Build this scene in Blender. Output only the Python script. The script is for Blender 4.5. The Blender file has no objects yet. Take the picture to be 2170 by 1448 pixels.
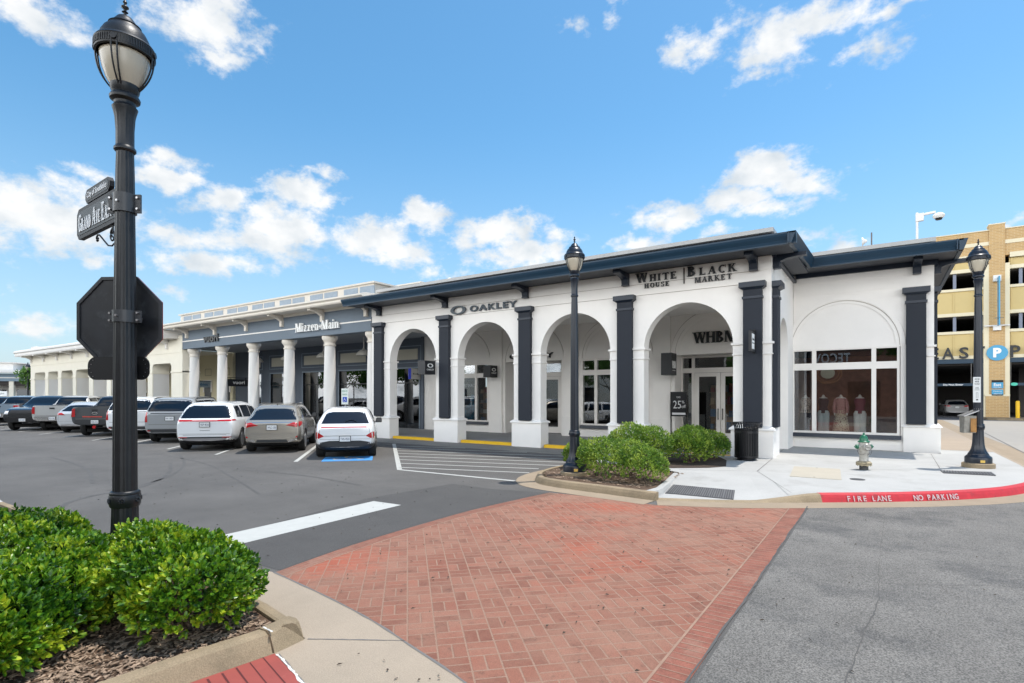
import bpy, bmesh, math, random
from math import sin, cos, pi, radians
from mathutils import Vector, Matrix
from mathutils.bvhtree import BVHTree
import numpy as np
random.seed(7)
S = bpy.context.scene
COL = S.collection
# ---------------------------------------------------------------- camera
TH = radians(34.14)
cam = bpy.data.cameras.new('camera'); cam_o = bpy.data.objects.new('camera', cam); COL.objects.link(cam_o)
cam.sensor_width = 36; cam.lens = 1155/2170*36; cam.shift_y = (840-724)/2170
cam.clip_start = .05; cam.clip_end = 1500
cam_o.location = (0, 0, 1.9); cam_o.rotation_euler = (radians(90), 0, TH)
S.camera = cam_o
# ---------------------------------------------------------------- sun direction (towards the sun), sky, exposure
SUN = Vector((.20, .225, 1)).normalized()
EL = math.asin(SUN.z); AZ = math.atan2(SUN.x, SUN.y)
sl = bpy.data.lights.new('sun', 'SUN'); sl.energy = 2.9; sl.angle = radians(.53); sl.color = (1, .955, .89)
so = bpy.data.objects.new('sun', sl); COL.objects.link(so)
so.rotation_euler = SUN.to_track_quat('Z', 'Y').to_euler(); so.location = (20, 30, 60)
S.view_settings.view_transform = 'Standard'; S.view_settings.look = 'None'; S.view_settings.exposure = .67; S.view_settings.gamma = 1
S.render.engine = 'CYCLES'; S.cycles.max_bounces = 8; S.cycles.diffuse_bounces = 4; S.cycles.glossy_bounces = 4
S.cycles.transparent_max_bounces = 12; S.cycles.transmission_bounces = 4; S.cycles.use_denoising = True
S.cycles.sample_clamp_indirect = 6; S.cycles.caustics_reflective = False; S.cycles.caustics_refractive = False

def build_world():
    w = bpy.data.worlds.new("World"); S.world = w; w.use_nodes = True
    nt = w.node_tree; nt.nodes.clear(); N = nt.nodes.new; L = nt.links.new
    out = N('ShaderNodeOutputWorld'); bg = N('ShaderNodeBackground')
    sky = N('ShaderNodeTexSky'); sky.sky_type = 'NISHITA'; sky.sun_disc = False
    sky.sun_elevation = EL; sky.sun_rotation = AZ; sky.altitude = 200; sky.air_density = 1.0; sky.dust_density = .6; sky.ozone_density = 2.2
    hs = N('ShaderNodeHueSaturation'); hs.inputs['Hue'].default_value = .486; hs.inputs['Saturation'].default_value = 1.22; hs.inputs['Value'].default_value = 1.0
    L(sky.outputs[0], hs.inputs['Color'])
    tc = N('ShaderNodeTexCoord')
    def vm(op, a, b=None):
        n = N('ShaderNodeVectorMath'); n.operation = op
        if isinstance(a, tuple): n.inputs[0].default_value = a
        else: L(a, n.inputs[0])
        if b is not None:
            if isinstance(b, tuple): n.inputs[1].default_value = b
            else: L(b, n.inputs[1])
        return n
    def mm(op, a, b=None, c=None, clamp=False):
        n = N('ShaderNodeMath'); n.operation = op; n.use_clamp = clamp
        for i, v in enumerate((a, b, c)):
            if v is None: continue
            if isinstance(v, (int, float)): n.inputs[i].default_value = v
            else: L(v, n.inputs[i])
        return n.outputs[0]
    d = vm('NORMALIZE', tc.outputs['Generated']).outputs[0]
    # broad warp so that the cloud outlines billow
    nz = N('ShaderNodeTexNoise'); nz.inputs['Scale'].default_value = 9; nz.inputs['Detail'].default_value = 6; nz.inputs['Roughness'].default_value = .62
    sq = vm('MULTIPLY', d, (1, 1, 1.5)).outputs[0]
    L(sq, nz.inputs['Vector'])
    wv = vm('SUBTRACT', nz.outputs['Color'], (.5, .5, .5)).outputs[0]
    wv = vm('MULTIPLY', wv, (.10, .10, .055)).outputs[0]
    dw = vm('ADD', d, wv).outputs[0]
    best = None
    # cumulus groups: azimuth (deg, from +Y towards +X), elevation, half-width, half-height, strength  -- all in sky directions
    for (az, el, ha, he, st) in CLOUDS:
        a, e_ = radians(az), radians(el)
        c = (sin(a)*cos(e_), cos(a)*cos(e_), sin(e_))
        n = vm('SUBTRACT', dw, c).outputs[0]
        n = vm('MULTIPLY', n, (1.10/radians(ha), 1.10/radians(ha), 1.12/radians(he))).outputs[0]
        ln = vm('LENGTH', n).outputs['Value']
        m = mm('MULTIPLY', mm('SUBTRACT', 1.0, ln), st)
        best = m if best is None else mm('MAXIMUM', best, m)
    best = mm('MAXIMUM', best, -1.0)
    fine = N('ShaderNodeTexNoise'); fine.inputs['Scale'].default_value = 26; fine.inputs['Detail'].default_value = 8; fine.inputs['Roughness'].default_value = .62
    L(sq, fine.inputs['Vector'])
    # unseen extra-bright cloud is added behind the camera to fill the shaded fronts
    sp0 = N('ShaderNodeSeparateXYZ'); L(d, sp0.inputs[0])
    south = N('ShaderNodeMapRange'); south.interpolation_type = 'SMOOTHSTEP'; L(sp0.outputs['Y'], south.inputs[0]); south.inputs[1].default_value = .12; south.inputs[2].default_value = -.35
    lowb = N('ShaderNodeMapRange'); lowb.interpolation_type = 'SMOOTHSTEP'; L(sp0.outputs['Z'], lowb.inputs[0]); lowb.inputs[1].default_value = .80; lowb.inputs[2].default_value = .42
    fill_bank = mm('MULTIPLY', south.outputs[0], lowb.outputs[0])
    best = mm('MAXIMUM', best, mm('MULTIPLY_ADD', fill_bank, 1.75, -1.05))
    dens = mm('ADD', best, mm('MULTIPLY', mm('SUBTRACT', fine.outputs['Fac'], .5), 2.0))
    mr = N('ShaderNodeMapRange'); mr.interpolation_type = 'SMOOTHSTEP'; L(dens, mr.inputs[0])
    mr.inputs[1].default_value = .06; mr.inputs[2].default_value = .80
    alpha = mm('MULTIPLY', mr.outputs[0], .97)
    # thin veil low over the roofs
    sep = N('ShaderNodeSeparateXYZ'); L(d, sep.inputs[0])
    low = N('ShaderNodeMapRange'); L(sep.outputs['Z'], low.inputs[0]); low.inputs[1].default_value = .46; low.inputs[2].default_value = .0
    veil = mm('MULTIPLY', mm('POWER', low.outputs[0], 1.7), .86)
    mv = N('ShaderNodeMix'); mv.data_type = 'RGBA'; L(veil, mv.inputs[0]); L(hs.outputs[0], mv.inputs[6]); mv.inputs[7].default_value = (2.5, 3.3, 3.9, 1)
    # cloud colour: bright tops, greyer in the thick lower parts
    sh = N('ShaderNodeTexNoise'); sh.inputs['Scale'].default_value = 14; sh.inputs['Detail'].default_value = 5
    L(vm('ADD', sq, (.0, .0, .035)).outputs[0], sh.inputs['Vector'])
    shade = N('ShaderNodeMapRange'); L(sh.outputs['Fac'], shade.inputs[0]); shade.inputs[1].default_value = .42; shade.inputs[2].default_value = .68
    mc = N('ShaderNodeMix'); mc.data_type = 'RGBA'; L(shade.outputs[0], mc.inputs[0]); mc.inputs[6].default_value = (5.0, 5.02, 5.0, 1); mc.inputs[7].default_value = (3.5, 3.8, 4.05, 1)
    gain = vm('SCALE', mc.outputs[2]); L(mm('MULTIPLY_ADD', fill_bank, 3.3, 1.0), gain.inputs['Scale'])
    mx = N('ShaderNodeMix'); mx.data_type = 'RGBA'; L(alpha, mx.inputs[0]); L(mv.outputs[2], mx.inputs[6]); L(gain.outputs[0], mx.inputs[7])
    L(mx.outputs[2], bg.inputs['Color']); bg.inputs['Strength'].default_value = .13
    L(bg.outputs[0], out.inputs[0])
CLOUDS = []
def sky_dir(az, el, ha, he, st=1.0): CLOUDS.append((az, el, ha, he, st))
sky_dir(-75.7, 28.0, 4.7, 2.0, 1.00)
sky_dir(-72.8, 27.8, 2.7, 1.8, 0.70)
sky_dir(-63.7, 31.1, 7.1, 2.8, 1.10)
sky_dir(-62.2, 28.8, 3.1, 1.3, 0.80)
sky_dir(-71.9, 17.7, 2.8, 1.1, 0.60)
sky_dir(-66.6, 19.7, 3.2, 1.3, 0.90)
sky_dir(-66.3, 18.5, 3.2, 1.7, 1.20)
sky_dir(-61.8, 17.5, 5.1, 2.0, 1.00)
sky_dir(-56.9, 16.0, 6.3, 3.2, 1.30)
sky_dir(-55.2, 19.2, 4.8, 2.1, 1.10)
sky_dir(-53.5, 21.2, 2.7, 0.9, 0.80)
sky_dir(-58.6, 14.6, 8.2, 2.5, 1.00)
sky_dir(-64.8, 14.2, 6.2, 2.0, 0.90)
sky_dir(-62.9, 12.0, 6.5, 2.1, 1.00)
sky_dir(-71.6, 11.5, 2.5, 1.1, 0.70)
sky_dir(-66.6, 9.1, 2.1, 1.2, 0.60)
sky_dir(-75.2, 5.6, 3.4, 1.5, 0.70)
sky_dir(-76.3, 8.4, 1.6, 0.9, 0.40)
sky_dir(-43.0, 17.8, 3.6, 2.2, 1.20)
sky_dir(-48.0, 15.5, 5.6, 2.7, 1.20)
sky_dir(-45.6, 14.3, 6.2, 2.1, 1.00)
sky_dir(-35.4, 16.9, 6.0, 2.5, 1.30)
sky_dir(-33.4, 14.6, 7.9, 2.3, 1.10)
sky_dir(-38.3, 15.7, 3.5, 1.8, 0.90)
sky_dir(-29.4, 16.4, 3.0, 1.8, 0.70)
sky_dir(-9.3, 20.7, 4.5, 2.8, 1.40)
sky_dir(-11.8, 18.6, 5.1, 2.1, 1.30)
sky_dir(-6.1, 19.0, 5.0, 2.0, 1.10)
sky_dir(-17.5, 17.7, 5.5, 1.6, 1.10)
sky_dir(-21.2, 15.3, 3.8, 1.6, 1.00)
sky_dir(-13.1, 15.8, 3.0, 1.1, 0.80)
sky_dir(-8.1, 17.3, 6.4, 1.2, 0.80)
sky_dir(-6.1, 14.2, 2.3, 1.2, 0.70)
sky_dir(-16.2, 31.2, 3.6, 1.7, 0.80)
sky_dir(-12.6, 32.1, 2.6, 2.0, 0.50)
sky_dir(-8.5, 29.7, 4.8, 2.7, 1.00)
sky_dir(-5.3, 30.9, 6.9, 2.2, 1.10)
sky_dir(-10.1, 28.3, 3.3, 1.4, 0.80)
sky_dir(-0.3, 28.0, 3.8, 1.9, 0.70)
sky_dir(-0.3, 30.5, 4.8, 0.9, 0.80)
sky_dir(-28.0, 34.0, 2.0, 1.4, 0.60)
sky_dir(-24.1, 34.6, 1.4, 1.3, 0.45)
sky_dir(-2.4, 13.1, 3.2, 1.4, 0.70)
sky_dir(8.3, 13.3, 1.6, 0.9, 0.80)
sky_dir(-41.3, 12.4, 5.9, 1.2, 0.50)
for a_, e_ in ((60,22),(110,30),(150,18),(200,25),(240,35),(285,14),(20,60),(180,55),(95,12),(320,62)): sky_dir(a_, e_, 12, 4, 1.1)
build_world()
# ---------------------------------------------------------------- materials
def newmat(name):
    m = bpy.data.materials.new(name); m.use_nodes = True
    nt = m.node_tree; b = nt.nodes['Principled BSDF']; return m, nt, b
MATS = {}
def mat(name, col, rough=.6, metal=0.0, var=0.0, vscale=2.0, bump=0.0, bscale=80, spec=.5, coat=0.0, dirt=None, speck=0, spscale=300, detail=6):
    if name in MATS: return MATS[name]
    m, nt, b = newmat(name); N = nt.nodes.new; L = nt.links.new
    b.inputs['Base Color'].default_value = (*col, 1); b.inputs['Roughness'].default_value = rough
    b.inputs['Metallic'].default_value = metal; b.inputs['Specular IOR Level'].default_value = spec
    if coat: b.inputs['Coat Weight'].default_value = coat; b.inputs['Coat Roughness'].default_value = .03
    tc = N('ShaderNodeTexCoord').outputs['Object']
    src = None
    if var:
        n = N('ShaderNodeTexNoise'); n.inputs['Scale'].default_value = vscale; n.inputs['Detail'].default_value = detail; n.inputs['Roughness'].default_value = .65
        L(tc, n.inputs['Vector'])
        r = N('ShaderNodeMapRange'); L(n.outputs['Fac'], r.inputs[0]); r.inputs[1].default_value = .3; r.inputs[2].default_value = .7; r.inputs[3].default_value = 1-var; r.inputs[4].default_value = 1+var
        mx = N('ShaderNodeMix'); mx.data_type = 'RGBA'; mx.blend_type = 'MULTIPLY'; mx.inputs[0].default_value = 1
        mx.inputs[6].default_value = (*col, 1); L(r.outputs[0], mx.inputs[7]); src = mx.outputs[2]
    if dirt:
        n = N('ShaderNodeTexNoise'); n.inputs['Scale'].default_value = dirt[1]; n.inputs['Detail'].default_value = 9; n.inputs['Roughness'].default_value = .7
        L(tc, n.inputs['Vector'])
        r = N('ShaderNodeMapRange'); L(n.outputs['Fac'], r.inputs[0]); r.inputs[1].default_value = dirt[2]; r.inputs[2].default_value = dirt[2]+.16; r.inputs[4].default_value = dirt[3]
        mx = N('ShaderNodeMix'); mx.data_type = 'RGBA'; L(r.outputs[0], mx.inputs[0])
        if src: L(src, mx.inputs[6])
        else: mx.inputs[6].default_value = (*col, 1)
        mx.inputs[7].default_value = (*dirt[0], 1); src = mx.outputs[2]
    if speck:
        n = N('ShaderNodeTexNoise'); n.inputs['Scale'].default_value = spscale; n.inputs['Detail'].default_value = 2
        L(tc, n.inputs['Vector'])
        r = N('ShaderNodeMapRange'); L(n.outputs['Fac'], r.inputs[0]); r.inputs[1].default_value = .35; r.inputs[2].default_value = .65; r.inputs[3].default_value = 1-speck; r.inputs[4].default_value = 1+speck
        mx = N('ShaderNodeMix'); mx.data_type = 'RGBA'; mx.blend_type = 'MULTIPLY'; mx.inputs[0].default_value = 1
        if src: L(src, mx.inputs[6])
        else: mx.inputs[6].default_value = (*col, 1)
        L(r.outputs[0], mx.inputs[7]); src = mx.outputs[2]
    if src: L(src, b.inputs['Base Color'])
    if bump:
        n = N('ShaderNodeTexNoise'); n.inputs['Scale'].default_value = bscale; n.inputs['Detail'].default_value = 4
        L(tc, n.inputs['Vector']); bp = N('ShaderNodeBump'); bp.inputs['Strength'].default_value = bump; bp.inputs['Distance'].default_value = .01
        L(n.outputs['Fac'], bp.inputs['Height']); L(bp.outputs[0], b.inputs['Normal'])
    MATS[name] = m; return m
def glassmat(name, tint=(.55, .6, .6), refl=1.6, base=.04):
    if name in MATS: return MATS[name]
    m, nt, b = newmat(name); nt.nodes.remove(b); N = nt.nodes.new; L = nt.links.new
    o = [n for n in nt.nodes if n.type == 'OUTPUT_MATERIAL'][0]
    tr = N('ShaderNodeBsdfTransparent'); tr.inputs[0].default_value = (*tint, 1)
    gl = N('ShaderNodeBsdfGlossy'); gl.inputs['Roughness'].default_value = 0.0; gl.inputs['Color'].default_value = (.95, .97, 1, 1)
    fr = N('ShaderNodeFresnel'); fr.inputs[0].default_value = 1.5
    mu = N('ShaderNodeMath'); mu.operation = 'MULTIPLY_ADD'; mu.use_clamp = True; L(fr.outputs[0], mu.inputs[0]); mu.inputs[1].default_value = refl; mu.inputs[2].default_value = base
    tc = N('ShaderNodeTexCoord'); nz = N('ShaderNodeTexNoise'); nz.inputs['Scale'].default_value = .9; L(tc.outputs['Object'], nz.inputs['Vector'])
    bp = N('ShaderNodeBump'); bp.inputs['Strength'].default_value = .006; bp.inputs['Distance'].default_value = .05; L(nz.outputs['Fac'], bp.inputs['Height']); L(bp.outputs[0], gl.inputs['Normal'])
    mx = N('ShaderNodeMixShader'); L(mu.outputs[0], mx.inputs[0]); L(tr.outputs[0], mx.inputs[1]); L(gl.outputs[0], mx.inputs[2]); L(mx.outputs[0], o.inputs[0])
    MATS[name] = m; return m
M = {}
def setup_mats():
    M['white'] = mat('stucco_white', (.83, .80, .76), .85, bump=.3, bscale=150, var=.04, vscale=.7, dirt=((.70, .665, .61), .9, .60, .45))
    M['navy'] = mat('navy_paint', (.007, .014, .028), .42, bump=.12, bscale=150, var=.1, vscale=3)
    M['navy2'] = mat('navy_metal', (.006, .030, .058), .42, var=.08, vscale=1.2, spec=.4)
    M['slate'] = mat('navy_render', (.013, .017, .026), .75, bump=.25, bscale=170, var=.06, vscale=2)
    M['soffit'] = mat('soffit_paint', (.035, .040, .050), .6, var=.08, vscale=3)
    M['roofmetal'] = mat('roof_metal', (.33, .325, .315), .45, .2, var=.05, vscale=4)
    M['frame'] = mat('frame_white', (.78, .745, .70), .5)
    M['grey'] = mat('grey_render', (.155, .190, .228), .85, bump=.25, bscale=170, var=.04, vscale=1.1)
    M['greyd'] = mat('grey_paint', (.095, .115, .145), .7, bump=.2, bscale=170, var=.05, vscale=1.1)
    M['cream'] = mat('cream_render', (.79, .74, .62), .85, bump=.2, bscale=170, var=.03, vscale=1)
    M['cream2'] = mat('cream_trim', (.72, .66, .575), .7, var=.03, vscale=2)
    M['colwhite'] = mat('column_white', (.74, .715, .68), .75, bump=.15, bscale=150, var=.02)
    M['panel'] = mat('panel_beige', (.50, .47, .38), .6)
    M['louver'] = mat('louvre_grey', (.22, .27, .32), .6, var=.1, vscale=6)
    M['asphalt'] = mat('asphalt_lot', (.098, .092, .085), .85, var=.24, vscale=.4, speck=.34, spscale=110, bump=.5, bscale=120, detail=9, dirt=((.068, .065, .062), .35, .54, .7))
    M['asphalt2'] = mat('asphalt_street', (.150, .140, .126), .9, var=.2, vscale=.8, speck=.5, spscale=85, bump=.9, bscale=75, detail=9, dirt=((.070, .068, .066), .75, .50, .8))
    M['concrete'] = mat('concrete_walk', (.40, .392, .372), .85, var=.07, vscale=.9, speck=.05, spscale=60, bump=.15, bscale=90, dirt=((.31, .298, .275), 1.1, .53, .7))
    M['tan'] = mat('concrete_tan', (.29, .225, .155), .88, var=.09, vscale=1.3, speck=.12, spscale=140, bump=.25, bscale=120, dirt=((.24, .19, .13), 1.6, .54, .7))
    M['tan2'] = mat('concrete_tan_walk', (.33, .265, .20), .88, var=.06, vscale=1.0, speck=.06, spscale=100, bump=.2, bscale=120)
    M['kerb'] = mat('kerb_concrete', (.28, .215, .135), .88, var=.16, vscale=2.4, speck=.14, spscale=120, bump=.35, bscale=110, dirt=((.19, .15, .095), 2.2, .52, .7))
    M['pangrey'] = mat('gutter_grey', (.20, .188, .17), .88, var=.12, vscale=2, speck=.12, spscale=120, bump=.2)
    M['floor'] = mat('arcade_floor', (.27, .27, .27), .8, var=.06, vscale=1.5, bump=.1)
    M['joint'] = mat('joint_dark', (.16, .15, .14), .9)
    M['paint'] = mat('road_paint_white', (.45, .45, .42), .7, var=.05, vscale=5, dirt=((.35, .34, .33), 6, .60, .75))
    M['red'] = mat('kerb_red', (.46, .018, .028), .65, var=.14, vscale=5, dirt=((.20, .03, .03), 7, .55, .8))
    M['yellow'] = mat('yellow_paint', (.80, .47, .01), .6, var=.06, vscale=5)
    M['blue'] = mat('blue_paint', (.06, .27, .62), .65, var=.1, vscale=5)
    M['redpad'] = mat('tactile_red', (.30, .062, .048), .7, var=.1, vscale=3, dirt=((.36, .12, .09), 5, .58, .6))
    M['darkpad'] = mat('grate_dark', (.055, .055, .058), .6)
    M['lampmetal'] = mat('lamp_metal', (.010, .011, .013), .42, .0, var=.35, vscale=9, spec=.42, bump=.08, bscale=60)
    M['lampnavy'] = mat('lamp_metal_blue', (.006, .010, .019), .33, .0, var=.15, vscale=7, spec=.5)
    M['frost'] = mat('frosted_globe', (.46, .41, .32), .25, var=.05, vscale=5)
    M['black'] = mat('black_matt', (.008, .008, .009), .7)
    M['blackg'] = mat('black_gloss', (.007, .007, .009), .3, spec=.4)
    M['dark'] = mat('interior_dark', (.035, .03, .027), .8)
    M['brown'] = mat('interior_brown', (.22, .10, .06), .8, var=.3, vscale=3)
    M['letter'] = mat('letter_dark', (.006, .008, .010), .45)
    M['letterw'] = mat('letter_white', (.82, .82, .80), .5)
    M['letterteal'] = mat('letter_slate', (.014, .032, .048), .4)
    M['steel'] = mat('steel', (.45, .45, .46), .3, .9)
    M['gold'] = mat('brass', (.55, .38, .10), .35, .8)
    M['mulch'] = mat('mulch', (.10, .060, .036), .95, var=.5, vscale=14, bump=1, bscale=60)
    M['soil'] = mat('soil_dark', (.05, .033, .022), .95, var=.5, vscale=20, bump=1, bscale=50)
    M['glass'] = glassmat('shop_glass', (.93, .94, .94), 1.2, .04)
    M['glassd'] = glassmat('shop_glass_dark', (.30, .32, .33), 1.6, .05)
    M['garage'] = mat('garage_yellow', (.56, .43, .19), .7, var=.03, vscale=1)
    M['garagetrim'] = mat('garage_trim', (.70, .62, .44), .7, var=.03)
    M['plastic'] = mat('car_plastic', (.02, .021, .023), .6)
    M['tyre'] = mat('tyre', (.012, .012, .012), .85)
    M['rim'] = mat('alloy', (.35, .35, .36), .3, .8)
    M['well'] = mat('wheel_well', (.004, .004, .004), .9)
    M['carglass'] = mat('car_glass', (.003, .005, .009), .04, spec=.75)
    M['redlens'] = mat('lens_red', (.42, .008, .012), .12, spec=.8)
    M['whitelens'] = mat('lens_white', (.7, .7, .7), .12)
    M['chrome'] = mat('chrome', (.72, .72, .72), .12, 1)
    M['plate'] = mat('licence_plate', (.75, .75, .73), .5)
    M['bark'] = mat('bark', (.12, .085, .06), .9, var=.3, vscale=8, bump=.6, bscale=40)
def leafmat(name, c1, c2, c3, rough=.32, trans=.25):
    m, nt, b = newmat(name); N = nt.nodes.new; L = nt.links.new
    tc = N('ShaderNodeTexCoord')
    n = N('ShaderNodeTexNoise'); n.inputs['Scale'].default_value = 3.2; n.inputs['Detail'].default_value = 3; L(tc.outputs['Object'], n.inputs['Vector'])
    n2 = N('ShaderNodeTexNoise'); n2.inputs['Scale'].default_value = 28; n2.inputs['Detail'].default_value = 1; L(tc.outputs['Object'], n2.inputs['Vector'])
    ad = N('ShaderNodeMath'); ad.operation = 'MULTIPLY_ADD'; L(n2.outputs['Fac'], ad.inputs[0]); ad.inputs[1].default_value = .9; ad.inputs[2].default_value = -.45
    a2 = N('ShaderNodeMath'); a2.operation = 'ADD'; L(ad.outputs[0], a2.inputs[0]); L(n.outputs['Fac'], a2.inputs[1])
    cr = N('ShaderNodeValToRGB'); L(a2.outputs[0], cr.inputs[0])
    cr.color_ramp.elements[0].position = .30; cr.color_ramp.elements[0].color = (*c1, 1)
    cr.color_ramp.elements[1].position = .74; cr.color_ramp.elements[1].color = (*c3, 1)
    e = cr.color_ramp.elements.new(.52); e.color = (*c2, 1)
    L(cr.outputs[0], b.inputs['Base Color']); b.inputs['Roughness'].default_value = rough; b.inputs['Specular IOR Level'].default_value = .55
    o = [x for x in nt.nodes if x.type == 'OUTPUT_MATERIAL'][0]
    tl = N('ShaderNodeBsdfTranslucent'); L(cr.outputs[0], tl.inputs[0]); mx = N('ShaderNodeMixShader'); mx.inputs[0].default_value = trans
    L(b.outputs[0], mx.inputs[1]); L(tl.outputs[0], mx.inputs[2]); L(mx.outputs[0], o.inputs[0]); MATS[name] = m; return m
def brickmat(name, angle, size, c1, c2, c3, mortar, weave=True, joint=.042, wash=(.29, .165, .112), washamt=.58):
    """basket-weave or running-bond bricks in object space"""
    m, nt, b = newmat(name); N = nt.nodes.new; L = nt.links.new
    def mm(op, a, b_=None, c=None):
        n = N('ShaderNodeMath'); n.operation = op
        for i, v in enumerate((a, b_, c)):
            if v is None: continue
            if isinstance(v, (int, float)): n.inputs[i].default_value = v
            else: L(v, n.inputs[i])
        return n.outputs[0]
    tc = N('ShaderNodeTexCoord'); mp = N('ShaderNodeMapping'); mp.inputs['Rotation'].default_value = (0, 0, angle); mp.inputs['Scale'].default_value = (1/size, 1/size, 1/size)
    L(tc.outputs['Object'], mp.inputs[0]); sp = N('ShaderNodeSeparateXYZ'); L(mp.outputs[0], sp.inputs[0])
    u, v = sp.outputs[0], sp.outputs[1]
    fu, fv = mm('FLOOR', u), mm('FLOOR', v); ru, rv = mm('FRACT', u), mm('FRACT', v)
    par = mm('MODULO', mm('ABSOLUTE', mm('ADD', fu, fv)), 2.0)
    # cell-edge distance
    du = mm('MINIMUM', ru, mm('SUBTRACT', 1, ru)); dv = mm('MINIMUM', rv, mm('SUBTRACT', 1, rv))
    su, sv = mm('ABSOLUTE', mm('SUBTRACT', ru, .5)), mm('ABSOLUTE', mm('SUBTRACT', rv, .5))
    mid = mm('ADD', mm('MULTIPLY', par, su), mm('MULTIPLY', mm('SUBTRACT', 1, par), sv))
    dist = mm('MINIMUM', mm('MINIMUM', du, dv), mid)
    hu = mm('GREATER_THAN', ru, .5); hv = mm('GREATER_THAN', rv, .5)
    half = mm('ADD', mm('MULTIPLY', par, hu), mm('MULTIPLY', mm('SUBTRACT', 1, par), hv))
    cb = N('ShaderNodeCombineXYZ'); L(fu, cb.inputs[0]); L(fv, cb.inputs[1]); L(half, cb.inputs[2])
    wn = N('ShaderNodeTexWhiteNoise'); L(cb.outputs[0], wn.inputs[0])
    ns = N('ShaderNodeTexNoise'); ns.inputs['Scale'].default_value = 40; ns.inputs['Detail'].default_value = 4; L(tc.outputs['Object'], ns.inputs[0])
    wobble = mm('MULTIPLY', mm('SUBTRACT', ns.outputs['Fac'], .5), .05)
    mr = N('ShaderNodeMapRange'); L(mm('ADD', dist, wobble), mr.inputs[0]); mr.inputs[1].default_value = joint*.45; mr.inputs[2].default_value = joint
    cr = N('ShaderNodeValToRGB'); L(wn.outputs[0], cr.inputs[0]); cr.color_ramp.elements[0].color = (*c1, 1); cr.color_ramp.elements[1].color = (*c3, 1); e = cr.color_ramp.elements.new(.5); e.color = (*c2, 1)
    # worn, faded patches
    nb = N('ShaderNodeTexNoise'); nb.inputs['Scale'].default_value = .9; nb.inputs['Detail'].default_value = 9; nb.inputs['Roughness'].default_value = .7; L(tc.outputs['Object'], nb.inputs[0])
    r2 = N('ShaderNodeMapRange'); L(nb.outputs['Fac'], r2.inputs[0]); r2.inputs[1].default_value = .36; r2.inputs[2].default_value = .60; r2.inputs[4].default_value = washamt
    m1 = N('ShaderNodeMix'); m1.data_type = 'RGBA'; L(r2.outputs[0], m1.inputs[0]); L(cr.outputs[0], m1.inputs[6]); m1.inputs[7].default_value = (*wash, 1)
    nfr = N('ShaderNodeTexNoise'); nfr.inputs['Scale'].default_value = .42; nfr.inputs['Detail'].default_value = 7; nfr.inputs['Roughness'].default_value = .65; L(tc.outputs['Object'], nfr.inputs[0])
    rfr = N('ShaderNodeMapRange'); L(nfr.outputs['Fac'], rfr.inputs[0]); rfr.inputs[1].default_value = .53; rfr.inputs[2].default_value = .66; rfr.inputs[4].default_value = .7
    m1f = N('ShaderNodeMix'); m1f.data_type = 'RGBA'; L(rfr.outputs[0], m1f.inputs[0]); L(m1.outputs[2], m1f.inputs[6]); m1f.inputs[7].default_value = (.36, .082, .040, 1); m1 = m1f
    ndk = N('ShaderNodeTexNoise'); ndk.inputs['Scale'].default_value = 5.5; ndk.inputs['Detail'].default_value = 10; ndk.inputs['Roughness'].default_value = .8; L(tc.outputs['Object'], ndk.inputs[0])
    r3 = N('ShaderNodeMapRange'); L(ndk.outputs['Fac'], r3.inputs[0]); r3.inputs[1].default_value = .54; r3.inputs[2].default_value = .70; r3.inputs[4].default_value = .75
    m1b = N('ShaderNodeMix'); m1b.data_type = 'RGBA'; L(r3.outputs[0], m1b.inputs[0]); L(m1.outputs[2], m1b.inputs[6]); m1b.inputs[7].default_value = (c1[0]*.45, c1[1]*.7, c1[2]*.8, 1)
    m2 = N('ShaderNodeMix'); m2.data_type = 'RGBA'; L(mm('MAXIMUM', mr.outputs[0], mm('MULTIPLY', r2.outputs[0], .75)), m2.inputs[0]); m2.inputs[6].default_value = (*mortar, 1); L(m1b.outputs[2], m2.inputs[7])
    nf = N('ShaderNodeTexNoise'); nf.inputs['Scale'].default_value = 150; nf.inputs['Detail'].default_value = 2; L(tc.outputs['Object'], nf.inputs[0])
    m3 = N('ShaderNodeMix'); m3.data_type = 'RGBA'; m3.blend_type = 'MULTIPLY'; m3.inputs[0].default_value = 1; L(m2.outputs[2], m3.inputs[6])
    r4 = N('ShaderNodeMapRange'); L(nf.outputs['Fac'], r4.inputs[0]); r4.inputs[1].default_value = .3; r4.inputs[2].default_value = .7; r4.inputs[3].default_value = .82; r4.inputs[4].default_value = 1.18; L(r4.outputs[0], m3.inputs[7])
    L(m3.outputs[2], b.inputs['Base Color']); b.inputs['Roughness'].default_value = .85
    bp = N('ShaderNodeBump'); bp.inputs['Strength'].default_value = .5; bp.inputs['Distance'].default_value = .01
    L(mm('ADD', mr.outputs[0], mm('MULTIPLY', nf.outputs['Fac'], .5)), bp.inputs['Height']); L(bp.outputs[0], b.inputs['Normal'])
    MATS[name] = m; return m
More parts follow.
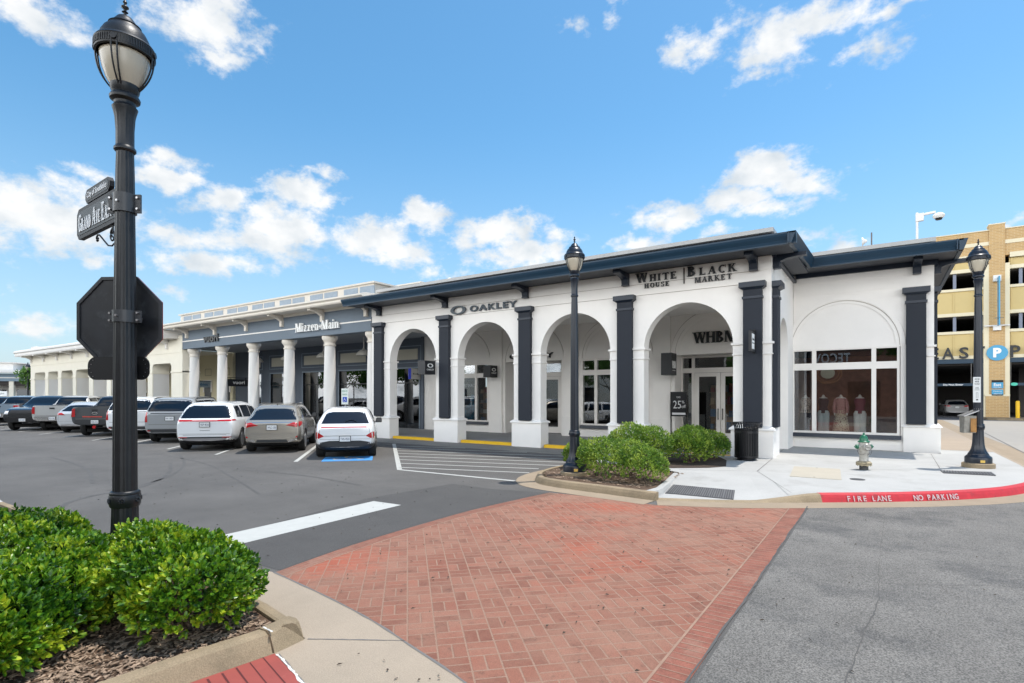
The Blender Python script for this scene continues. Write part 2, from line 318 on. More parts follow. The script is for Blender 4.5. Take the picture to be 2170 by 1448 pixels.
def wallbrick(name, c1, c2, mortar, bw=.24, bh=.08):
    m, nt, b = newmat(name); N = nt.nodes.new; L = nt.links.new
    tc = N('ShaderNodeTexCoord'); sp = N('ShaderNodeSeparateXYZ'); L(tc.outputs['Object'], sp.inputs[0])
    ad = N('ShaderNodeMath'); L(sp.outputs[0], ad.inputs[0]); L(sp.outputs[1], ad.inputs[1])
    cb = N('ShaderNodeCombineXYZ'); L(ad.outputs[0], cb.inputs[0]); L(sp.outputs[2], cb.inputs[1])
    br = N('ShaderNodeTexBrick'); L(cb.outputs[0], br.inputs[0]); br.inputs['Color1'].default_value = (*c1, 1); br.inputs['Color2'].default_value = (*c2, 1); br.inputs['Mortar'].default_value = (*mortar, 1)
    br.inputs['Scale'].default_value = 1; br.inputs['Brick Width'].default_value = bw; br.inputs['Row Height'].default_value = bh; br.inputs['Mortar Size'].default_value = .012
    L(br.outputs[0], b.inputs['Base Color']); b.inputs['Roughness'].default_value = .85; MATS[name] = m; return m
setup_mats()
M['brickpave'] = brickmat('stamped_brick', radians(45), .22, (.17, .055, .032), (.225, .077, .046), (.27, .105, .066), (.29, .185, .128))
M['brickband'] = mat('border_brick', (.235, .082, .053), .85, var=.25, vscale=5, speck=.15, spscale=120, bump=.3, dirt=((.30, .17, .12), 1.6, .52, .8))
M['gbrick'] = wallbrick('garage_brick', (.52, .33, .14), (.44, .28, .12), (.58, .45, .27), .42, .13)
M['rbrick'] = wallbrick('brown_brick', (.26, .10, .06), (.20, .075, .05), (.30, .2, .15))
M['leafa'] = leafmat('holly_leaf', (.020, .085, .008), (.12, .27, .012), (.44, .52, .03), .36)
M['leafb'] = leafmat('boxwood_leaf', (.045, .13, .016), (.18, .31, .03), (.46, .54, .09), .42)
M['leaft'] = leafmat('tree_leaf', (.04, .11, .02), (.09, .20, .03), (.18, .30, .05), .5, .4)
# ---------------------------------------------------------------- mesh helpers
class MB:
    def __init__(s): s.v = []; s.f = []
    def add(s, vs, fs):
        o = len(s.v); s.v += [tuple(v) for v in vs]; s.f += [tuple(i+o for i in f) for f in fs]; return s
    def box(s, x0, x1, y0, y1, z0, z1):
        return s.add([(x0,y0,z0),(x1,y0,z0),(x1,y1,z0),(x0,y1,z0),(x0,y0,z1),(x1,y0,z1),(x1,y1,z1),(x0,y1,z1)],
                     [(0,3,2,1),(4,5,6,7),(0,1,5,4),(1,2,6,5),(2,3,7,6),(3,0,4,7)])
    def frustum(s, x0, x1, y0, y1, z0, X0, X1, Y0, Y1, z1):
        return s.add([(x0,y0,z0),(x1,y0,z0),(x1,y1,z0),(x0,y1,z0),(X0,Y0,z1),(X1,Y0,z1),(X1,Y1,z1),(X0,Y1,z1)],
                     [(0,3,2,1),(4,5,6,7),(0,1,5,4),(1,2,6,5),(2,3,7,6),(3,0,4,7)])
    def prism(s, poly, z0, z1):
        n = len(poly); vs = [(x,y,z0) for x,y in poly]+[(x,y,z1) for x,y in poly]
        return s.add(vs, [tuple(range(n))[::-1], tuple(range(n,2*n))]+[(i,(i+1)%n,(i+1)%n+n,i+n) for i in range(n)])
    def sheet(s, pts): return s.add(pts, [tuple(range(len(pts)))])
    def extr(s, prof, axis, a, b):
        """closed profile of 2-D points extruded along 'x' (profile = y,z) or 'y' (profile = x,z)"""
        n = len(prof)
        if axis == 'x': vs = [(a,p,q) for p,q in prof]+[(b,p,q) for p,q in prof]
        else: vs = [(p,a,q) for p,q in prof]+[(p,b,q) for p,q in prof]
        return s.add(vs, [tuple(range(n)), tuple(range(n,2*n))[::-1]]+[(i,i+n,(i+1)%n+n,(i+1)%n) for i in range(n)])
    def lathe(s, prof, cx=0, cy=0, seg=24, flute=None):
        """prof: (r,z) bottom to top; flute(r,z,angle) may alter r"""
        vs = []; fs = []
        for r, z in prof:
            for k in range(seg):
                a = 2*pi*k/seg; rr = flute(r, z, a) if flute else r
                vs.append((cx+rr*cos(a), cy+rr*sin(a), z))
        for i in range(len(prof)-1):
            for k in range(seg):
                k2 = (k+1) % seg; fs.append((i*seg+k, i*seg+k2, (i+1)*seg+k2, (i+1)*seg+k))
        if prof[0][0] > 1e-4: fs.append(tuple(range(seg))[::-1])
        if prof[-1][0] > 1e-4: fs.append(tuple((len(prof)-1)*seg+k for k in range(seg)))
        return s.add(vs, fs)
    def tube(s, pts, r, seg=8, closed=False):
        P = [Vector(p) for p in pts]; vs = []; fs = []; n = len(P)
        rr = r if isinstance(r, (list, tuple)) else [r]*n
        up = Vector((0, 0, 1))
        for i, p in enumerate(P):
            if closed: t = P[(i+1) % n]-P[i-1]
            else: t = P[min(i+1, n-1)]-P[max(i-1, 0)]
            t.normalize(); a = t.cross(up)
            if a.length < .05: a = t.cross(Vector((1, 0, 0)))
            a.normalize(); b = t.cross(a)
            for k in range(seg):
                w = 2*pi*k/seg; vs.append(p+rr[i]*(a*cos(w)+b*sin(w)))
        for i in range(n if closed else n-1):
            j = (i+1) % n
            for k in range(seg):
                k2 = (k+1) % seg; fs.append((i*seg+k, i*seg+k2, j*seg+k2, j*seg+k))
        if not closed: fs += [tuple(range(seg)), tuple((n-1)*seg+k for k in range(seg))[::-1]]
        return s.add(vs, fs)
    def xf(s, mtx):
        s.v = [tuple(mtx @ Vector(v)) for v in s.v]; return s
    def join(s, o): return s.add(o.v, o.f)
    def build(s, name, m, parent=None, smooth=None, world=True, bevel=0):
        me = bpy.data.meshes.new(name); vs = s.v
        if parent is not None and world:
            L = root_loc(parent)
            if parent.get('_rot') is None: vs = [(a-L.x, b-L.y, c-L.z) for a, b, c in vs]
        me.from_pydata(vs, [], s.f); me.validate()
        bm = bmesh.new(); bm.from_mesh(me); bmesh.ops.recalc_face_normals(bm, faces=bm.faces); 
        if bevel:
            bmesh.ops.remove_doubles(bm, verts=bm.verts, dist=1e-5)
            try: bmesh.ops.bevel(bm, geom=[e for e in bm.edges if len(e.link_faces) == 2 and e.calc_face_angle(0) > .6], offset=bevel, segments=1, affect='EDGES')
            except Exception: pass
        bm.to_mesh(me); bm.free()
        ms = m if isinstance(m, (list, tuple)) else [m]
        for q in ms: me.materials.append(q)
        if smooth is not None:
            me.polygons.foreach_set('use_smooth', [True]*len(me.polygons))
            try: me.set_sharp_from_angle(angle=radians(smooth))
            except Exception: pass
        o = bpy.data.objects.new(name, me); COL.objects.link(o)
        if parent is not None: o.parent = parent
        return o
def root_loc(o):
    L = Vector(o.location); p = o.parent
    while p is not None: L = L+Vector(p.location); p = p.parent
    return L
def tag(o, label=None, cat=None, group=None, kind=None):
    if label: o['label'] = label
    if cat: o['category'] = cat
    if group: o['group'] = group
    if kind: o['kind'] = kind
    return o
def thing(name, loc, label, cat, group=None, rz=0):
    o = bpy.data.objects.new(name, None); COL.objects.link(o); o.location = loc; o.rotation_euler = (0, 0, rz); o.empty_display_size = .2
    return tag(o, label, cat, group)
def copy_tree(o, parent=None, mats=None):
    c = o.copy(); COL.objects.link(c); c.parent = parent
    if mats and c.type == 'MESH':
        me = c.data
        if any(mm_ and mm_.name in mats for mm_ in me.materials):
            key = (me.name, tuple(sorted((k, v.name) for k, v in mats.items())))
            if key not in _mc:
                me = me.copy(); 
                for i, q in enumerate(me.materials):
                    if q and q.name in mats: me.materials[i] = mats[q.name]
                _mc[key] = me
            c.data = _mc[key]
    for ch in list(o.children): copy_tree(ch, c, mats)
    return c
_mc = {}
def structure(name, mb, m, **k): return tag(mb.build(name, m, **k), kind='structure')
# ---------------------------------------------------------------- lettering
def text_mesh(txt, size=1.0, ext=.02, bold=0.0, space=1.0, sx=1.0, align='CENTER'):
    """sans lettering as an MB in the XZ plane facing -Y, centred on x, baseline z=0"""
    c = bpy.data.curves.new('t', 'FONT'); c.body = txt; c.size = size; c.extrude = ext; c.offset = bold; c.space_character = space; c.align_x = align; c.resolution_u = 3
    o = bpy.data.objects.new('t', c); COL.objects.link(o); dg = bpy.context.evaluated_depsgraph_get(); dg.update()
    me = bpy.data.meshes.new_from_object(o.evaluated_get(dg)); mb = MB()
    mb.add([(v.co.x*sx, -v.co.z, v.co.y) for v in me.vertices], [tuple(p.vertices) for p in me.polygons])
    bpy.data.objects.remove(o); bpy.data.curves.remove(c); bpy.data.meshes.remove(me); return mb
T_, t_ = .26, .12
def _glyph(ch):
    """serif capitals: list of ('p', polygon) / ('a', cx,cy,rx,ry,a0,a1,thx,thy); returns strokes, advance"""
    R = []; sz = .055
    def rect(x0, x1, y0, y1): R.append([(x0,y0),(x1,y0),(x1,y1),(x0,y1)])
    def serif(x, w, y): rect(x-.09, x+w+.09, y, y+sz)
    def stem(x, w=T_, s=True):
        rect(x, x+w, 0, 1)
        if s: serif(x, w, 0); serif(x, w, 1-sz)
    def diag(x0, y0, x1, y1, w): R.append([(x0,y0),(x0+w,y0),(x1+w,y1),(x1,y1)])
    def arc(cx, cy, rx, ry, a0, a1, tx=T_, ty=t_, n=14):
        P = []; Q = []
        for i in range(n+1):
            a = radians(a0+(a1-a0)*i/n); P.append((cx+rx*cos(a), cy+ry*sin(a))); Q.append((cx+(rx-tx)*cos(a), cy+(ry-ty)*sin(a)))
        for i in range(n): R.append([P[i], P[i+1], Q[i+1], Q[i]])
    if ch in 'Ww': 
        diag(0, 1, .30, 0, T_); diag(.33, 0, .56, 1, t_); diag(.48, 1, .78, 0, T_); diag(.82, 0, 1.06, 1, t_); serif(0, T_, 1-sz); serif(.5, T_, 1-sz); serif(1.04, .07, 1-sz); return R, 1.32
    if ch == 'H': stem(0); stem(.55); rect(.2, .55, .47, .47+t_); return R, .98
    if ch == 'I': stem(0); return R, .45
    if ch == 'T': rect(.32, .32+T_, 0, 1); serif(.32, T_, 0); rect(0, .84, 1-t_, 1); rect(0, .05, .76, 1); rect(.79, .84, .76, 1); return R, .98
    if ch == 'E': stem(0); rect(.2, .66, 1-t_, 1); rect(.2, .68, 0, t_); rect(.2, .5, .48, .48+t_); rect(.62, .67, .78, 1); rect(.64, .69, 0, .26); rect(.46, .5, .36, .68); return R, .86
    if ch == 'F': stem(0); rect(.2, .66, 1-t_, 1); rect(.2, .5, .48, .48+t_); rect(.62, .67, .78, 1); return R, .8
    if ch == 'L': stem(0); rect(.2, .66, 0, t_); rect(.62, .67, 0, .27); return R, .84
    if ch == 'B': stem(0); arc(.24, .76, .34, .24, -90, 90); arc(.24, .26, .42, .27, -90, 90); rect(.2, .3, 0, t_); rect(.2, .3, 1-t_, 1); rect(.2, .3, .48, .55); return R, .88
    if ch == 'P': stem(0); arc(.24, .74, .40, .26, -90, 90); rect(.2, .3, 1-t_, 1); rect(.2, .3, .48, .48+t_); return R, .82
    if ch == 'R': stem(0); arc(.24, .74, .38, .26, -90, 90); rect(.2, .3, 1-t_, 1); rect(.2, .3, .48, .48+t_); diag(.62, 0, .32, .5, T_); serif(.62, T_, 0); return R, .98
    if ch == 'A': diag(0, 0, .40, 1, t_); diag(.62, 0, .33, 1, T_); rect(.15, .68, .30, .30+t_); serif(0, t_, 0); serif(.62, T_, 0); return R, 1.0
    if ch == 'V': diag(.32, 0, .0, 1, T_); diag(.42, 0, .70, 1, t_); serif(0, T_, 1-sz); serif(.70, t_, 1-sz); return R, .92
    if ch == 'Y': rect(.34, .34+T_, 0, .48); serif(.34, T_, 0); diag(.34, .42, .02, 1, T_); diag(.46, .42, .76, 1, t_); serif(.02, T_, 1-sz); serif(.76, t_, 1-sz); return R, .95
    if ch == 'C': arc(.46, .5, .46, .52, 50, 310); rect(.78, .83, .66, 1.0); return R, .98
    if ch == 'G': arc(.46, .5, .46, .52, 50, 325); rect(.78, .83, .66, 1.0); rect(.64, .64+T_, 0.05, .42); serif(.64, T_, .42); return R, 1.0
    if ch == 'O': arc(.48, .5, .48, .52, 0, 360, n=24); return R, 1.02
    if ch == 'D': stem(0); arc(.26, .5, .56, .5, -90, 90); rect(.2, .3, 0, t_); rect(.2, .3, 1-t_, 1); return R, .98
    if ch == 'U': rect(0, T_, .3, 1); rect(.62, .70, .3, 1); arc(.35, .32, .35, .33, 180, 360, n=12); serif(0, T_, 1-sz); serif(.62, .08, 1-sz); return R, .92
    if ch == 'S': arc(.33, .74, .31, .27, 40, 270, .17, .12); arc(.33, .27, .33, .28, -140, 90, .17, .12); rect(.54, .59, .72, 1); rect(.02, .07, 0, .28); return R, .80
    if ch == 'N': rect(.0, t_, 0, 1); serif(0, t_, 0); diag(.62, 0, .0, 1, T_); rect(.74, .74+t_, 0, 1); serif(0, t_, 1-sz); serif(.74, t_, 1-sz); return R, 1.0
    if ch == 'M': rect(0, t_, 0, 1); serif(0, t_, 0); serif(0, t_, 1-sz); diag(.42, 0, .02, 1, T_); diag(.46, 0, .80, 1, t_); rect(.78, .78+T_, 0, 1); serif(.78, T_, 0); serif(.78, T_, 1-sz); return R, 1.18
    if ch == 'K': stem(0); diag(.18, .40, .60, 1, t_); diag(.62, 0, .26, .56, T_); serif(.6, t_, 1-sz); serif(.62, T_, 0); return R, .98
    # lower case, x-height .68
    X = .68
    if ch == 'v': diag(.24, 0, 0, X, .19); diag(.33, 0, .52, X, t_); rect(-.07, .26, X-sz, X); rect(.42, .66, X-sz, X); return R, .66
    if ch == 'u': rect(0, .18, .16, X); rect(.42, .60, 0, X); arc(.30, .20, .30, .22, 180, 300, .17, .08); rect(-.08, .1, X-sz, X); rect(.34, .5, X-sz, X); rect(.5, .68, 0, sz); return R, .74
    if ch == 'o': arc(.32, .34, .32, .36, 0, 360, .19, .06, 20); return R, .72
    if ch == 'r': rect(0, .18, 0, X); rect(-.08, .26, 0, sz); rect(-.08, .1, X-sz, X); arc(.36, .42, .26, .27, 20, 150, .12, .12); return R, .56
    if ch in '\u0131i':
        rect(0, .18, 0, X); rect(-.08, .26, 0, sz); rect(-.08, .1, X-sz, X)
        if ch == 'i': rect(0, .18, .80, .96)
        return R, .36
    if ch == 'n': rect(0, .18, 0, X); rect(.42, .60, 0, .45); arc(.30, .40, .30, .29, 0, 140, .18, .10); rect(-.08, .26, 0, sz); rect(.34, .68, 0, sz); rect(-.08, .1, X-sz, X); return R, .76
    if ch == 'z': rect(0, .50, X-.08, X); rect(0, .52, 0, .08); diag(0, .04, .30, X-.04, .2); return R, .62
    if ch == 'e': arc(.31, .34, .31, .36, 0, 310, .18, .06, 18); rect(.1, .56, .34, .40); return R, .68
    if ch == 'a': arc(.26, .18, .24, .2, 0, 360, .14, .06, 16); rect(.36, .54, 0, .48); arc(.28, .46, .26, .24, 0, 160, .16, .08); rect(.5, .62, 0, sz); return R, .66
    if ch == '+': rect(.12, .20, .1, .6); rect(0, .32, .31, .39); return R, .40
    return R, .40
def serif_text(txt, h, ext=.03, sx=1.0, track=.06, small=.74, center=True, caps_small=True):
    """serif lettering as an MB in the XZ plane facing -Y; lower-case letters become small capitals when caps_small"""
    mb = MB(); x = 0; k = 0
    for ch in txt:
        if ch == ' ': x += .38*h*sx; continue
        if caps_small and ch.islower(): hh, g = h*small, ch.upper()
        else: hh, g = h, ch
        R, adv = _glyph(g)
        for poly in R:
            k += 1; d = ext+.0004*(k % 7); area = sum(poly[i][0]*poly[(i+1) % len(poly)][1]-poly[(i+1) % len(poly)][0]*poly[i][1] for i in range(len(poly)))
            pl = poly if area > 0 else poly[::-1]; n = len(pl)
            vs = [(x+p*hh*sx, -d, q*hh) for p, q in pl]+[(x+p*hh*sx, 0, q*hh) for p, q in pl]
            mb.add(vs, [tuple(range(n)), tuple(range(n, 2*n))[::-1]]+[(i, (i+1) % n, (i+1) % n+n, i+n) for i in range(n)])
        x += (adv+track)*hh*sx
    if center: mb.v = [(a-x/2, b, c) for a, b, c in mb.v]
    mb.width = x; return mb
def place(mb, loc, rz=0, tilt=0, scale=None):
    m_ = Matrix.Translation(Vector(loc)) @ Matrix.Rotation(rz, 4, 'Z') @ Matrix.Rotation(tilt, 4, 'X')
    if scale: m_ = m_ @ Matrix.Diagonal((*scale, 1))
    return mb.xf(m_)
def ring(rx, rz_, tx, tz, ext, n=32):
    mb = MB(); vs = []; 
    for i in range(n):
        a = 2*pi*i/n; vs += [(rx*cos(a), -ext, rz_*sin(a)), ((rx-tx)*cos(a), -ext, (rz_-tz)*sin(a)), (rx*cos(a), 0, rz_*sin(a)), ((rx-tx)*cos(a), 0, (rz_-tz)*sin(a))]
    fs = []
    for i in range(n):
        a, b = 4*i, 4*((i+1) % n); fs += [(a, b, b+1, a+1), (a+2, a+3, b+3, b+2), (a, a+2, b+2, b), (a+1, b+1, b+3, a+3)]
    return mb.add(vs, fs)
# ================================================================ THE GROUND
def smooth_curve(pts, n=8):
    """Catmull-Rom through points"""
    P = [Vector(p) for p in pts]; out = []
    for i in range(len(P)-1):
        p0 = P[max(i-1, 0)]; p1 = P[i]; p2 = P[i+1]; p3 = P[min(i+2, len(P)-1)]
        for k in range(n):
            t = k/n; out.append(.5*((2*p1)+(-p0+p2)*t+(2*p0-5*p1+4*p2-p3)*t*t+(-p0+3*p1-3*p2+p3)*t**3))
    out.append(P[-1]); return out
def flat(pts, z): return [(p[0], p[1], z) for p in pts]
structure('ground', MB().sheet([(-400,-300,0),(400,-300,0),(400,500,0),(-400,500,0)]), M['asphalt'])
# kerb line round the right-hand corner (face foot), from the planter corner to the side street
KL = smooth_curve([(-3.40,9.70,0),(-2.4,10.12,0),(-1.65,10.58,0),(-.87,11.14,0),(.39,12.10,0),(1.48,13.17,0),(2.29,14.36,0),(2.85,15.9,0),(3.06,18,0),(3.06,24,0),(3.06,54,0)], 6)
def offset_curve(C, d):
    out = []
    for i, p in enumerate(C):
        t = (C[min(i+1, len(C)-1)]-C[max(i-1, 0)]); t.normalize(); out.append(Vector((p.x+t.y*d, p.y-t.x*d, p.z)))
    return out
PAN = offset_curve(KL, .46)            # outer lip of the gutter pan (to the right / towards the road)
# right-hand street: coarse asphalt
xr = -1.06
st = [(xr,-40),(60,-40),(60,16)]+[(4.0,16)]+[(p.x,p.y) for p in PAN[::-1] if p.y < 15.5 and p.x > xr]
structure('street', MB().sheet(flat(st, .004)), M['asphalt2'])
# long cracks and sealed seams of the street
cr = MB()
def ribbon(mb, pts, w, z):
    P = [Vector((*p[:2], 0)) for p in pts]; V = []
    for i, p in enumerate(P):
        t = P[min(i+1, len(P)-1)]-P[max(i-1, 0)]; t.normalize(); ww = w*(.5+random.random()*.8) if w < .04 else w
        V += [(p.x-t.y*ww/2, p.y+t.x*ww/2, z), (p.x+t.y*ww/2, p.y-t.x*ww/2, z)]
    return mb.add(V, [(2*i, 2*i+1, 2*i+3, 2*i+2) for i in range(len(P)-1)])
def jag(a, b, n, amp):
    a, b = Vector(a), Vector(b); d = (b-a); nrm = Vector((-d.y, d.x)).normalized(); off = 0; out = []
    for i in range(n+1):
        off += random.uniform(-amp, amp); off *= .9; out.append(a+d*i/n+nrm*off)
    return out
ribbon(cr, jag((.05,10.6), (-.02,6.2), 20, .008), .005, .0085); ribbon(cr, jag((-.02,6.2), (-.28,3.6), 40, .012), .010, .0085)
ribbon(cr, jag((-.28,3.95), (.9,3.3), 26, .012), .008, .0088); ribbon(cr, jag((.05,6.7), (4.5,9.2), 60, .008), .005, .0088)
ribbon(cr, jag((xr+.008,10.6), (xr+.008,2.6), 90, .006), .018, .0092)
structure('road_crack', cr, mat('crack', (.092, .088, .083), .95))
# brick crossing
bc = smooth_curve([(-5.40,3.41,0),(-5.58,4.6,0),(-5.64,6.0,0),(-5.64,7.2,0),(-5.50,8.6,0),(-5.41,9.30,0)], 5)
panline = smooth_curve([(-5.40,3.41,0),(-4.36,3.28,0),(-3.55,3.14,0),(-2.96,2.99,0),(-2.26,2.80,0),(-1.5,2.5,0),(-.9,2.15,0),(-.3,1.5,0)], 5)
toppan = [p for p in PAN if p.x < xr-.26]
north = [(-5.41,9.30),(-5.0,9.33),(-4.3,9.35)]+[(p.x,p.y) for p in toppan if p.x > -3.9]+[(xr,10.69)]
inner = [(p.x+.20, p.y) for p in bc]
structure('crosswalk', MB().sheet(flat([(p[0],p[1]) for p in inner]+north[1:-1]+[(xr-.245,10.60),(xr-.245,2.3)]+[(p.x,p.y) for p in panline[::-1] if -5.1 < p.x < xr-.3], .004)), M['brickpave'])
bb = MB()
bb.add([q for p, r in zip(bc, inner) for q in ((p.x, p.y, .0045), (r[0]-.012, r[1], .0045))], [(2*i, 2*i+1, 2*i+3, 2*i+2) for i in range(len(bc)-1)])
bb.sheet(flat([(xr-.225,2.2),(xr,2.1),(xr,10.69),(xr-.225,10.62)], .0045))
structure('crosswalk_border', bb, M['brickband'])
jj = MB(); ribbon(jj, [(r[0]-.004, r[1]) for r in inner], .022, .0062); ribbon(jj, [(xr-.235,2.2),(xr-.235,10.61)], .041*.5, .0062)
for i in range(88):
    y = 2.2+i*.0955
    ribbon(jj, [(xr-.22, y), (xr-.012, y+.004)], .0125, .0064)
for i in range(len(bc)-1):
    for k in range(6):
        t = k/6; a = bc[i].lerp(bc[i+1], t); ribbon(jj, [(a.x+.01, a.y), (a.x+.19, a.y)], .010, .0064)
structure('crosswalk_joint', jj, mat('mortar', (.29, .18, .125), .9, var=.15, vscale=6))
# near corner: concrete pan, ramp pad, planter
near = [(p.x,p.y) for p in panline]+[(-.2,-3),(-3.86,-3),(-3.86,1.0),(-3.72,2.3),(-3.73,2.62),(-4.26,2.72),(-5.2,2.80),(-6.4,2.84),(-8.2,2.84),(-8.2,3.2),(-6.4,3.35)]
structure('gutter_near', MB().sheet(flat(near, .008)), M['tan2'] if False else mat('concrete_near', (.345, .28, .21), .88, var=.07, vscale=1.2, speck=.10, spscale=110, bump=.2, bscale=110, dirt=((.29, .24, .18), 1.4, .54, .6)))
structure('ramp_pad', MB().sheet(flat([(-3.69,2.335),(-3.17,2.20),(-2.5,2.0),(-2.5,-3),(-3.84,-3),(-3.82,1.0),(-3.77,1.8)], .011)), M['redpad'])
rj = MB()
for i in range(26):
    y = 2.25-i*.095; ribbon(rj, [(-3.70-i*.006, y), (-2.6, y-.29)], .013, .013)
structure('ramp_joint', rj, mat('joint_red', (.10, .02, .02), .9))
nj = MB(); ribbon(nj, jag((-3.70,2.62), (-3.05,3.02), 14, .004), .014, .0105); ribbon(nj, jag((-3.66,2.345), (-2.5,2.02), 16, .006), .02, .0125)
ribbon(nj, [(p.x, p.y) for p in panline], .022, .0105)
structure('gutter_joint', nj, M['joint'])
nw = MB(); ribbon(nw, jag((-3.66,2.335), (-2.6,2.04), 40, .006), .018, .0128); structure('joint_sealant', nw, mat('sealant', (.62, .60, .56), .8, var=.4, vscale=30))
def kerb_run(C, h, w, mb=None, batter=.05, close=True):
    """kerb section swept along curve C; C = foot of the road-side face, the kerb lies to the left of the travel direction"""
    mb = mb or MB(); prof = [(0, 0), (-batter*.7, h*.55), (-batter-.012, h-.02), (-batter-.045, h), (-w+.02, h), (-w, h-.01), (-w, 0)]
    V = []; n = len(prof)
    for i, p in enumerate(C):
        t = C[min(i+1, len(C)-1)]-C[max(i-1, 0)]; t.z = 0; t.normalize(); nx, ny = t.y, -t.x
        hs = p.z if p.z else 1
        for o, z in prof: V.append((p.x+nx*o, p.y+ny*o, z*hs))
    F = [(i*n+k, i*n+(k+1) % n, (i+1)*n+(k+1) % n, (i+1)*n+k) for i in range(len(C)-1) for k in range(n)]
    F += [tuple(range(n)), tuple((len(C)-1)*n+k for k in range(n))[::-1]]
    return mb.add(V, F)
V3 = Vector
# near planter kerb: along the road (back), round the corner, then towards the camera side
kb = MB(); kerb_run([V3(p) for p in [(-3.715,2.605,1),(-3.80,2.635,1),(-4.30,2.72,1),(-5.2,2.80,1),(-6.4,2.82,1),(-8.2,2.82,1),(-12,2.82,1)]], .16, .17, kb)
kf = MB(); kerb_run([V3(p) for p in [(-3.83,-3,1),(-3.81,1.0,1),(-3.765,1.8,1),(-3.71,2.2,1),(-3.695,2.325,1)]], .15, .19, kf, .06)
kb2 = MB(); kerb_run([V3(p) for p in [(-3.690,2.338,1),(-3.700,2.47,1),(-3.712,2.60,1)]], .159, .2, kb2, .05)
structure('kerb_near', kb.join(kb2), M['kerb']); structure('kerb_near_side', kf, M['kerb'])
ks = MB(); ribbon(ks, jag((-3.86,2.35), (-3.72,2.335), 8, .004), .016, .1615); structure('kerb_sealant', ks, mat('sealant', (.62, .60, .56), .8))
structure('planter_bed_near', MB().sheet(flat([(-3.84,2.46),(-4.3,2.58),(-5.2,2.64),(-6.4,2.66),(-9,2.66),(-9,-3),(-3.95,-3),(-3.88,2.2)], .125)), M['mulch'])
# right sidewalk with a dropped ramp beside the planter
SW = [p for p in KL if p.x > -.95]      # full-height kerb part
def inset(C, d): return offset_curve(C, -d)
kin = inset(KL, .16)
top = .15
sw = MB()
full = [(p.x, p.y, top) for p in kin if p.x > -.95 and p.y < 53]
sw.sheet([(-2.35,12.6,top)]+full+[(3.06-.16,54,top),(1.5,54,top),(1.5,21.2,top),(1.5,21.0,top),(-2.35,21.4,top)])
sw.sheet([(-20.3,16.98,top),(-2.35,16.98,top),(-2.35,21.6,top),(-20.3,21.6,top)])
sw.sheet([(-3.9,12.55,top),(-2.35,12.6,top),(-2.35,16.98,top),(-6.9,16.98,top),(-6.9,14.2,top),(-6.2,13.2,top),(-4.4,12.9,top)])
sw.sheet([(-3.42,9.78,.02),(-1.72,10.62,.02),(-2.35,12.6,top),(-3.86,12.55,top)])
sw.sheet([(-1.72,10.62,.02),full[0],(-2.35,12.6,top)])
structure('sidewalk', sw, M['concrete'])
structure('arcade_floor', MB().box(-20.3,-6.9,16.98,22.4,0,.154), M['floor'])
structure('sidewalk_far', MB().sheet(flat([(1.5,22.6),(2.90,22.6),(2.90,54),(1.5,54)], top+.004)), M['tan2'])
structure('gutter_side', MB().sheet(flat([(3.45,15.9),(4.01,16),(4.01,55),(3.45,55)], .0105)), M['tan'])
structure('side_street', MB().sheet(flat([(4.0,16),(30,16),(30,55),(4.0,55)], .012)), mat('concrete_pale', (.31, .285, .25), .88, var=.05, vscale=1, bump=.1))
structure('garage_apron', MB().sheet(flat([(-12,55),(40,55),(40,82),(-12,82)], .006)), mat('apron', (.10, .10, .11), .8, var=.1))
# kerbs: plain part, red part with writing
kp = [V3((p.x, p.y, max(.16, min(1, (p.x+1.95)/1.0))) ) for p in KL if p.x <= -.86]
structure('kerb', kerb_run(kp, .152, .18), M['kerb'])
kr = [V3((p.x, p.y, 1)) for p in KL if p.x >= -.88 and p.y < 16.5]
structure('kerb_red', kerb_run(kr, .154, .19), M['red'])
kf2 = [V3((p.x, p.y, 1)) for p in KL if p.y >= 16.4]
structure('kerb_side', kerb_run(kf2, .152, .18), M['tan2'])
pn = MB(); A, B = KL, PAN
pn.add([q for a, b in zip(A, B) for q in ((a.x, a.y, .008), (b.x, b.y, .006))], [(2*i, 2*i+1, 2*i+3, 2*i+2) for i in range(len(A)-1)])
structure('gutter', pn, M['tan'])
jn = MB()
ribbon(jn, [(-2.40,13.73),(-2.74,21.3)], .018, top+.004); ribbon(jn, [(-1.35,11.0),(-2.40,13.73)], .018, top+.004)
ribbon(jn, [(-2.40,13.73),(-4.0,13.0)], .012, top+.004); ribbon(jn, [(1.24,20.9),(1.17,16.76)], .02, top+.004); ribbon(jn, [(-2.4,13.73),(1.2,16.7)], .008, top+.004)
for x_, y_ in ((-.86,11.16),(1.60,13.3)): jn.box(x_-.012, x_+.012, y_-.03, y_+.2, 0, top+.006) if False else None
ribbon(jn, [(1.5,22.55),(2.9,22.55)], .02, top+.006)
structure('sidewalk_joint', jn, M['joint'])
dj = MB(); ribbon(dj, [(4.4,37),(3.9,24),(3.75,20)], .05, .018); structure('street_joint', dj, M['joint'])
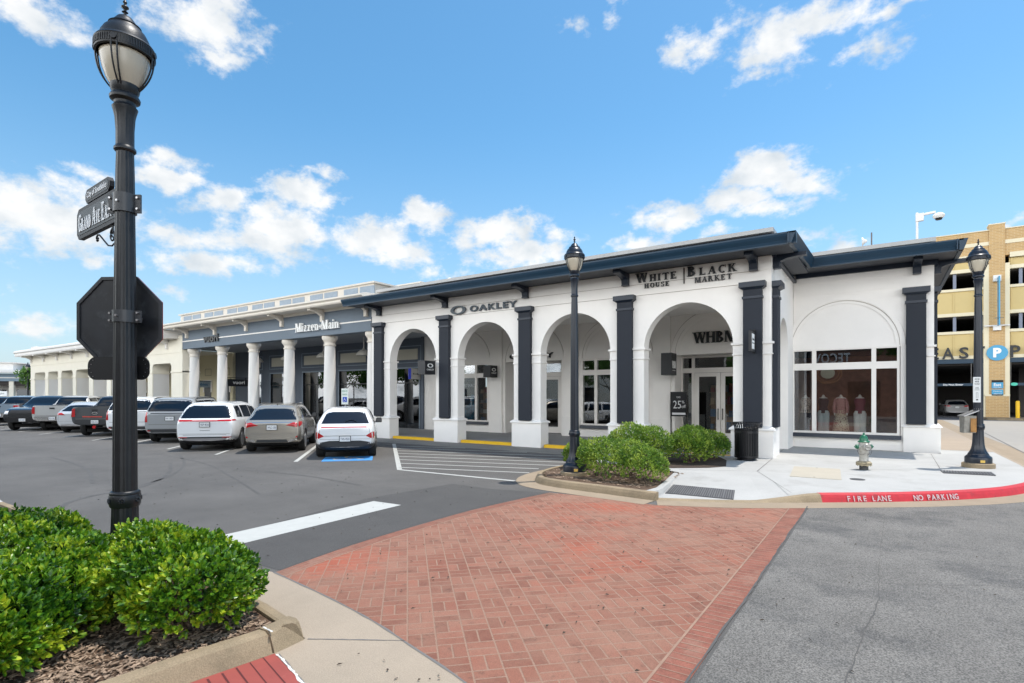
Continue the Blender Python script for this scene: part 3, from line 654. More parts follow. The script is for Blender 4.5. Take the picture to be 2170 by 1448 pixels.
# writing on the red kerb, one letter at a time round the curve
def kerb_text(txt, s0, h=.095):
    D = [0]
    for i in range(1, len(KL)): D.append(D[-1]+(KL[i]-KL[i-1]).length)
    mb = MB(); s = s0
    for ch in txt:
        if ch != ' ':
            i = max(j for j in range(len(D)-1) if D[j] <= s); t = (s-D[i])/(D[i+1]-D[i]); p = KL[i].lerp(KL[i+1], t); d = (KL[i+1]-KL[i]).normalized()
            g = text_mesh(ch, .135, .0015, .003, sx=.95); place(g, (p.x+d.y*.004, p.y-d.x*.004, .026), math.atan2(d.y, d.x), -radians(19)); g.v = [(a+d.y*.002, b-d.x*.002, c) for a, b, c in g.v]
            mb.join(g)
        s += .098 if ch != ' ' else .07
    return mb
D0 = sum((KL[i]-KL[i-1]).length for i in range(1, len(KL)) if KL[i].x <= -.30)
kt = kerb_text('FIRE LANE', D0); kt.join(kerb_text('NO PARKING', D0+1.27)); structure('kerb_lettering', kt, mat('kerb_white', (.50, .42, .42), .7, dirt=((.42, .05, .06), 22, .50, .8)))
# far-side gutter in front of the arcade and its yellow step
structure('arcade_gutter', MB().extr([(15.62,.006),(16.2,.02),(16.70,.05),(16.98,.05),(16.98,0),(15.62,0)], 'x', -70, -6.4), M['pangrey'])
gj = MB()
for x in [-17.54+3.1*i for i in range(-14, 4)]: gj.add([(x,16.72,.056),(x+.02,16.72,.056),(x+1.02,15.64,.012),(x+1.0,15.64,.012)], [(0,1,2,3)])
structure('gutter_seam', gj, M['joint'])
for x0, x1 in ((-17.75,-15.3), (-13.9,-11.45), (-10.05,-7.6), (-6.2,-3.7)):
    yk = MB(); xm = (x0+x1)/2
    for a_, b_ in ((x0, xm-.006), (xm+.006, x1)): yk.extr([(16.86,.04),(16.865,.145),(16.90,.158),(17.06,.158),(17.06,.04)], 'x', a_, b_)
    structure('yellow_kerb', yk, M['yellow'])
patch = MB().sheet(flat([(-5.44,3.5),(-5.60,4.6),(-5.68,6.0),(-5.68,7.2),(-5.54,8.6),(-5.44,9.28),(-6.6,9.0),(-7.7,9.05),(-7.9,6.9),(-7.3,3.4)], .0030)); structure('asphalt_patch', patch, mat('asphalt_patch', (.068, .064, .060), .85, var=.12, vscale=1.2, speck=.25, spscale=120, bump=.5, bscale=120))
tm = MB(); tmk = mat('tyre_mark', (.082, .078, .074), .85, var=.2, vscale=3)
for pts_, w_ in (([(-16.8,7.4),(-14.8,6.5),(-13.4,5.6),(-12.7,4.9),(-12.5,4.2),(-12.0,3.6),(-11.2,3.2)], .09), ([(-18.9,8.6),(-16.2,7.5),(-14.2,6.3),(-13.2,5.3),(-12.9,4.5)], .07), ([(-11.9,4.8),(-10.8,4.0),(-9.9,3.55)], .07), ([(-14.2,4.7),(-17.5,5.6),(-21.5,6.0)], .08), ([(-9.2,7.8),(-11.5,8.0),(-14,7.7)], .07), ([(-10.0,6.0),(-12.6,6.9),(-16.0,7.9),(-20,8.3)], .05)):
    ribbon(tm, smooth_curve([(*p, 0) for p in pts_], 8), w_, .0034)
structure('tyre_mark', tm, tmk)
# parking-lot markings
pm = MB(); H = Vector((-.738, .675)); R_ = Vector((.675, .738))
def pline(a, b, w=.1, z=.005): ribbon(pm, [a, b], w, z)
for x0 in (-17.9, -21.2, -24.75, -28.05, -31.4, -34.7, -38.0, -41.3, -44.6):
    pline((x0, 9.25), (x0+H.x*8.0, 9.25+H.y*8.0))
pline((-14.05,9.55), (-14.05+H.x*7.6, 9.55+H.y*7.6), .12)
pline((-10.28,10.0), (-16.1,15.35), .13)
pline((-10.3,10.02), (-6.8,10.14), .12)
for k in range(9):           # hatch bars, parallel to each other, between the oblique line and the planter
    t = .02+k*.118; a = Vector((-10.28,10.0)).lerp(Vector((-16.1,15.35)), t)
    pline((a.x+.05, a.y), (a.x+ (9.6 if t > .2 else 4.2+t*22), a.y+.35+ (9.6*.335 if t > .2 else (4.2+t*22)*.10)), .085) if False else None
for k in range(8):
    y0 = 10.35+k*.62; x0 = -10.28-(y0-10.0)*1.088
    L_ = [3.6, 4.1, 5.6, 6.6, 7.6, 8.6, 9.4, 8.2][k]
    d = Vector((.955, .296)); b = Vector((x0, y0))+d*L_
    if b.y > 15.55: b = Vector((x0, y0))+d*((15.55-y0)/d.y)
    pline((x0, y0), b, .085)
structure('stall_marking', pm, M['paint'])
sb = MB().sheet(flat([(-7.60,6.75),(-6.93,6.78),(-6.80,3.6),(-7.42,3.5)], .005)); ribbon(sb, [(-11.6,2.72),(-14,2.95),(-19,3.0)], .22, .005)
structure('stop_bar', sb, M['paint'])
bp_ = MB(); c = Vector((-13.42,10.92)); q = [c+H*a+R_*b for a, b in ((-.62,-.72),(-.62,.72),(.62,.72),(.62,-.72))]
bp_.sheet([(p.x, p.y, .006) for p in q]); structure('disabled_bay_panel', bp_, M['blue'])
def wheelchair(o, fx, fy, s, z=None, plane=None):
    """the access pictogram as flat strips; fx, fy = plane axes"""
    mb = MB(); O = Vector(o); X = Vector(fx); Y = Vector(fy); n = X.cross(Y).normalized()
    def strip(pts, w):
        P = [Vector(p) for p in pts]
        for i in range(len(P)-1):
            t = (P[i+1]-P[i]).normalized(); m_ = Vector((-t.y, t.x))*w/2
            a = [P[i]+m_-t*w*.3, P[i]-m_-t*w*.3, P[i+1]-m_+t*w*.3, P[i+1]+m_+t*w*.3]
            mb.add([O+X*p.x*s+Y*p.y*s+n*.0003*i for p in a], [(0,1,2,3)])
    strip([(-.08,.42),(-.05,.10),(.22,.08),(.33,-.22),(.42,-.18)], .075); strip([(-.06,.26),(.17,.24)], .06)
    strip([(-.14+.26*cos(radians(a)), -.08+.26*sin(radians(a))) for a in range(110, 345, 15)], .06)
    hd = [(-.08+.075*cos(2*pi*k/10), .50+.075*sin(2*pi*k/10)) for k in range(10)]; mb.add([O+X*p[0]*s+Y*p[1]*s for p in hd], [tuple(range(10))])
    return mb
structure('disabled_bay_symbol', wheelchair((c.x, c.y, .010), (R_.x, R_.y, 0), (H.x, H.y, 0), 1.05), M['paint'])
tr = MB()
for a, b, w in (((-13.0,6.9),(-16.5,8.4),.16),((-12.2,6.2),(-15.3,7.9),.14),((-11.0,4.9),(-12.6,5.4),.12),((-9.8,4.2),(-11.3,4.6),.10),((-16.5,8.5),(-19.5,8.9),.15)):
    pass
# far-side planter with kerb
PK = [(-3.36,9.62),(-3.42,10.6),(-3.78,12.45),(-4.55,12.75),(-5.5,13.3),(-6.35,13.4),(-6.75,12.7),(-6.78,11.6),(-6.62,10.75),(-6.2,10.12),(-5.7,9.9),(-5.2,9.82),(-4.3,9.72)]
pc = smooth_curve([(*p, 1) for p in PK[6:]]+[(-3.40,9.61,1)], 4)
structure('planter_kerb', kerb_run([V3((p.x, p.y, 1)) for p in pc], .155, .16, batter=.04), M['kerb'])
k2 = MB(); kerb_run([V3(p) for p in [(-3.47,9.74,1),(-3.42,10.2,1),(-3.52,10.9,1),(-3.78,12.4,1)]], .156, .16, k2, .03); structure('planter_kerb_side', k2, M['concrete'])
pn2 = MB(); C1 = [V3((p.x, p.y, 0)) for p in pc]; C2 = offset_curve(C1, .42)
pn2.add([q for a, b in zip(C1, C2) for q in ((a.x, a.y, .010), (b.x, b.y, .006))], [(2*i, 2*i+1, 2*i+3, 2*i+2) for i in range(len(C1)-1)])
structure('planter_gutter', pn2, M['tan'])
structure('planter_bed', MB().sheet(flat([(-3.6,9.72),(-3.62,10.7),(-3.95,12.4),(-4.6,12.6),(-5.5,13.15),(-6.3,13.25),(-6.6,12.7),(-6.62,11.6),(-6.45,10.85),(-6.05,10.28),(-5.2,9.98)], .135)), M['mulch'])
structure('planter_bed_rear', MB().sheet(flat([(-3.5,13.7),(-3.2,14.2),(-3.5,15.6),(-3.9,16.4),(-6.2,16.4),(-6.5,14.3),(-5.4,13.0),(-4.4,13.0)], .156)), M['soil'])
# cover plates and gratings set in the walk
def plate(name, poly, z, m, label, cat, extra=None):
    cx = sum(p[0] for p in poly)/len(poly); cy = sum(p[1] for p in poly)/len(poly)
    t = thing(name, (cx, cy, z), label, cat); MB().prism(poly, z-.02, z+.008).build('cover', m, t)
    if extra: extra(t)
    return t
def bolts(t):
    b = MB(); b.lathe([(.025,.159),(.025,.162)], -1.30, 15.10, 8); b.lathe([(.025,.159),(.025,.162)], -1.20, 13.36, 8); b.build('bolt', M['joint'], t)
plate('utility_cover', [(-1.8,15.17),(-.82,15.2),(-.69,13.27),(-1.66,13.24)], .152, mat('cover_cream', (.42, .375, .30), .8, var=.05), 'cream rectangular utility cover set flush in the sidewalk beside the hydrant', 'cover', bolts)
def slots(x0, x1, y0, y1, z, n):
    def f(t):
        b = MB()
        for i in range(n):
            x = x0+(x1-x0)*(i+.5)/n; b.box(x-.012, x+.012, y0+.04, y1-.04, z+.004, z+.016)
        b.build('bar', mat('grate_bar', (.11, .11, .115), .5), t)
    return f
g1 = thing('tactile_plate', (-2.85,10.6,.08), 'dark ribbed tactile plate on the dropped ramp beside the planter', 'tactile plate')
a0 = [(-3.42,10.25),(-2.22,10.42),(-2.36,11.2),(-3.52,11.05)]
def rz_(x, y): return .02+.13*max(0, min(1, (y-(9.78+(x+3.42)*.49))/2.3))
gm = MB(); gm.add([(x, y, rz_(x, y)+.006) for x, y in a0]+[(x, y, rz_(x, y)-.01) for x, y in a0], [(0,1,2,3),(4,5,1,0),(5,6,2,1),(6,7,3,2),(7,4,0,3)]); gm.build('pad', M['darkpad'], g1)
gb = MB()
for i in range(30):
    t = (i+.5)/30; p = V3(a0[0]).lerp(V3(a0[1]), t); q = V3(a0[3]).lerp(V3(a0[2]), t)
    p2 = p.lerp(q, .05); q2 = p.lerp(q, .95); ribbon(gb, [(p2.x, p2.y), (q2.x, q2.y)], .018*1.3, 0)
gb.v = [(x, y, rz_(x, y)+.011) for x, y, z in gb.v]; gb.build('rib', mat('grate_bar', (.13, .13, .135), .5), g1)
plate('drain_grate', [(1.14,16.25),(2.09,16.58),(2.07,15.85),(1.16,15.72)], .152, M['darkpad'], 'dark slotted drain grate in the sidewalk in front of the right street lamp', 'drain grate', slots(1.14, 2.09, 15.8, 16.3, .157, 18))
plate('valve_lid', [(-.42+.14*cos(a*pi/6), 13.55+.14*sin(a*pi/6)) for a in range(12)], .152, M['darkpad'], 'small round dark valve lid in the sidewalk in front of the hydrant', 'valve lid')
# ================================================================ WHITE AND NAVY ARCADE BUILDING
YF = 16.8; YI = 21.35; PITCH = 3.86
PX = [-18.48+PITCH*k for k in range(5)]        # pilaster centres
AX = [PX[k]+PITCH/2+.03 for k in range(4)]     # arch centres
AR = 1.35; SP = 3.42
WB = thing('arcade_building', (-8.8, 19, 0), 'white stucco arcade building with navy pilasters and a navy overhanging eave', 'building')
def arch_wall(mb, x0, x1, arches, z0, z1, ya, yb, seg=28):
    """wall between x0..x1 pierced by round arches (xc, r, spring, sill)"""
    x = x0
    for xc, r, sp, zb in arches:
        mb.box(x, xc-r, ya, yb, z0, z1)
        pts = [(xc-r*cos(pi*i/seg), sp+r*sin(pi*i/seg)) for i in range(seg+1)]
        for i in range(seg):
            (xa, za), (xb, zc) = pts[i], pts[i+1]
            mb.add([(xa,ya,za),(xb,ya,zc),(xb,ya,z1),(xa,ya,z1),(xa,yb,za),(xb,yb,zc),(xb,yb,z1),(xa,yb,z1)], [(0,1,2,3),(5,4,7,6),(0,4,5,1),(3,2,6,7)])
        x = xc+r
    mb.box(x, x1, ya, yb, z0, z1); return mb
def arch_band(mb, xc, r0, r1, sp, y, d, seg=32, legs=0):
    pts = []
    for i in range(seg+1):
        a = pi*i/seg; pts.append(((xc-r0*cos(a), sp+r0*sin(a)), (xc-r1*cos(a), sp+r1*sin(a))))
    for i in range(seg):
        (a, b), (c_, d_) = pts[i], pts[i+1]
        mb.add([(a[0],y-d,a[1]),(b[0],y-d,b[1]),(d_[0],y-d,d_[1]),(c_[0],y-d,c_[1]),(a[0],y,a[1]),(b[0],y,b[1]),(d_[0],y,d_[1]),(c_[0],y,c_[1])], [(0,1,2,3),(0,4,5,1),(1,5,6,2),(2,6,7,3),(3,7,4,0)])
    if legs: mb.box(xc-r1, xc-r0, y-d, y, sp-legs, sp); mb.box(xc+r0, xc+r1, y-d, y, sp-legs, sp)
    return mb
XL, XR = -19.02, -2.56
ZT = 5.90
w = MB(); arch_wall(w, XL, XR-.005, [(a, AR, SP, 0) for a in AX], 1.0, ZT, YF, YF+.42)
w.build('front_wall', M['white'], WB)
# horizontal reveals (two shallow bands)
b = MB(); b.box(XL, XR, YF-.022, YF, 5.49, ZT); b.build('frieze', M['white'], WB)
b = MB(); b.box(XL+.3, XR-.3, YF-.012, YF, 5.14, 5.155); b.build('string_course', M['white'], WB)
edges = [XL]+[v for a in AX for v in (a-AR, a+AR)]+[XR]
for i in range(0, len(edges), 2):
    pl = MB(); im = MB()
    x0, x1 = edges[i], edges[i+1]; k0 = 1 if i else 0
    pl.add([(x, y, z) for z, e in ((0,.05),(.93,.05),(.93,.10),(.98,.09),(1.04,0)) for x, y in ((x0-e*k0, YF-e-.02), (x1+e, YF-e-.02), (x1+e, YF+.42+e), (x0-e*k0, YF+.42+e))], [(4*r+q, 4*r+(q+1) % 4, 4*r+4+(q+1) % 4, 4*r+4+q) for r in range(4) for q in range(4)]+[(0,3,2,1),(16,17,18,19)])
    im.add([(x, y, z) for z, e in ((SP-.33,.001),(SP-.33,.03),(SP-.295,.03),(SP-.29,.008),(SP-.03,.008),(SP-.03,.055),(SP+.03,.055),(SP+.03,.001)) for x, y in ((x0-e*k0, YF-e), (x1+e, YF-e), (x1+e, YF+.42+e), (x0-e*k0, YF+.42+e))], [(4*r+q, 4*r+(q+1) % 4, 4*r+4+(q+1) % 4, 4*r+4+q) for r in range(7) for q in range(4)]+[(0,3,2,1),(28,29,30,31)])
    pl.build('plinth', M['white'], WB); im.build('impost', M['white'], WB)
for x in PX:
    p = MB(); p.box(x-.25, x+.25, YF-.16, YF-.003, 1.02, 4.98); p.build('pilaster', M['slate'], WB)
    q = MB(); q.box(x-.275, x+.275, YF-.185, YF, 4.68, 4.75); q.frustum(x-.27, x+.27, YF-.19, YF, 4.95, x-.33, x+.33, YF-.24, YF, 5.0); q.box(x-.35, x+.35, YF-.26, YF, 5.0, 5.15); q.build('capital', M['navy'], WB)
# eave: soffit, gutter, brackets.  Front run, return, wing run
OV = 1.2; YE = YF-OV; XE = -1.90
ze, zg = 5.83, 6.12           # gutter bottom / top, front run
WX1 = 1.94; YW = YI; YWE = YW-OV; we, wg = 6.09, 6.40
g = MB()
def gut(y, zb, zt): return [(y, zb+.03), (y-.02, zb+.10), (y-.08, zt-.10), (y-.10, zt-.04), (y-.10, zt), (y+.10, zt), (y+.10, zb), (y, zb)]
g.extr(gut(YE, ze, zg), 'x', -19.55, XE+.1); 
g.extr(gut(YWE, we, wg), 'x', XE-.08, WX1)
# return gutter, rising a little towards the wing
gx = XE
g.add([(gx,YE-.10,ze),(gx+.10,YE-.10,zg),(gx-.10,YE-.10,zg),(gx-.10,YE-.10,ze),(gx,YWE+.1,we),(gx+.10,YWE+.1,wg),(gx-.10,YWE+.1,wg),(gx-.10,YWE+.1,we)], [(0,1,2,3),(7,6,5,4),(0,4,5,1),(1,5,6,2),(2,6,7,3),(3,7,4,0)])
g.add([(WX1,YWE-.1,we),(WX1+.10,YWE-.1,wg),(WX1-.10,YWE-.1,wg),(WX1-.1,YWE-.1,we),(WX1,30,we),(WX1+.10,30,wg),(WX1-.10,30,wg),(WX1-.1,30,we)], [(0,1,2,3),(7,6,5,4),(0,4,5,1),(1,5,6,2),(2,6,7,3),(3,7,4,0)])
for x in (-1.98, 1.78): g.box(x, x+.03, (YE if x < 0 else YWE)-.115, (YE if x < 0 else YWE)+.0, (ze if x < 0 else we)+.02, (zg if x < 0 else wg)+.004)
g.build('gutter', M['navy2'], WB)
s = MB()
s.box(-19.55, XE-.1, YE+.1, YF+.02, ze+.04, ze+.10); s.box(XR-.02, XE-.1, YF+.02, YWE, ze+.10, ze+.16)
s.box(XE-.7, WX1-.1, YWE+.1, YW+.02, we+.04, we+.1); s.box(1.36, WX1-.1, YW+.02, 30, we+.04, we+.1)
s.build('soffit', M['soffit'], WB)
s = MB(); s.box(XL, XR, YF-.10, YF, ZT-.03, ze+.05); s.box(XL, XR, YF-.01, YF+.005, ZT-.01, ZT+.04); s.box(XR, XR+.10, YF+.005, YW-.002, ZT-.05, ze+.11); s.box(XR+.1, 1.37, YW-.10, YW, 5.98, we+.05); s.box(1.37, 1.45, YW-.1, 30, 5.98, we+.05)
s.build('frieze_board', M['navy'], WB)
def bracket(x, y, zt, axis='y'):
    m_ = MB(); w_ = .11
    prof = [(0, zt), (-.84, zt), (-.84, zt-.10), (-.60, zt-.11), (-.34, zt-.14), (-.18, zt-.20), (-.15, zt-.34), (-.18, zt-.36), (-.18, zt-.39), (0, zt-.39)]
    if axis == 'y': m_.extr([(y+a, z) for a, z in prof], 'x', x-w_, x+w_)
    else:
        n = len(prof); vs = [(x-a, y-w_, z) for a, z in prof]+[(x-a, y+w_, z) for a, z in prof]
        m_.add(vs, [tuple(range(n)), tuple(range(n, 2*n))[::-1]]+[(i, i+n, (i+1) % n+n, (i+1) % n) for i in range(n)])
    return m_
for x in PX: bracket(x+.02, YF-.005, ze+.035).build('bracket', M['navy'], WB)
bracket(XR+.005, YF+.30, ze+.09, 'x').build('bracket', M['navy'], WB)
bracket(.92, YW-.004, we+.035).build('bracket', M['navy'], WB)
bracket(1.37, YW+.3, we+.035, 'x').build('bracket', M['navy'], WB)
# low metal roof tier
r = MB(); r.box(-18.3, -2.62, 17.15, 30, 6.14, 6.60); r.build('roof_upstand', M['navy'], WB)
r = MB(); r.box(-19.0, -2.55, 17.0, 30, 6.60, 6.72); r.box(-3.0, 1.42, 21.7, 30, 6.80, 6.93); r.build('roof', M['roofmetal'], WB)
r = MB(); r.box(-3.1, 1.30, 21.85, 30, 6.41, 6.80); r.build('roof_upstand', M['navy'], WB)
r = MB()
r.add([(-19.55,YE+.1,zg-.01),(XE,YE+.1,zg-.01),(-2.6,17.15,6.3),(-18.5,17.15,6.3)], [(0,1,2,3)]); r.add([(XE,YE+.1,zg-.01),(XE,YWE,wg-.01),(-2.6,21.85,6.6),(-2.6,17.15,6.3)], [(0,1,2,3)])
r.add([(XE,YWE+.1,wg-.01),(WX1,YWE+.1,wg-.01),(1.3,21.85,6.6),(-2.6,21.85,6.6)], [(0,1,2,3)]); r.add([(WX1,YWE+.1,wg-.01),(WX1,30,wg-.01),(1.3,30,6.6),(1.3,21.85,6.6)], [(0,1,2,3)])
r.build('roof_apron', M['roofmetal'], WB)
# return wall between the front and the wing, with its arch niche and side pilaster
w = MB(); yc = (YF+YW)/2+.05; w.box(XR-.42, XR, YF+.43, yc-.912, 0, ZT-.04); w.box(XR-.42, XR, yc+.912, YW, 0, ZT-.04)
yc = (YF+YW)/2+.05; seg = 20; rr = .96
for i in range(seg):
    a0_, a1_ = pi*i/seg, pi*(i+1)/seg; ya_, za_ = yc-rr*cos(a0_)*.95, SP+rr*sin(a0_); yb_, zb_ = yc-rr*cos(a1_)*.95, SP+rr*sin(a1_)
    w.add([(XR,ya_,za_),(XR,yb_,zb_),(XR,yb_,ZT-.04),(XR,ya_,ZT-.04),(XR-.42,ya_,za_),(XR-.42,yb_,zb_),(XR-.42,yb_,ZT-.04),(XR-.42,ya_,ZT-.04)], [(0,1,2,3),(5,4,7,6),(0,4,5,1)])
w.build('return_wall', M['white'], WB)
p = MB(); p.box(XR+.003, XR+.14, YF+.10, YF+.58, 1.02, 4.98); p.build('pilaster', M['slate'], WB)
p = MB(); p.box(XR, XR+.165, YF+.075, YF+.605, 4.68, 4.75); p.box(XR, XR+.24, YF+.02, YF+.68, 5.0, 5.15); p.frustum(XR, XR+.15, YF+.09, YF+.6, 4.95, XR, XR+.22, YF+.03, YF+.66, 5.0); p.build('capital', M['navy'], WB)
# wing
w = MB(); w.box(XR+.005, -2.66, YW, YW+.3, .6, ZT+.2); w.box(.50, 1.35, YW, YW+.3, .6, ZT+.2); w.box(-2.66, .50, YW, YW+.3, 3.55, 6.11); w.box(XR, 1.35, YW, YW+.3, 0, .6); w.box(1.05, 1.35, YW+.3, 30, 0, 6.11)
w.build('wing_wall', M['white'], WB)
w = MB(); arch_band(w, -1.07, 1.56, 1.70, 3.56, YW, .05, legs=0); arch_band(w, -1.07, 1.44, 1.56, 3.56, YW, .025); w.build('arch_band', M['white'], WB)
MB().box(-2.77, .63, YW-.03, YW-.002, 3.50, 3.56).build('window_head', M['white'], WB)
MB().box(XR+.01, 1.35, YW-.02, YW-.002, 5.78, 6.0).build('frieze', M['white'], WB); MB().box(XR+.01, 1.35, YW-.012, YW-.001, 5.36, 5.375).build('string_course', M['white'], WB); MB().box(-2.5, .57, YW-.03, YW, .15, .36).build('skirting', M['white'], WB); MB().box(XR+.006, -2.62, YW-.07, YW, 0, 1.0).build('plinth', M['white'], WB)
w = MB(); w.box(.57, 1.42, YW-.08, YW+.5, 0, .93); w.frustum(.52, 1.47, YW-.13, YW+.5, .93, .61, 1.37, YW-.02, YW+.5, 1.04); w.box(1.42, 1.52, YW+.05, YW+.6, 0, .93); w.frustum(1.42, 1.57, YW+.0, YW+.65, .93, 1.42, 1.48, YW+.1, YW+.6, 1.04); w.build('plinth', M['white'], WB)
w = MB(); w.box(1.17, 1.41, YW-.06, YW+.4, 3.44, 3.50); w.box(1.17, 1.385, YW-.04, YW+.4, 3.14, 3.175); w.build('impost', M['white'], WB)
p = MB(); p.box(.64, 1.15, YW-.15, YW-.002, 1.02, 5.14); p.build('pilaster', M['slate'], WB)
p = MB(); p.box(.61, 1.18, YW-.175, YW, 4.82, 4.90); p.frustum(.62, 1.17, YW-.18, YW, 5.10, .56, 1.23, YW-.23, YW, 5.15); p.box(.54, 1.25, YW-.25, YW, 5.15, 5.31); p.build('capital', M['navy'], WB)
p = MB(); p.box(1.353, 1.44, YW+.12, YW+.6, 1.02, 5.14); p.build('pilaster', M['slate'], WB)
p = MB(); p.box(1.353, 1.53, YW+.02, YW+.7, 5.15, 5.31); p.box(1.353, 1.46, YW+.08, YW+.65, 4.82, 4.9); p.build('capital', M['navy'], WB)
# windows: frame pieces, glass, sill
def window(x0, x1, z0, z1, y, muls, zt=(2.80, 3.02), fw=.07, parent=WB, gl='glass', sill=True, mw=.13, depth=.10):
    f = MB(); Y0, Y1 = y-.02, y+depth
    f.box(x0-fw, x0, Y0, Y1, z0-fw, z1+fw); f.box(x1, x1+fw, Y0, Y1, z0-fw, z1+fw); f.box(x0, x1, Y0, Y1, z1, z1+fw); f.box(x0, x1, Y0, Y1, z0-fw, z0)
    f.box(x0, x1, Y0-.004, Y1, zt[0], zt[1])
    for m_ in muls: f.box(m_-mw/2, m_+mw/2, Y0-.008, Y1, z0, zt[0]); f.box(m_-mw/2, m_+mw/2, Y0-.008, Y1, zt[1], z1)
    fo = f.build('window', M['frame'], parent)
    g = MB(); xs = [x0]+list(muls)+[x1]
    for i in range(len(xs)-1): 
        a = xs[i]+(mw/2 if i else 0); b_ = xs[i+1]-(mw/2 if i < len(xs)-2 else 0)
        g.box(a, b_, y+.055, y+.061, z0, zt[0]); g.box(a, b_, y+.055, y+.061, zt[1], z1)
    g.v = [tuple(Vector(v)-root_loc(parent)) for v in g.v]
    g.build('pane', M[gl], fo, world=False)
    if sill:
        s_ = MB().frustum(x0-fw-.04, x1+fw+.04, y-.14, y, z0-fw-.13, x0-fw-.04, x1+fw+.04, y-.11, y, z0-fw-.003); s_.v = [tuple(Vector(v)-root_loc(parent)) for v in s_.v]; s_.build('sill', M['navy'], fo, world=False)
    return fo
window(-2.53, .41, .71, 3.46, YW, (-1.92, -.21), (2.80, 3.03))
# inner storefront wall of the arcade
IC = [-17.40, -13.34, -9.28, -5.22]; ZI = 5.55
w = MB(); w.box(-20.25, IC[0]-1.53, YI, YI+.3, 0, ZI); 
w.box(IC[0]+1.53, IC[1]-1.53, YI, YI+.3, 0, ZI); w.box(IC[1]+1.53, IC[2]-1.53, YI, YI+.3, 0, ZI); w.box(IC[2]+1.53, IC[3]-1.53, YI, YI+.3, 0, ZI); w.box(IC[3]+1.53, XR-.42, YI, YI+.3, 0, ZI)
for c_ in IC: w.box(c_-1.53, c_+1.53, YI, YI+.3, 3.52, ZI)
for c_ in (IC[0], IC[2]): w.box(c_-1.53, c_+1.53, YI, YI+.3, 0, .62)
for c_ in (IC[1], IC[3]): w.box(c_-1.53, c_+1.53, YI+.3, YI+1.3, 3.53, 3.6); w.box(c_-1.65, c_-1.53, YI+.3, YI+1.3, .0, 3.6); w.box(c_+1.53, c_+1.65, YI+.3, YI+1.3, 0, 3.6); 
w.build('inner_wall', M['white'], WB)
for c_ in IC:
    w = MB(); arch_band(w, c_, 1.50, 1.66, 3.52, YI, .05); arch_band(w, c_, 1.36, 1.50, 3.52, YI, .022); w.build('arch_band', M['white'], WB)
for a, b_ in ((-19.3, -18.95), (IC[0]+1.68, IC[1]-1.68), (IC[1]+1.68, IC[2]-1.68), (IC[2]+1.68, IC[3]-1.68), (IC[3]+1.68, XR-.5)):
    w = MB(); w.box(a, b_, YI-.09, YI+.01, 1.02, 5.1); w.box(a-.04, b_+.04, YI-.13, YI+.01, .0, 1.02); w.build('inner_pilaster', M['white'], WB)
for c_ in (IC[0], IC[2]): MB().box(c_-1.6, c_+1.6, YI-.03, YI-.001, .0, .42).build('skirting', M['white'], WB)
structure_ceiling = MB().box(-19.02, XR-.42, YF+.42, YI, 5.05, 5.1); structure_ceiling.build('arcade_ceiling', M['white'], WB)
for c_ in (IC[0], IC[2]): window(c_-1.46, c_+1.46, .72, 3.44, YI, (c_-.85, c_+.85) if c_ == IC[2] else (c_-.85, c_+.78), (2.81, 3.03), gl='glass')
def doorset(c_, y, lab):
    f = MB(); z0, z1 = .16, 3.52
    for x0, x1 in ((c_-1.53, c_-1.47), (c_-1.12, c_-1.0), (c_+1.0, c_+1.12), (c_+1.47, c_+1.53)): f.box(x0, x1, y-.02, y+.08, z0, z1)
    f.box(c_-1.53, c_+1.53, y-.026, y+.08, 2.84, 3.03); f.box(c_-1.53, c_+1.53, y-.026, y+.08, 3.44, 3.52); f.box(c_-1.53, c_-1.0, y-.024, y+.08, .155, .30); f.box(c_+1.0, c_+1.53, y-.024, y+.08, .155, .30)
    fo = f.build('door_frame', M['frame'], WB)
    g = MB()
    for x0, x1, a, b_ in ((c_-1.47, c_-1.12, .30, 2.84), (c_+1.12, c_+1.47, .30, 2.84), (c_-1.47, c_-1.12, 3.03, 3.44), (c_-1.0, c_+1.0, 3.03, 3.44), (c_+1.12, c_+1.47, 3.03, 3.44)): g.box(x0, x1, y+.03, y+.036, a, b_)
    g.v = [tuple(Vector(v)-root_loc(WB)) for v in g.v]; g.build('pane', M['glass'], fo, world=False)
    for sg in (-1, 1):
        d = MB(); x0, x1 = (c_-.995, c_-.008) if sg < 0 else (c_+.008, c_+.995)
        d.box(x0, x0+.16, y-.01, y+.04, .18, 2.83); d.box(x1-.16, x1, y-.01, y+.04, .18, 2.83); d.box(x0+.16, x1-.16, y-.01, y+.04, 2.68, 2.83); d.box(x0+.16, x1-.16, y-.01, y+.04, .18, .46)
        do = d.build('door', M['frame'], WB)
        g = MB().box(x0+.16, x1-.16, y+.012, y+.018, .46, 2.68); g.v = [tuple(Vector(v)-root_loc(WB)) for v in g.v]; g.build('pane', M['glass'], do, world=False)
        h = MB(); hx = c_+sg*.085; h.tube([(hx, y-.075, .98), (hx, y-.075, 1.42)], .016); h.tube([(hx, y-.075, 1.03), (hx, y, 1.03)], .012); h.tube([(hx, y-.075, 1.37), (hx, y, 1.37)], .012)
        h.v = [tuple(Vector(v)-root_loc(WB)) for v in h.v]; h.build('handle', M['blackg'], do, world=False)
    t = MB().box(c_-1.0, c_+1.0, y-.04, y+.06, .152, .178); t.build('threshold', M['navy'], WB)
doorset(IC[1], YI+.93, ''); doorset(IC[3], YI+.93, '')
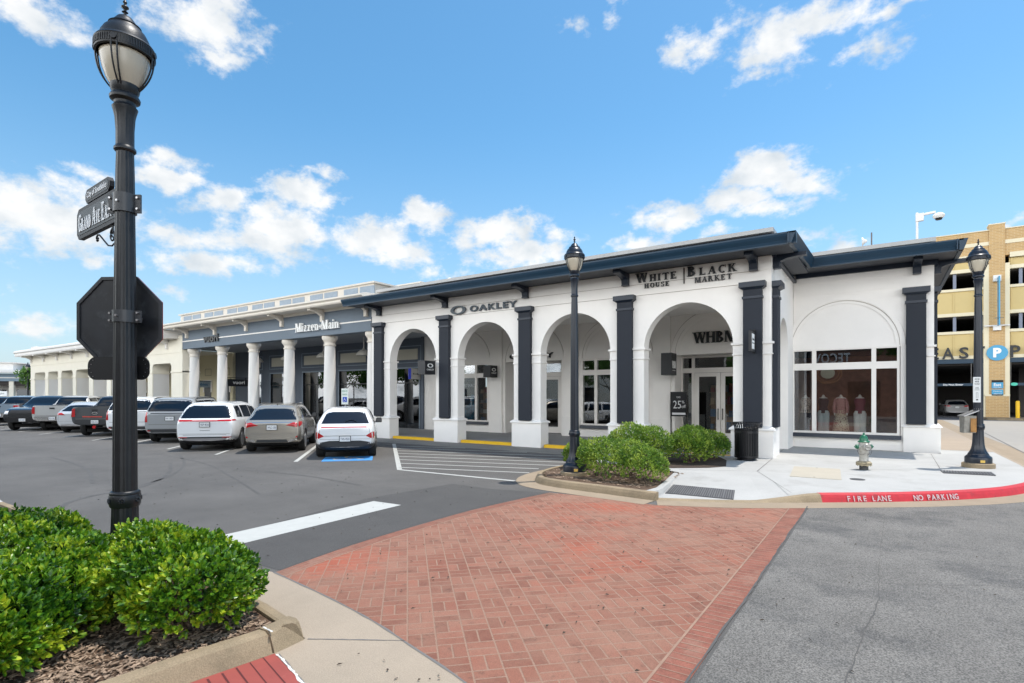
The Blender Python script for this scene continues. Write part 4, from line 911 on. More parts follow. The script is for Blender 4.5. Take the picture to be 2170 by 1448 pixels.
# shop interiors: dark rooms behind the glass
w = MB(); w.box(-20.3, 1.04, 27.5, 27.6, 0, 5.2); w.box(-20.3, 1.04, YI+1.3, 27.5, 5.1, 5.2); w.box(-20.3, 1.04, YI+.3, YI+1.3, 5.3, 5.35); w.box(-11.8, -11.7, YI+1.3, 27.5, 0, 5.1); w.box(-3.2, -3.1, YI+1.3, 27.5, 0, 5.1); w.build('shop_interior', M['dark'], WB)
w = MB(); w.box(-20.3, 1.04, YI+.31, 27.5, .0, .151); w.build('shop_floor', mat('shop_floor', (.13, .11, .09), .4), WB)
# building lettering
def letters(mb, loc, m, parent, name='sign_lettering'): place(mb, loc); return mb.build(name, m, parent)
def fit_serif(txt, h, width, **k):
    a = serif_text(txt, h, **k); sx = k.pop('sx', 1.0)*width/a.width; return serif_text(txt, h, sx=sx, **k)
def fit_text(txt, h, width, ext=.02, bold=0, space=1.0):
    a = text_mesh(txt, 1.0, ext, bold, space); xs = [v[0] for v in a.v]; zs = [v[2] for v in a.v]; sx = width/(max(xs)-min(xs)); sz = h/(max(zs)-min(zs))
    cx = (max(xs)+min(xs))/2; z0 = min(zs); a.v = [((x-cx)*sx, y*1.0, (z-z0)*sz) for x, y, z in a.v]; return a
letters(fit_serif('White', .29, 1.37, track=.16), (-5.85, YF-.045, 5.535), M['letter'], WB)
letters(fit_serif('House', .145, .84, track=.2, small=1), (-5.83, YF-.03, 5.34), M['letter'], WB)
letters(fit_serif('Black', .30, 1.46, track=.2), (-4.15, YF-.045, 5.54), M['letter'], WB)
letters(fit_serif('Market', .16, 1.10, track=.2, small=1), (-4.12, YF-.03, 5.33), M['letter'], WB)
MB().box(-5.02, -4.99, YF-.05, YF-.022, 5.35, 5.83).build('sign_divider', M['letter'], WB)
letters(fit_serif('WHBM', .42, 1.62, track=-.06), (-5.20, YI-.04, 3.93), M['letter'], WB)
o = ring(.39, .17, .16, .05, .06); letters(o, (-13.92, YF-.045, 5.32), M['letterteal'], WB, 'sign_emblem')
letters(fit_text('OAKLEY', .24, 2.22, .03, .035, 1.25), (-12.24, YF-.045, 5.20), M['letterteal'], WB)
letters(fit_text('OAKLEY', .24, 2.38, .03, .035, 1.25), (-13.38, YI-.06, 3.64), M['letter'], WB)
shadow_line = mat('shadow_line_brown', (.34, .30, .26), .9)  # thin dark strips paint the shadow lines at band and course edges
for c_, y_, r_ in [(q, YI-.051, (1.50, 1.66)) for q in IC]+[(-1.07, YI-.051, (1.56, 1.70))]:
    gvm = MB(); arch_band(gvm, c_, r_[1]-.001, r_[1]+.014, 3.54, y_+.049, .004); arch_band(gvm, c_, r_[0]-.014, r_[0], 3.54, y_+.026, .006); gvm.build('arch_shadow_line', shadow_line, WB)
gvm = MB().box(XL+.3, XR-.3, YF-.026, YF-.020, 5.482, 5.492); gvm.build('frieze_shadow_line', shadow_line, WB); gvm = MB().box(XL+.3, XR-.3, YF-.0125, YF-.001, 5.128, 5.142); gvm.build('string_shadow_line', shadow_line, WB)
# ================================================================ GREY COLONNADE BUILDING
GB = thing('colonnade_building', (-27.8, 19, 0), 'slate grey colonnade building with round white columns and a cream cornice', 'building')
GX0, GX1 = -36.52, -19.05
m_ = MB(); m_.box(GX0, GX1, YF, YF+.5, 4.86, 5.98); m_.build('fascia', M['grey'], GB)
MB().box(GX0, GX1, YF-.025, YF, 5.31, 5.37).build('fascia_stripe', M['frame'], GB)
m_ = MB(); m_.box(GX0, GX1+.04, YF-.05, YF+.3, 5.98, 6.11); m_.extr([(15.85,6.06),(15.80,6.12),(15.80,6.20),(15.70,6.26),(15.70,6.33),(15.95,6.40),(17.7,6.48),(17.7,6.11),(16.0,6.11),(16.0,6.06)], 'x', GX0-.6, GX1+1.0 if False else -18.45); m_.build('cornice', M['cream2'], GB)
m_ = MB(); m_.box(-38.4, -19.75, 17.55, 17.8, 6.42, 7.22); m_.box(-19.95, -19.75, 17.8, 29, 6.42, 7.22); m_.box(-38.5, -19.62, 17.45, 18.0, 7.22, 7.30); m_.box(-20.0, -19.62, 18, 29, 7.22, 7.30); m_.build('parapet', mat('parapet_stone', (.56, .52, .46), .75, var=.05), GB)
lx = -38.4+.35
for k in range(14):
    x0 = -37.95+(k//2)*2.68+(k % 2)*1.16
    MB().box(x0, x0+1.02, 17.53, 17.549, 6.60, 7.12).build('clerestory_panel', M['louver'], GB)
CXS = [-35.9+3.34*k for k in range(6)]; CXS[-1] = -19.40
for i, x in enumerate(CXS):
    prof = [(.315, 0), (.315, .9), (.295, .95), (.29, 2.5), (.250, 4.42), (.250, 4.44)]
    c_ = MB().lathe(prof, x, YF+.42, 28); co = c_.build('column', M['colwhite'], GB, smooth=40)
    c_ = MB().lathe([(.255,4.36),(.295,4.38),(.295,4.43),(.26,4.45),(.26,4.54),(.285,4.58),(.32,4.64),(.365,4.70),(.37,4.74),(.375,4.745),(.375,4.855)], x, YF+.42, 28); c_.v = [tuple(Vector(v)-root_loc(GB)) for v in c_.v]; c_.build('capital', M['cream2'], co, smooth=30, world=False)
def bracket2(x, y, zt, parent, m):
    prof = [(0, zt), (-.82, zt), (-.82, zt-.12), (-.45, zt-.15), (-.22, zt-.26), (-.13, zt-.32), (-.13, zt-.58), (0, zt-.6)]
    MB().extr([(y+a, z) for a, z in prof], 'x', x-.09, x+.09).build('bracket', m, parent)
for x in CXS: bracket2(x+.05, YF-.003, 6.10, GB, M['cream2'])
# inner storefront
YG = 21.55
m_ = MB(); m_.box(-38.95, -20.25, YG, YG+.25, 3.42, 5.6)
doors_g = [(-36.8,-35.6), (-34.5,-32.2), (-30.9,-28.6), (-27.3,-24.8), (-22.75,-20.65)]
xs = [-38.95]+[v for d in doors_g for v in d]+[-20.25]
for i in range(0, len(xs), 2): m_.box(xs[i], xs[i+1], YG, YG+.25, 0, 3.42)
m_.build('inner_wall', M['greyd'], GB)
m_ = MB(); m_.box(-20.249, -20.10, YG-.3, YG, 0, 5.2); m_.build('inner_pier', M['greyd'], GB)
for (x0, x1) in doors_g:
    f = MB(); 
    for q in ((x0-.06, x0, .15, 3.42), (x1, x1+.06, .15, 3.42)): f.box(q[0], q[1], YG-.04, YG+.1, q[2], q[3])
    f.box(x0-.06, x1+.06, YG-.04, YG+.1, 3.42, 3.49); fo = f.build('window', M['louver'], GB)
    f = MB(); f.box(x0, x0+.05, YG+.04, YG+.09, .15, 3.42); f.box(x1-.05, x1, YG+.04, YG+.09, .15, 3.42); f.box((x0+x1)/2-.025, (x0+x1)/2+.025, YG+.04, YG+.09, .15, 2.6); f.box(x0, x1, YG+.04, YG+.09, 2.6, 2.66); f.v = [tuple(Vector(v)-root_loc(GB)) for v in f.v]; f.build('frame', M['blackg'], fo, world=False)
    f = MB().box(x0+.05, x1-.05, YG+.06, YG+.066, .15, 3.42); f.v = [tuple(Vector(v)-root_loc(GB)) for v in f.v]; f.build('pane', M['glassd'], fo, world=False)
    f = MB(); 
    for e_, (a, b_, c_, d_) in enumerate(((x0-.1, x1+.1, 3.72, 3.76), (x0-.1, x1+.1, 4.62, 4.66), (x0-.14, x0-.10, 3.72, 4.66), (x1+.10, x1+.14, 3.72, 4.66))): f.box(a, b_, YG-.025, YG-.001, c_, d_)
    f.build('panel_moulding', M['louver'], GB)
    MB().box(x0+.12, x1-.12, YG-.02, YG-.001, 3.90, 4.48).build('upper_panel', M['panel'], GB)
MB().box(-38.9, -19.1, YF+1.06, YI+.2, 5.06, 5.1).build('ceiling', mat('ceiling_grey', (.33, .35, .38), .8), GB)
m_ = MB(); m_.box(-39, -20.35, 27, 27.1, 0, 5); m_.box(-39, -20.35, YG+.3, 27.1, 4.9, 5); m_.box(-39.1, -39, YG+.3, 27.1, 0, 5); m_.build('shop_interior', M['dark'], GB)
m_ = MB(); m_.box(-66, -20.35, 16.98, 27, 0, .146); m_.build('colonnade_floor', M['floor'], GB)
rs_ = random.Random(5)
for k, (x_, y_, w_, lab) in enumerate(((-17.0, 23.3, 1.8, 'stocked display shelf behind the poster window'), (-12.7, 24.0, 1.5, 'stocked display shelf behind the glass door under the second sign'), (-9.3, 23.4, 2.2, 'stocked display shelf behind the window beside the slim lamp'), (-5.2, 25.2, 2.4, 'stocked display shelf behind the double doors'), (-22.0, 23.6, 1.6, 'clothes display behind the leftmost arcade door'), (-24.2, 23.6, 1.2, 'clothes display behind the rightmost colonnade window'), (-27.3, 23.8, 1.4, 'clothes display behind the middle colonnade window'))):
    sh_ = thing('display_shelf', (x_, y_, .15), lab, 'shelf', 'display shelves inside the shops'); b = MB(); b.box(x_-w_/2, x_+w_/2, y_+.3, y_+.34, .15, 2.4)
    for q in range(4): b.box(x_-w_/2, x_+w_/2, y_, y_+.3, .4+q*.55, .44+q*.55)
    b.build('rack', mat('shelf_wood', (.34, .20, .10), .6), sh_)
    for q in range(4):
        xx = x_-w_/2+.05
        while xx < x_+w_/2-.25:
            ww = rs_.uniform(.10, .26); c_ = rs_.choice(('goods_white', 'goods_tan', 'goods_blue', 'goods_red', 'goods_grey')); cc = {'goods_white': (.75,.73,.68), 'goods_tan': (.55,.38,.2), 'goods_blue': (.1,.22,.4), 'goods_red': (.42,.1,.08), 'goods_grey': (.3,.3,.3)}[c_]
            b = MB().box(xx, xx+ww, y_+.03, y_+.22, .441+q*.55, .441+q*.55+rs_.uniform(.15, .38)); b.build('folded_goods', mat(c_, cc, .8), sh_); xx += ww+rs_.uniform(.03, .12)
# lettering on the fascia
letters(fit_serif('Mizzen+Main', .44, 3.42, track=.07, caps_small=False, ext=.07), (-22.83, YF-.06, 5.13), M['letterw'], GB)
letters(fit_text('vuori', .46, 1.66, .035, .02), (-32.95, YF-.06, 5.12), M['letter'], GB)
# cream end wall inside the colonnade belongs to the cream building
CB = thing('cream_building', (-51, 19, 0), 'long cream stucco building with rounded-corner openings at the far end of the row', 'building')
ops_ = [(-40.67,-38.0), (-44.2,-41.37), (-47.42,-44.95), (-50.78,-48.19), (-54.27,-51.58), (-57.55,-54.99), (-60.75,-58.32), (-64.27,-61.49)]
ops_ = sorted(ops_); xs = [-65.38]+[v for d in ops_ for v in d]+[GX0-.005]
f = MB()
for i in range(0, len(xs), 2): f.box(xs[i], xs[i+1], YF, YF+1.05, 0, 4.68); 
f.box(-65.38, GX0-.005, YF-.03, YF+1.05, 4.68, 5.42); [f.box(a_, b_, YF, YF+1.05, 4.05, 4.68) for a_, b_ in ops_]
f.box(-65.38, GX0-.005, YF, YF+.3, 5.42, 5.75)
for i in range(0, len(xs)-2, 2): MB().box(xs[i+1]-.002, xs[i+1]+.006, YF+.06, YF+1.04, .1, 3.40).build('pillar_side_skylight', M['colwhite'], CB)  # white sheet paints the cool skylight on each pillar flank
for x0, x1 in ops_:
    for sx_, xx in ((1, x0), (-1, x1)):
        pts = [(xx, 4.05)]+[(xx+sx_*(.3-.3*cos(radians(a))), 3.75+.3*sin(radians(a))) for a in range(0, 91, 15)]
        f.extr(pts, 'y', YF+.002, YF+1.048)
f.build('front_wall', M['cream'], CB)
f = MB(); f.extr([(15.95,5.52),(15.9,5.62),(15.9,5.80),(15.8,5.86),(15.8,6.0),(16.0,6.08),(17.6,6.15),(17.6,5.6),(16.1,5.55)], 'x', -66.4, GX0-.55); f.box(-68, -66.5, 17.5, 24, 5.9, 6.65); f.box(-66.5, -37.5, 20, 20.3, 6.0, 6.6); f.build('cornice', M['colwhite'], CB)
for x in [-64.9+3.31*k for k in range(9)]: bracket2(x, YF-.033, 5.56, CB, M['colwhite'])
f = MB()
for i in range(0, len(xs), 2): MB().box(xs[i]-.05, xs[i+1]+.05 if i < len(xs)-2 else xs[i+1], YF-.05, YF+1.1, 3.42, 3.50).build('impost', M['cream'], CB)
f = MB(); f.box(-56.9, -38.96, YI, YI+.3, 0, 5.2); f.build('inner_wall', mat('cream_inner', (.68, .61, .42), .85), CB)
for k, x in enumerate((-53.2, -49.6, -46.0, -42.4, -39.8)):
    f = MB(); f.box(x-.62, x+.62, YI-.10, YI, 2.80, 3.12); f.box(x-.62, x-.50, YI-.08, YI, 2.2, 2.80); f.box(x+.50, x+.62, YI-.08, YI, 2.2, 2.80); fo = f.build('window', M['frame'], CB)
    f = MB().box(x-.48, x+.48, YI-.03, YI-.005, .2, 2.78); f.v = [tuple(Vector(v)-root_loc(CB)) for v in f.v]; f.build('pane', M['carglass'], fo, world=False)
    f = MB(); 
    for a, b_, c_, d_ in ((x-.45, x+.45, 3.45, 3.48), (x-.45, x+.45, 3.95, 3.98), (x-.45, x-.42, 3.48, 3.95), (x+.42, x+.45, 3.48, 3.95)): f.box(a, b_, YI-.012, YI-.001, c_, d_)
    f.build('panel_moulding', mat('cream_dark', (.25, .21, .13), .8), CB)  # moulding strips in a darker cream than the wall
f = MB().box(-58.5, -38.9, YF+1.05, YI, 5.0, 5.05); f.build('ceiling', M['cream'], CB)
f = MB(); f.box(-44.6, -41.5, YF-.12, YF-.035, 4.28, 4.82); f.build('sign_panel', mat('sign_pale', (.55, .66, .72), .6), CB)
letters(fit_text('chubbies', .42, 2.7, .012, .02), (-43.1, YF-.13, 4.36), mat('letter_blue', (.05, .22, .38), .5), CB)
# ================================================================ STREET LAMPS
def make_lamp(loc, label, metal, base=True, rz=0, seg=48, z0=0.0):
    t = thing('street_lamp', loc, label, 'street lamp', 'black street lamps with glass globes', rz); t['_rot'] = 1
    fl = lambda r, z, a: r*(1-.055*(.5+.5*cos(a*14)))
    if base: MB().lathe([(.325,-.02),(.325,.10),(.30,.115)], seg=40).build('footing', M['kerb'], t, smooth=30)
    m_ = MB(); m_.lathe([(.268,.10),(.268,.235),(.262,.26),(.22,.30),(.205,.32),(.205,.335),(.195,.35)], seg=seg)
    m_.build('base', M[metal], t, smooth=35)
    m_ = MB(); m_.lathe([(.195,.35),(.165,.40),(.136,.48),(.120,.58),(.112,.72),(.108,.85),(.107,.93)], seg=84, flute=fl); m_.build('flared_shaft', M[metal], t, smooth=60)
    m_ = MB(); m_.lathe([(.112,.925),(.120,.935),(.120,.945),(.122,.95),(.125,.955),(.125,1.03),(.120,1.04),(.123,1.05),(.118,1.065),(.106,1.075)], seg=seg)
    for k in range(6):
        a = 2*pi*k/6+.15; c_ = Vector((.127*cos(a), .127*sin(a), .992)); ra = Vector((cos(a), sin(a), 0)); ta = Vector((-sin(a), cos(a), 0)); up = Vector((0, 0, 1))
        for p in range(8):
            b = 2*pi*p/8; cc = c_+ta*(.018*cos(b))+up*(.018*sin(b)); ring_ = [cc+ta*(.010*cos(g*pi/3))+up*(.010*sin(g*pi/3)) for g in range(6)]
            m_.add([*ring_, cc+ra*.012], [(g, (g+1) % 6, 6) for g in range(6)]+[tuple(range(6))])
    o_ = m_.build('collar', M[metal], t, smooth=40)
    m_ = MB(); m_.lathe([(.099,1.075),(.097,1.6),(.087,3.0),(.076,4.0),(.070,4.22)], seg=84, flute=fl); m_.build('shaft', M[metal], t, smooth=60)
    m_ = MB(); m_.lathe([(.074,4.20),(.088,4.215),(.088,4.235),(.076,4.25),(.073,4.26),(.074,4.40),(.082,4.52),(.094,4.58),(.10,4.60),(.102,4.61),(.090,4.625),(.085,4.64),(.088,4.66),(.118,4.68),(.122,4.70),(.112,4.72),(.100,4.735),(.105,4.75),(.112,4.765),(.118,4.80),(.118,4.82)], seg=84, flute=lambda r, z, a: r*(1-.05*(.5+.5*cos(a*14))) if z < 4.56 and z > 4.26 else r); m_.build('capital', M[metal], t, smooth=40)
    m_ = MB(); m_.lathe([(.112,4.80),(.145,4.86),(.175,4.95),(.193,5.04),(.198,5.10),(.19,5.12),(0,5.12)], seg=40); m_.build('globe', M['frost'], t, smooth=60)
    m_ = MB(); m_.lathe([(.215,5.085),(.232,5.09),(.236,5.11),(.232,5.165),(.238,5.18),(.225,5.20),(.20,5.215),(.19,5.26),(.165,5.31),(.13,5.345),(.125,5.36),(.13,5.365),(.10,5.38),(.085,5.41),(.06,5.445),(.03,5.465),(.012,5.47)], seg=44)
    m_.lathe([(.0,5.115),(.215,5.115),(.215,5.085)], seg=44)
    for k in range(72):
        a = 2*pi*k/72; m_.box(-.004, .004, .233, .240, 5.105, 5.165); q = m_.v[-8:]; m_.v[-8:] = [tuple(Matrix.Rotation(a, 3, 'Z') @ Vector(v)) for v in q]
    for k in range(4):
        a = 2*pi*k/4+.5; c_ = Vector((.240*cos(a), .240*sin(a), 5.135)); m_.tube([c_-Vector((cos(a), sin(a), 0))*.01, c_+Vector((cos(a), sin(a), 0))*.012], .026, 12)
    m_.build('hood', M[metal], t, smooth=40)
    m_ = MB()
    for k in range(8):
        a = 2*pi*(k//2)/4+.5+(.10 if k % 2 else -.10)
        pts = [((.232-.02*u+ .0*u-.105*u**2.6)*cos(a), (.232-.02*u-.105*u**2.6)*sin(a), 5.10-.32*u) for u in [i/8 for i in range(9)]]
        m_.tube(pts, .0075, 6)
    m_.build('cage', M[metal], t, smooth=60)
    m_ = MB(); m_.lathe([(.012,5.465),(.012,5.49),(.026,5.50),(.012,5.51),(.012,5.525),(.030,5.54),(.030,5.55),(.012,5.565),(.010,5.58),(.018,5.59),(.014,5.60),(.002,5.625)], seg=16); m_.build('finial', M[metal], t, smooth=50)
    p_ = MB(); p_.box(-.045, .045, -.276, -.266, .14, .20); p_.build('name_plate', M['gold'], t)
    return t
lamp1 = make_lamp((-5.80, 2.167, -.045), 'large dark street lamp in the near planter carrying the stop sign', 'lampmetal', rz=.35)
lamp2 = make_lamp((-5.74, 10.98, .10), 'slim navy street lamp rising from the far planter in front of the arches', 'lampnavy', rz=.6); lamp2.scale = (.97, .97, .962)
lamp3 = make_lamp((1.97, 17.55, .15), 'navy street lamp on the right sidewalk with a metal box on its post', 'lampnavy', rz=.2)
def far_lamp(loc, label):
    t = thing('street_lamp', loc, label, 'street lamp', 'black street lamps with glass globes'); t['_rot'] = 1
    MB().lathe([(.26,0),(.26,.25),(.12,.5),(.10,1),(.07,4.2),(.10,4.6),(.11,4.75)], seg=16).build('shaft', M['lampnavy'], t, smooth=40)
    MB().lathe([(.11,4.75),(.17,4.95),(.19,5.1),(0,5.1)], seg=16).build('globe', M['frost'], t, smooth=40)
    MB().lathe([(.24,5.08),(.24,5.18),(.15,5.33),(.06,5.45),(.02,5.6)], seg=16).build('hood', M['lampnavy'], t, smooth=40); return t
far_lamp((-76.8, 19.5, 0), 'distant street lamp in front of the tree beyond the cream building')
far_lamp((-73.5, 16.2, 0), 'distant street lamp cut by the left edge of the picture')
# ================================================================ SIGNS ON THE NEAR LAMP
LX, LY = -5.80, 2.167
fw = Vector((-sin(TH), cos(TH), 0)); rt = Vector((cos(TH), sin(TH), 0))
def board(mb, poly, d):
    n = len(poly); return mb.add([(x, -d, z) for x, z in poly]+[(x, 0, z) for x, z in poly], [tuple(range(n)), tuple(range(n, 2*n))[::-1]]+[(i, (i+1) % n, (i+1) % n+n, i+n) for i in range(n)])
def chamf(x0, x1, z0, z1, c_): return [(x0+c_,z0),(x1-c_,z0),(x1,z0+c_),(x1,z1-c_),(x1-c_,z1),(x0+c_,z1),(x0,z1-c_),(x0,z0+c_)]
# blade sign reaching from the post towards the camera's left
SA = math.atan2(.60, .80)          # direction of the blade seen from above: its far end lies towards -X,-Y
sn = thing('street_name_sign', (LX, LY, 3.55), 'dark street name sign reading Grand Ave East with scroll bracket on the near lamp', 'sign', rz=radians(-2)); sn['_rot'] = 1
def local(mb, name, m, parent, **k): return mb.build(name, m, parent, world=False, **k)
fr_ = mat('sign_frame', (.007, .008, .011), .55, spec=.3); pn_ = mat('sign_panel_slate', (.014, .024, .030), .5, spec=.3); sw_ = mat('sign_white', (.75, .77, .78), .5)
def fit2(mb, w_, h_=None):
    xs = [v[0] for v in mb.v]; zs = [v[2] for v in mb.v]; sx = w_/(max(xs)-min(xs)); sz = (h_/(max(zs)-min(zs))) if h_ else 1; cx = (max(xs)+min(xs))/2; z0 = min(zs)
    mb.v = [((x-cx)*sx, y, (z-z0)*sz) for x, y, z in mb.v]; return mb
def sh(mb, dx, dy, dz): mb.v = [(x+dx, y+dy, z+dz) for x, y, z in mb.v]; return mb
b = MB(); board(b, chamf(-1.24, -.09, -.005, .31, .055), .045); local(sh(b, 0, .0225, 0), 'board', fr_, sn)
b = MB(); board(b, chamf(-1.20, -.13, .033, .272, .035), .052); local(sh(b, 0, .0255, 0), 'panel', pn_, sn)
b = fit2(serif_text('Grand Ave East', .17, ext=.003, track=.08, small=.72), .93, .185); local(sh(b, -.69, -.029, .058), 'lettering', sw_, sn)
b = MB(); board(b, chamf(-.99, -.32, .325, .465, .045), .042); sh(b, 0, .021, 0); b.box(-.90, -.88, -.008, .008, .30, .34); b.box(-.42, -.40, -.008, .008, .30, .34); local(b, 'top_board', fr_, sn)
b = MB(); board(b, chamf(-.965, -.345, .348, .442, .03), .047); local(sh(b, 0, .0235, 0), 'top_panel', pn_, sn)
b = fit2(text_mesh('City of Southlake', 1, .002, .004), .54, .078); local(sh(b, -.655, -.026, .355), 'top_lettering', sw_, sn)
b = MB(); sc_ = []
for i in range(20):
    a = radians(250-i*27); r = .018+.052*i/19; sc_.append((-.30+r*cos(a), 0, -.105+r*sin(a)))
b.tube(sc_, .008, 6); e_ = sc_[-1]
b.tube([e_, (e_[0]+.03, 0, e_[2]-.05), (-.24,0,-.185), (-.32,0,-.205), (-.42,0,-.185), (-.52,0,-.125), (-.60,0,-.075), (-.66,0,-.04), (-.71,0,-.035)], .008, 6)
b.tube([(-.705+.035*(1-i*.08)*cos(radians(90+i*38)), 0, -.072+.035*(1-i*.08)*sin(radians(90+i*38))) for i in range(11)], .009, 6); b.box(-.31, -.29, -.006, .006, -.06, 0); local(b, 'scroll', fr_, sn, smooth=60)
def clamp(t, dz, r, h):
    m_ = MB(); m_.lathe([(r, dz-h), (r, dz+h)], seg=28); m_.box(-r-.055, r+.055, -.010, .010, dz-h, dz+h); 
    o_ = local(m_, 'clamp', mat('clamp_dark', (.035, .038, .042), .4), t, smooth=40)
    m_ = MB()
    for sx in (-1, 1):
        for sz in (-.6, .6): m_.tube([(sx*(r+.032), -.03, dz+sz*h), (sx*(r+.032), .03, dz+sz*h)], .010, 8)
    m_.tube([(0, -r-.02, dz), (0, -r, dz)], .010, 8); local(m_, 'bolt', M['steel'], o_)
cl = thing('sign_clamp', (LX, LY, 3.68), 'curved steel clamp bolted round the near lamp post at the street name sign', 'clamp', rz=TH); cl['_rot'] = 1; clamp(cl, 0, .094, .085)
# stop sign seen from behind
sp = thing('stop_sign', (LX, LY, 2.615), 'octagonal stop sign seen from its dark bare back on the near lamp', 'sign', rz=TH-radians(3)); sp['_rot'] = 1
R8 = .42/cos(pi/8)
oc = [(R8*cos(pi/8+k*pi/4), R8*sin(pi/8+k*pi/4)) for k in range(8)]
b = MB(); board(b, oc, .006); b.v = [(x-.155, y+.135, z) for x, y, z in b.v]; local(b, 'sign_back', mat('sign_back_dark', (.012, .014, .018), .45, var=.45, vscale=3.5, dirt=((.08, .09, .10), 5, .56, .5)), sp)
b = MB(); oi = [(x*.93, z*.93) for x, z in oc]
vs = [(x, -.012, z) for x, z in oc]+[(x, -.012, z) for x, z in oi]+[(x, 0, z) for x, z in oc]+[(x, 0, z) for x, z in oi]
b.add(vs, [q for i in range(8) for q in ((i, (i+1) % 8, (i+1) % 8+8, i+8), (i+16, i+24, (i+1) % 8+24, (i+1) % 8+16), (i, i+16, (i+1) % 8+16, (i+1) % 8), (i+8, (i+1) % 8+8, (i+1) % 8+24, i+24))]); b.v = [(x-.155, y+.130, z) for x, y, z in b.v]
local(b, 'rim', mat('sign_rim', (.03, .033, .038), .35), sp); 
b = MB(); board(b, oc, .003); b.v = [(x-.155, y+.14, z) for x, y, z in b.v]; local(b, 'sign_face', mat('stop_red', (.5, .02, .02), .4), sp)
b = fit_text('STOP', .26, .58, .001, .01); b.v = [(-x-.155, -y+.142, z-.13) for x, y, z in b.v]; local(b, 'lettering', M['letterw'], sp)
clamp(sp, .02, .100, .055)
b = MB()
for s_ in (-1, 1): b.tube([(s_*.06, .09, .02), (s_*.06, .13, .02)], .012, 8)
local(b, 'bolt', M['steel'], sp)
pl_ = thing('supplementary_plate', (LX, LY, 2.165), 'black rounded rectangular plate below the stop sign on the near lamp', 'sign', rz=TH-radians(3)); pl_['_rot'] = 1
rr_ = []
for cx_, cz_, a0_ in ((.225,.03,0),(-.225,.03,90),(-.225,-.03,180),(.225,-.03,270)):
    for k in range(7): a = radians(a0_+k*15); rr_.append((cx_+.08*cos(a), cz_+.08*sin(a)))
b = MB(); board(b, rr_, .006); b.v = [(x-.155, y+.12, z) for x, y, z in b.v]; local(b, 'plate', mat('plate_black', (.006, .006, .007), .55), pl_)
b = MB()
for s_ in (-1, 1):
    for k in range(5): b.lathe([(.004, 0), (.004, .004)], seg=6); q = b.v[-12:]; b.v[-12:] = [(x-.155+s_*(.285-.035*abs(k-2)*.5), .112-z*1.0, y+(k-2)*.038) for x, y, z in q]
local(b, 'rivet', M['steel'], pl_)
b = MB(); b.box(-.02, .02, .08, .118, -.04, .04); b.box(-.025,.025,.124,.125,-.02,.02); local(b, 'bracket', M['plastic'], pl_)
# box and notice on the right lamp
t = thing('collection_box', (1.97, 17.55, 1.0), 'weathered metal box with sloping lid strapped to the right street lamp', 'box', rz=TH+radians(-18)); t['_rot'] = 1
b = MB(); b.frustum(-.34, -.10, -.12, .10, 0, -.34, -.10, -.16, .12, .42); local(b, 'body', mat('box_steel', (.30, .29, .26), .4, .6, var=.3, vscale=6), t)
b = MB(); b.box(-.105, -.095, -.155, .115, .02, .41); b.box(-.22, -.11, -.165, -.162, .02, .36); local(b, 'side', mat('box_wood', (.30, .14, .03), .5, var=.4, vscale=9), t)
b = MB(); b.add([(-.37,-.20,.40),(-.06,-.20,.54),(-.06,.15,.54),(-.37,.15,.40),(-.37,-.20,.42),(-.06,-.20,.56),(-.06,.15,.56),(-.37,.15,.42)], [(0,3,2,1),(4,5,6,7),(0,1,5,4),(1,2,6,5),(2,3,7,6),(3,0,4,7)]); local(b, 'lid', M['steel'], t)
b = MB(); b.lathe([(.094,.06),(.094,.075)], seg=20); b.lathe([(.094,.58),(.094,.595)], seg=20); local(b, 'strap', M['steel'], t)
t = thing('notice_plate', (1.97, 17.55, 1.75), 'tall narrow white notice with black print on the right street lamp', 'sign', rz=TH+radians(2)); t['_rot'] = 1
b = MB(); b.box(-.235, -.045, -.12, -.112, -.0, .62); local(b, 'plate', mat('notice_white', (.70, .70, .68), .5), t)
b = MB()
for i, (tx, w_, z_) in enumerate((('USE THE', .12, .55), ('METER', .10, .49), ('TO PAY', .13, .43))):
    g = fit_text(tx, .036, w_, .001, .0); b.join(place(g, (-.14, -.122, z_)))
for i in range(3): b.box(-.205+.01*i, -.075-.012*i, -.1225, -.1205, .30+.03*i, .308+.03*i)
b.box(-.165, -.115, -.1225, -.1205, .05, .08); b.box(-.165, -.160, -.1225, -.1205, .1, .24); b.box(-.12, -.115, -.1225, -.1205, .1, .24); b.box(-.165,-.115,-.1225,-.1205,.235,.24)
local(b, 'print', M['letter'], t)
# ================================================================ BLADE SIGNS OF THE SHOPS
def hang(t, x, y, z0, z1):
    pass
def boxsign(name, loc, label, wy, h, d, txt, m=None, faces='ring', rz=0, tw=None, th=.10):
    """projecting box sign: its broad faces look along the arcade (+/-X), built at the origin"""
    t = thing(name, loc, label, 'shop sign', rz=rz); t['_rot'] = 1
    m = m or mat('sign_black', (.012, .013, .016), .45)
    b = MB().box(-d/2, d/2, -wy/2, wy/2, -h/2, h/2); bo = local(b, 'board', m, t)
    return t, bo
MB  # (projecting signs hang in the arcade, facing the walkway)
def sign_yz(t, mb, x, y, z, m, name='lettering'):
    """lettering on the +X face of a projecting sign, reading left to right seen from +X"""
    place(mb, (x, y, z), radians(90)); return local(mb, name, m, t)
def emblem_text(t, d, scale=1.0, zc=0.0, m=None):
    m = m or M['letterw']
    sign_yz(t, ring(.17*scale, .085*scale, .07*scale, .03*scale, .006), d/2+.001, 0, zc+.08*scale, m, 'emblem'); sign_yz(t, fit_text('OAKLEY', .07*scale, .42*scale, .002, .01), d/2+.007, 0, zc-.12*scale, m)
t, _ = boxsign('shop_sign', (-15.30, 16.38, 3.06), 'black projecting box sign with an oval emblem on the outer arcade pilaster', .60, .55, .40, 'O'); emblem_text(t, .40)
b = MB().box(-.02, .02, .28, .44, -.03, .03); local(b, 'bracket', M['black'], t)
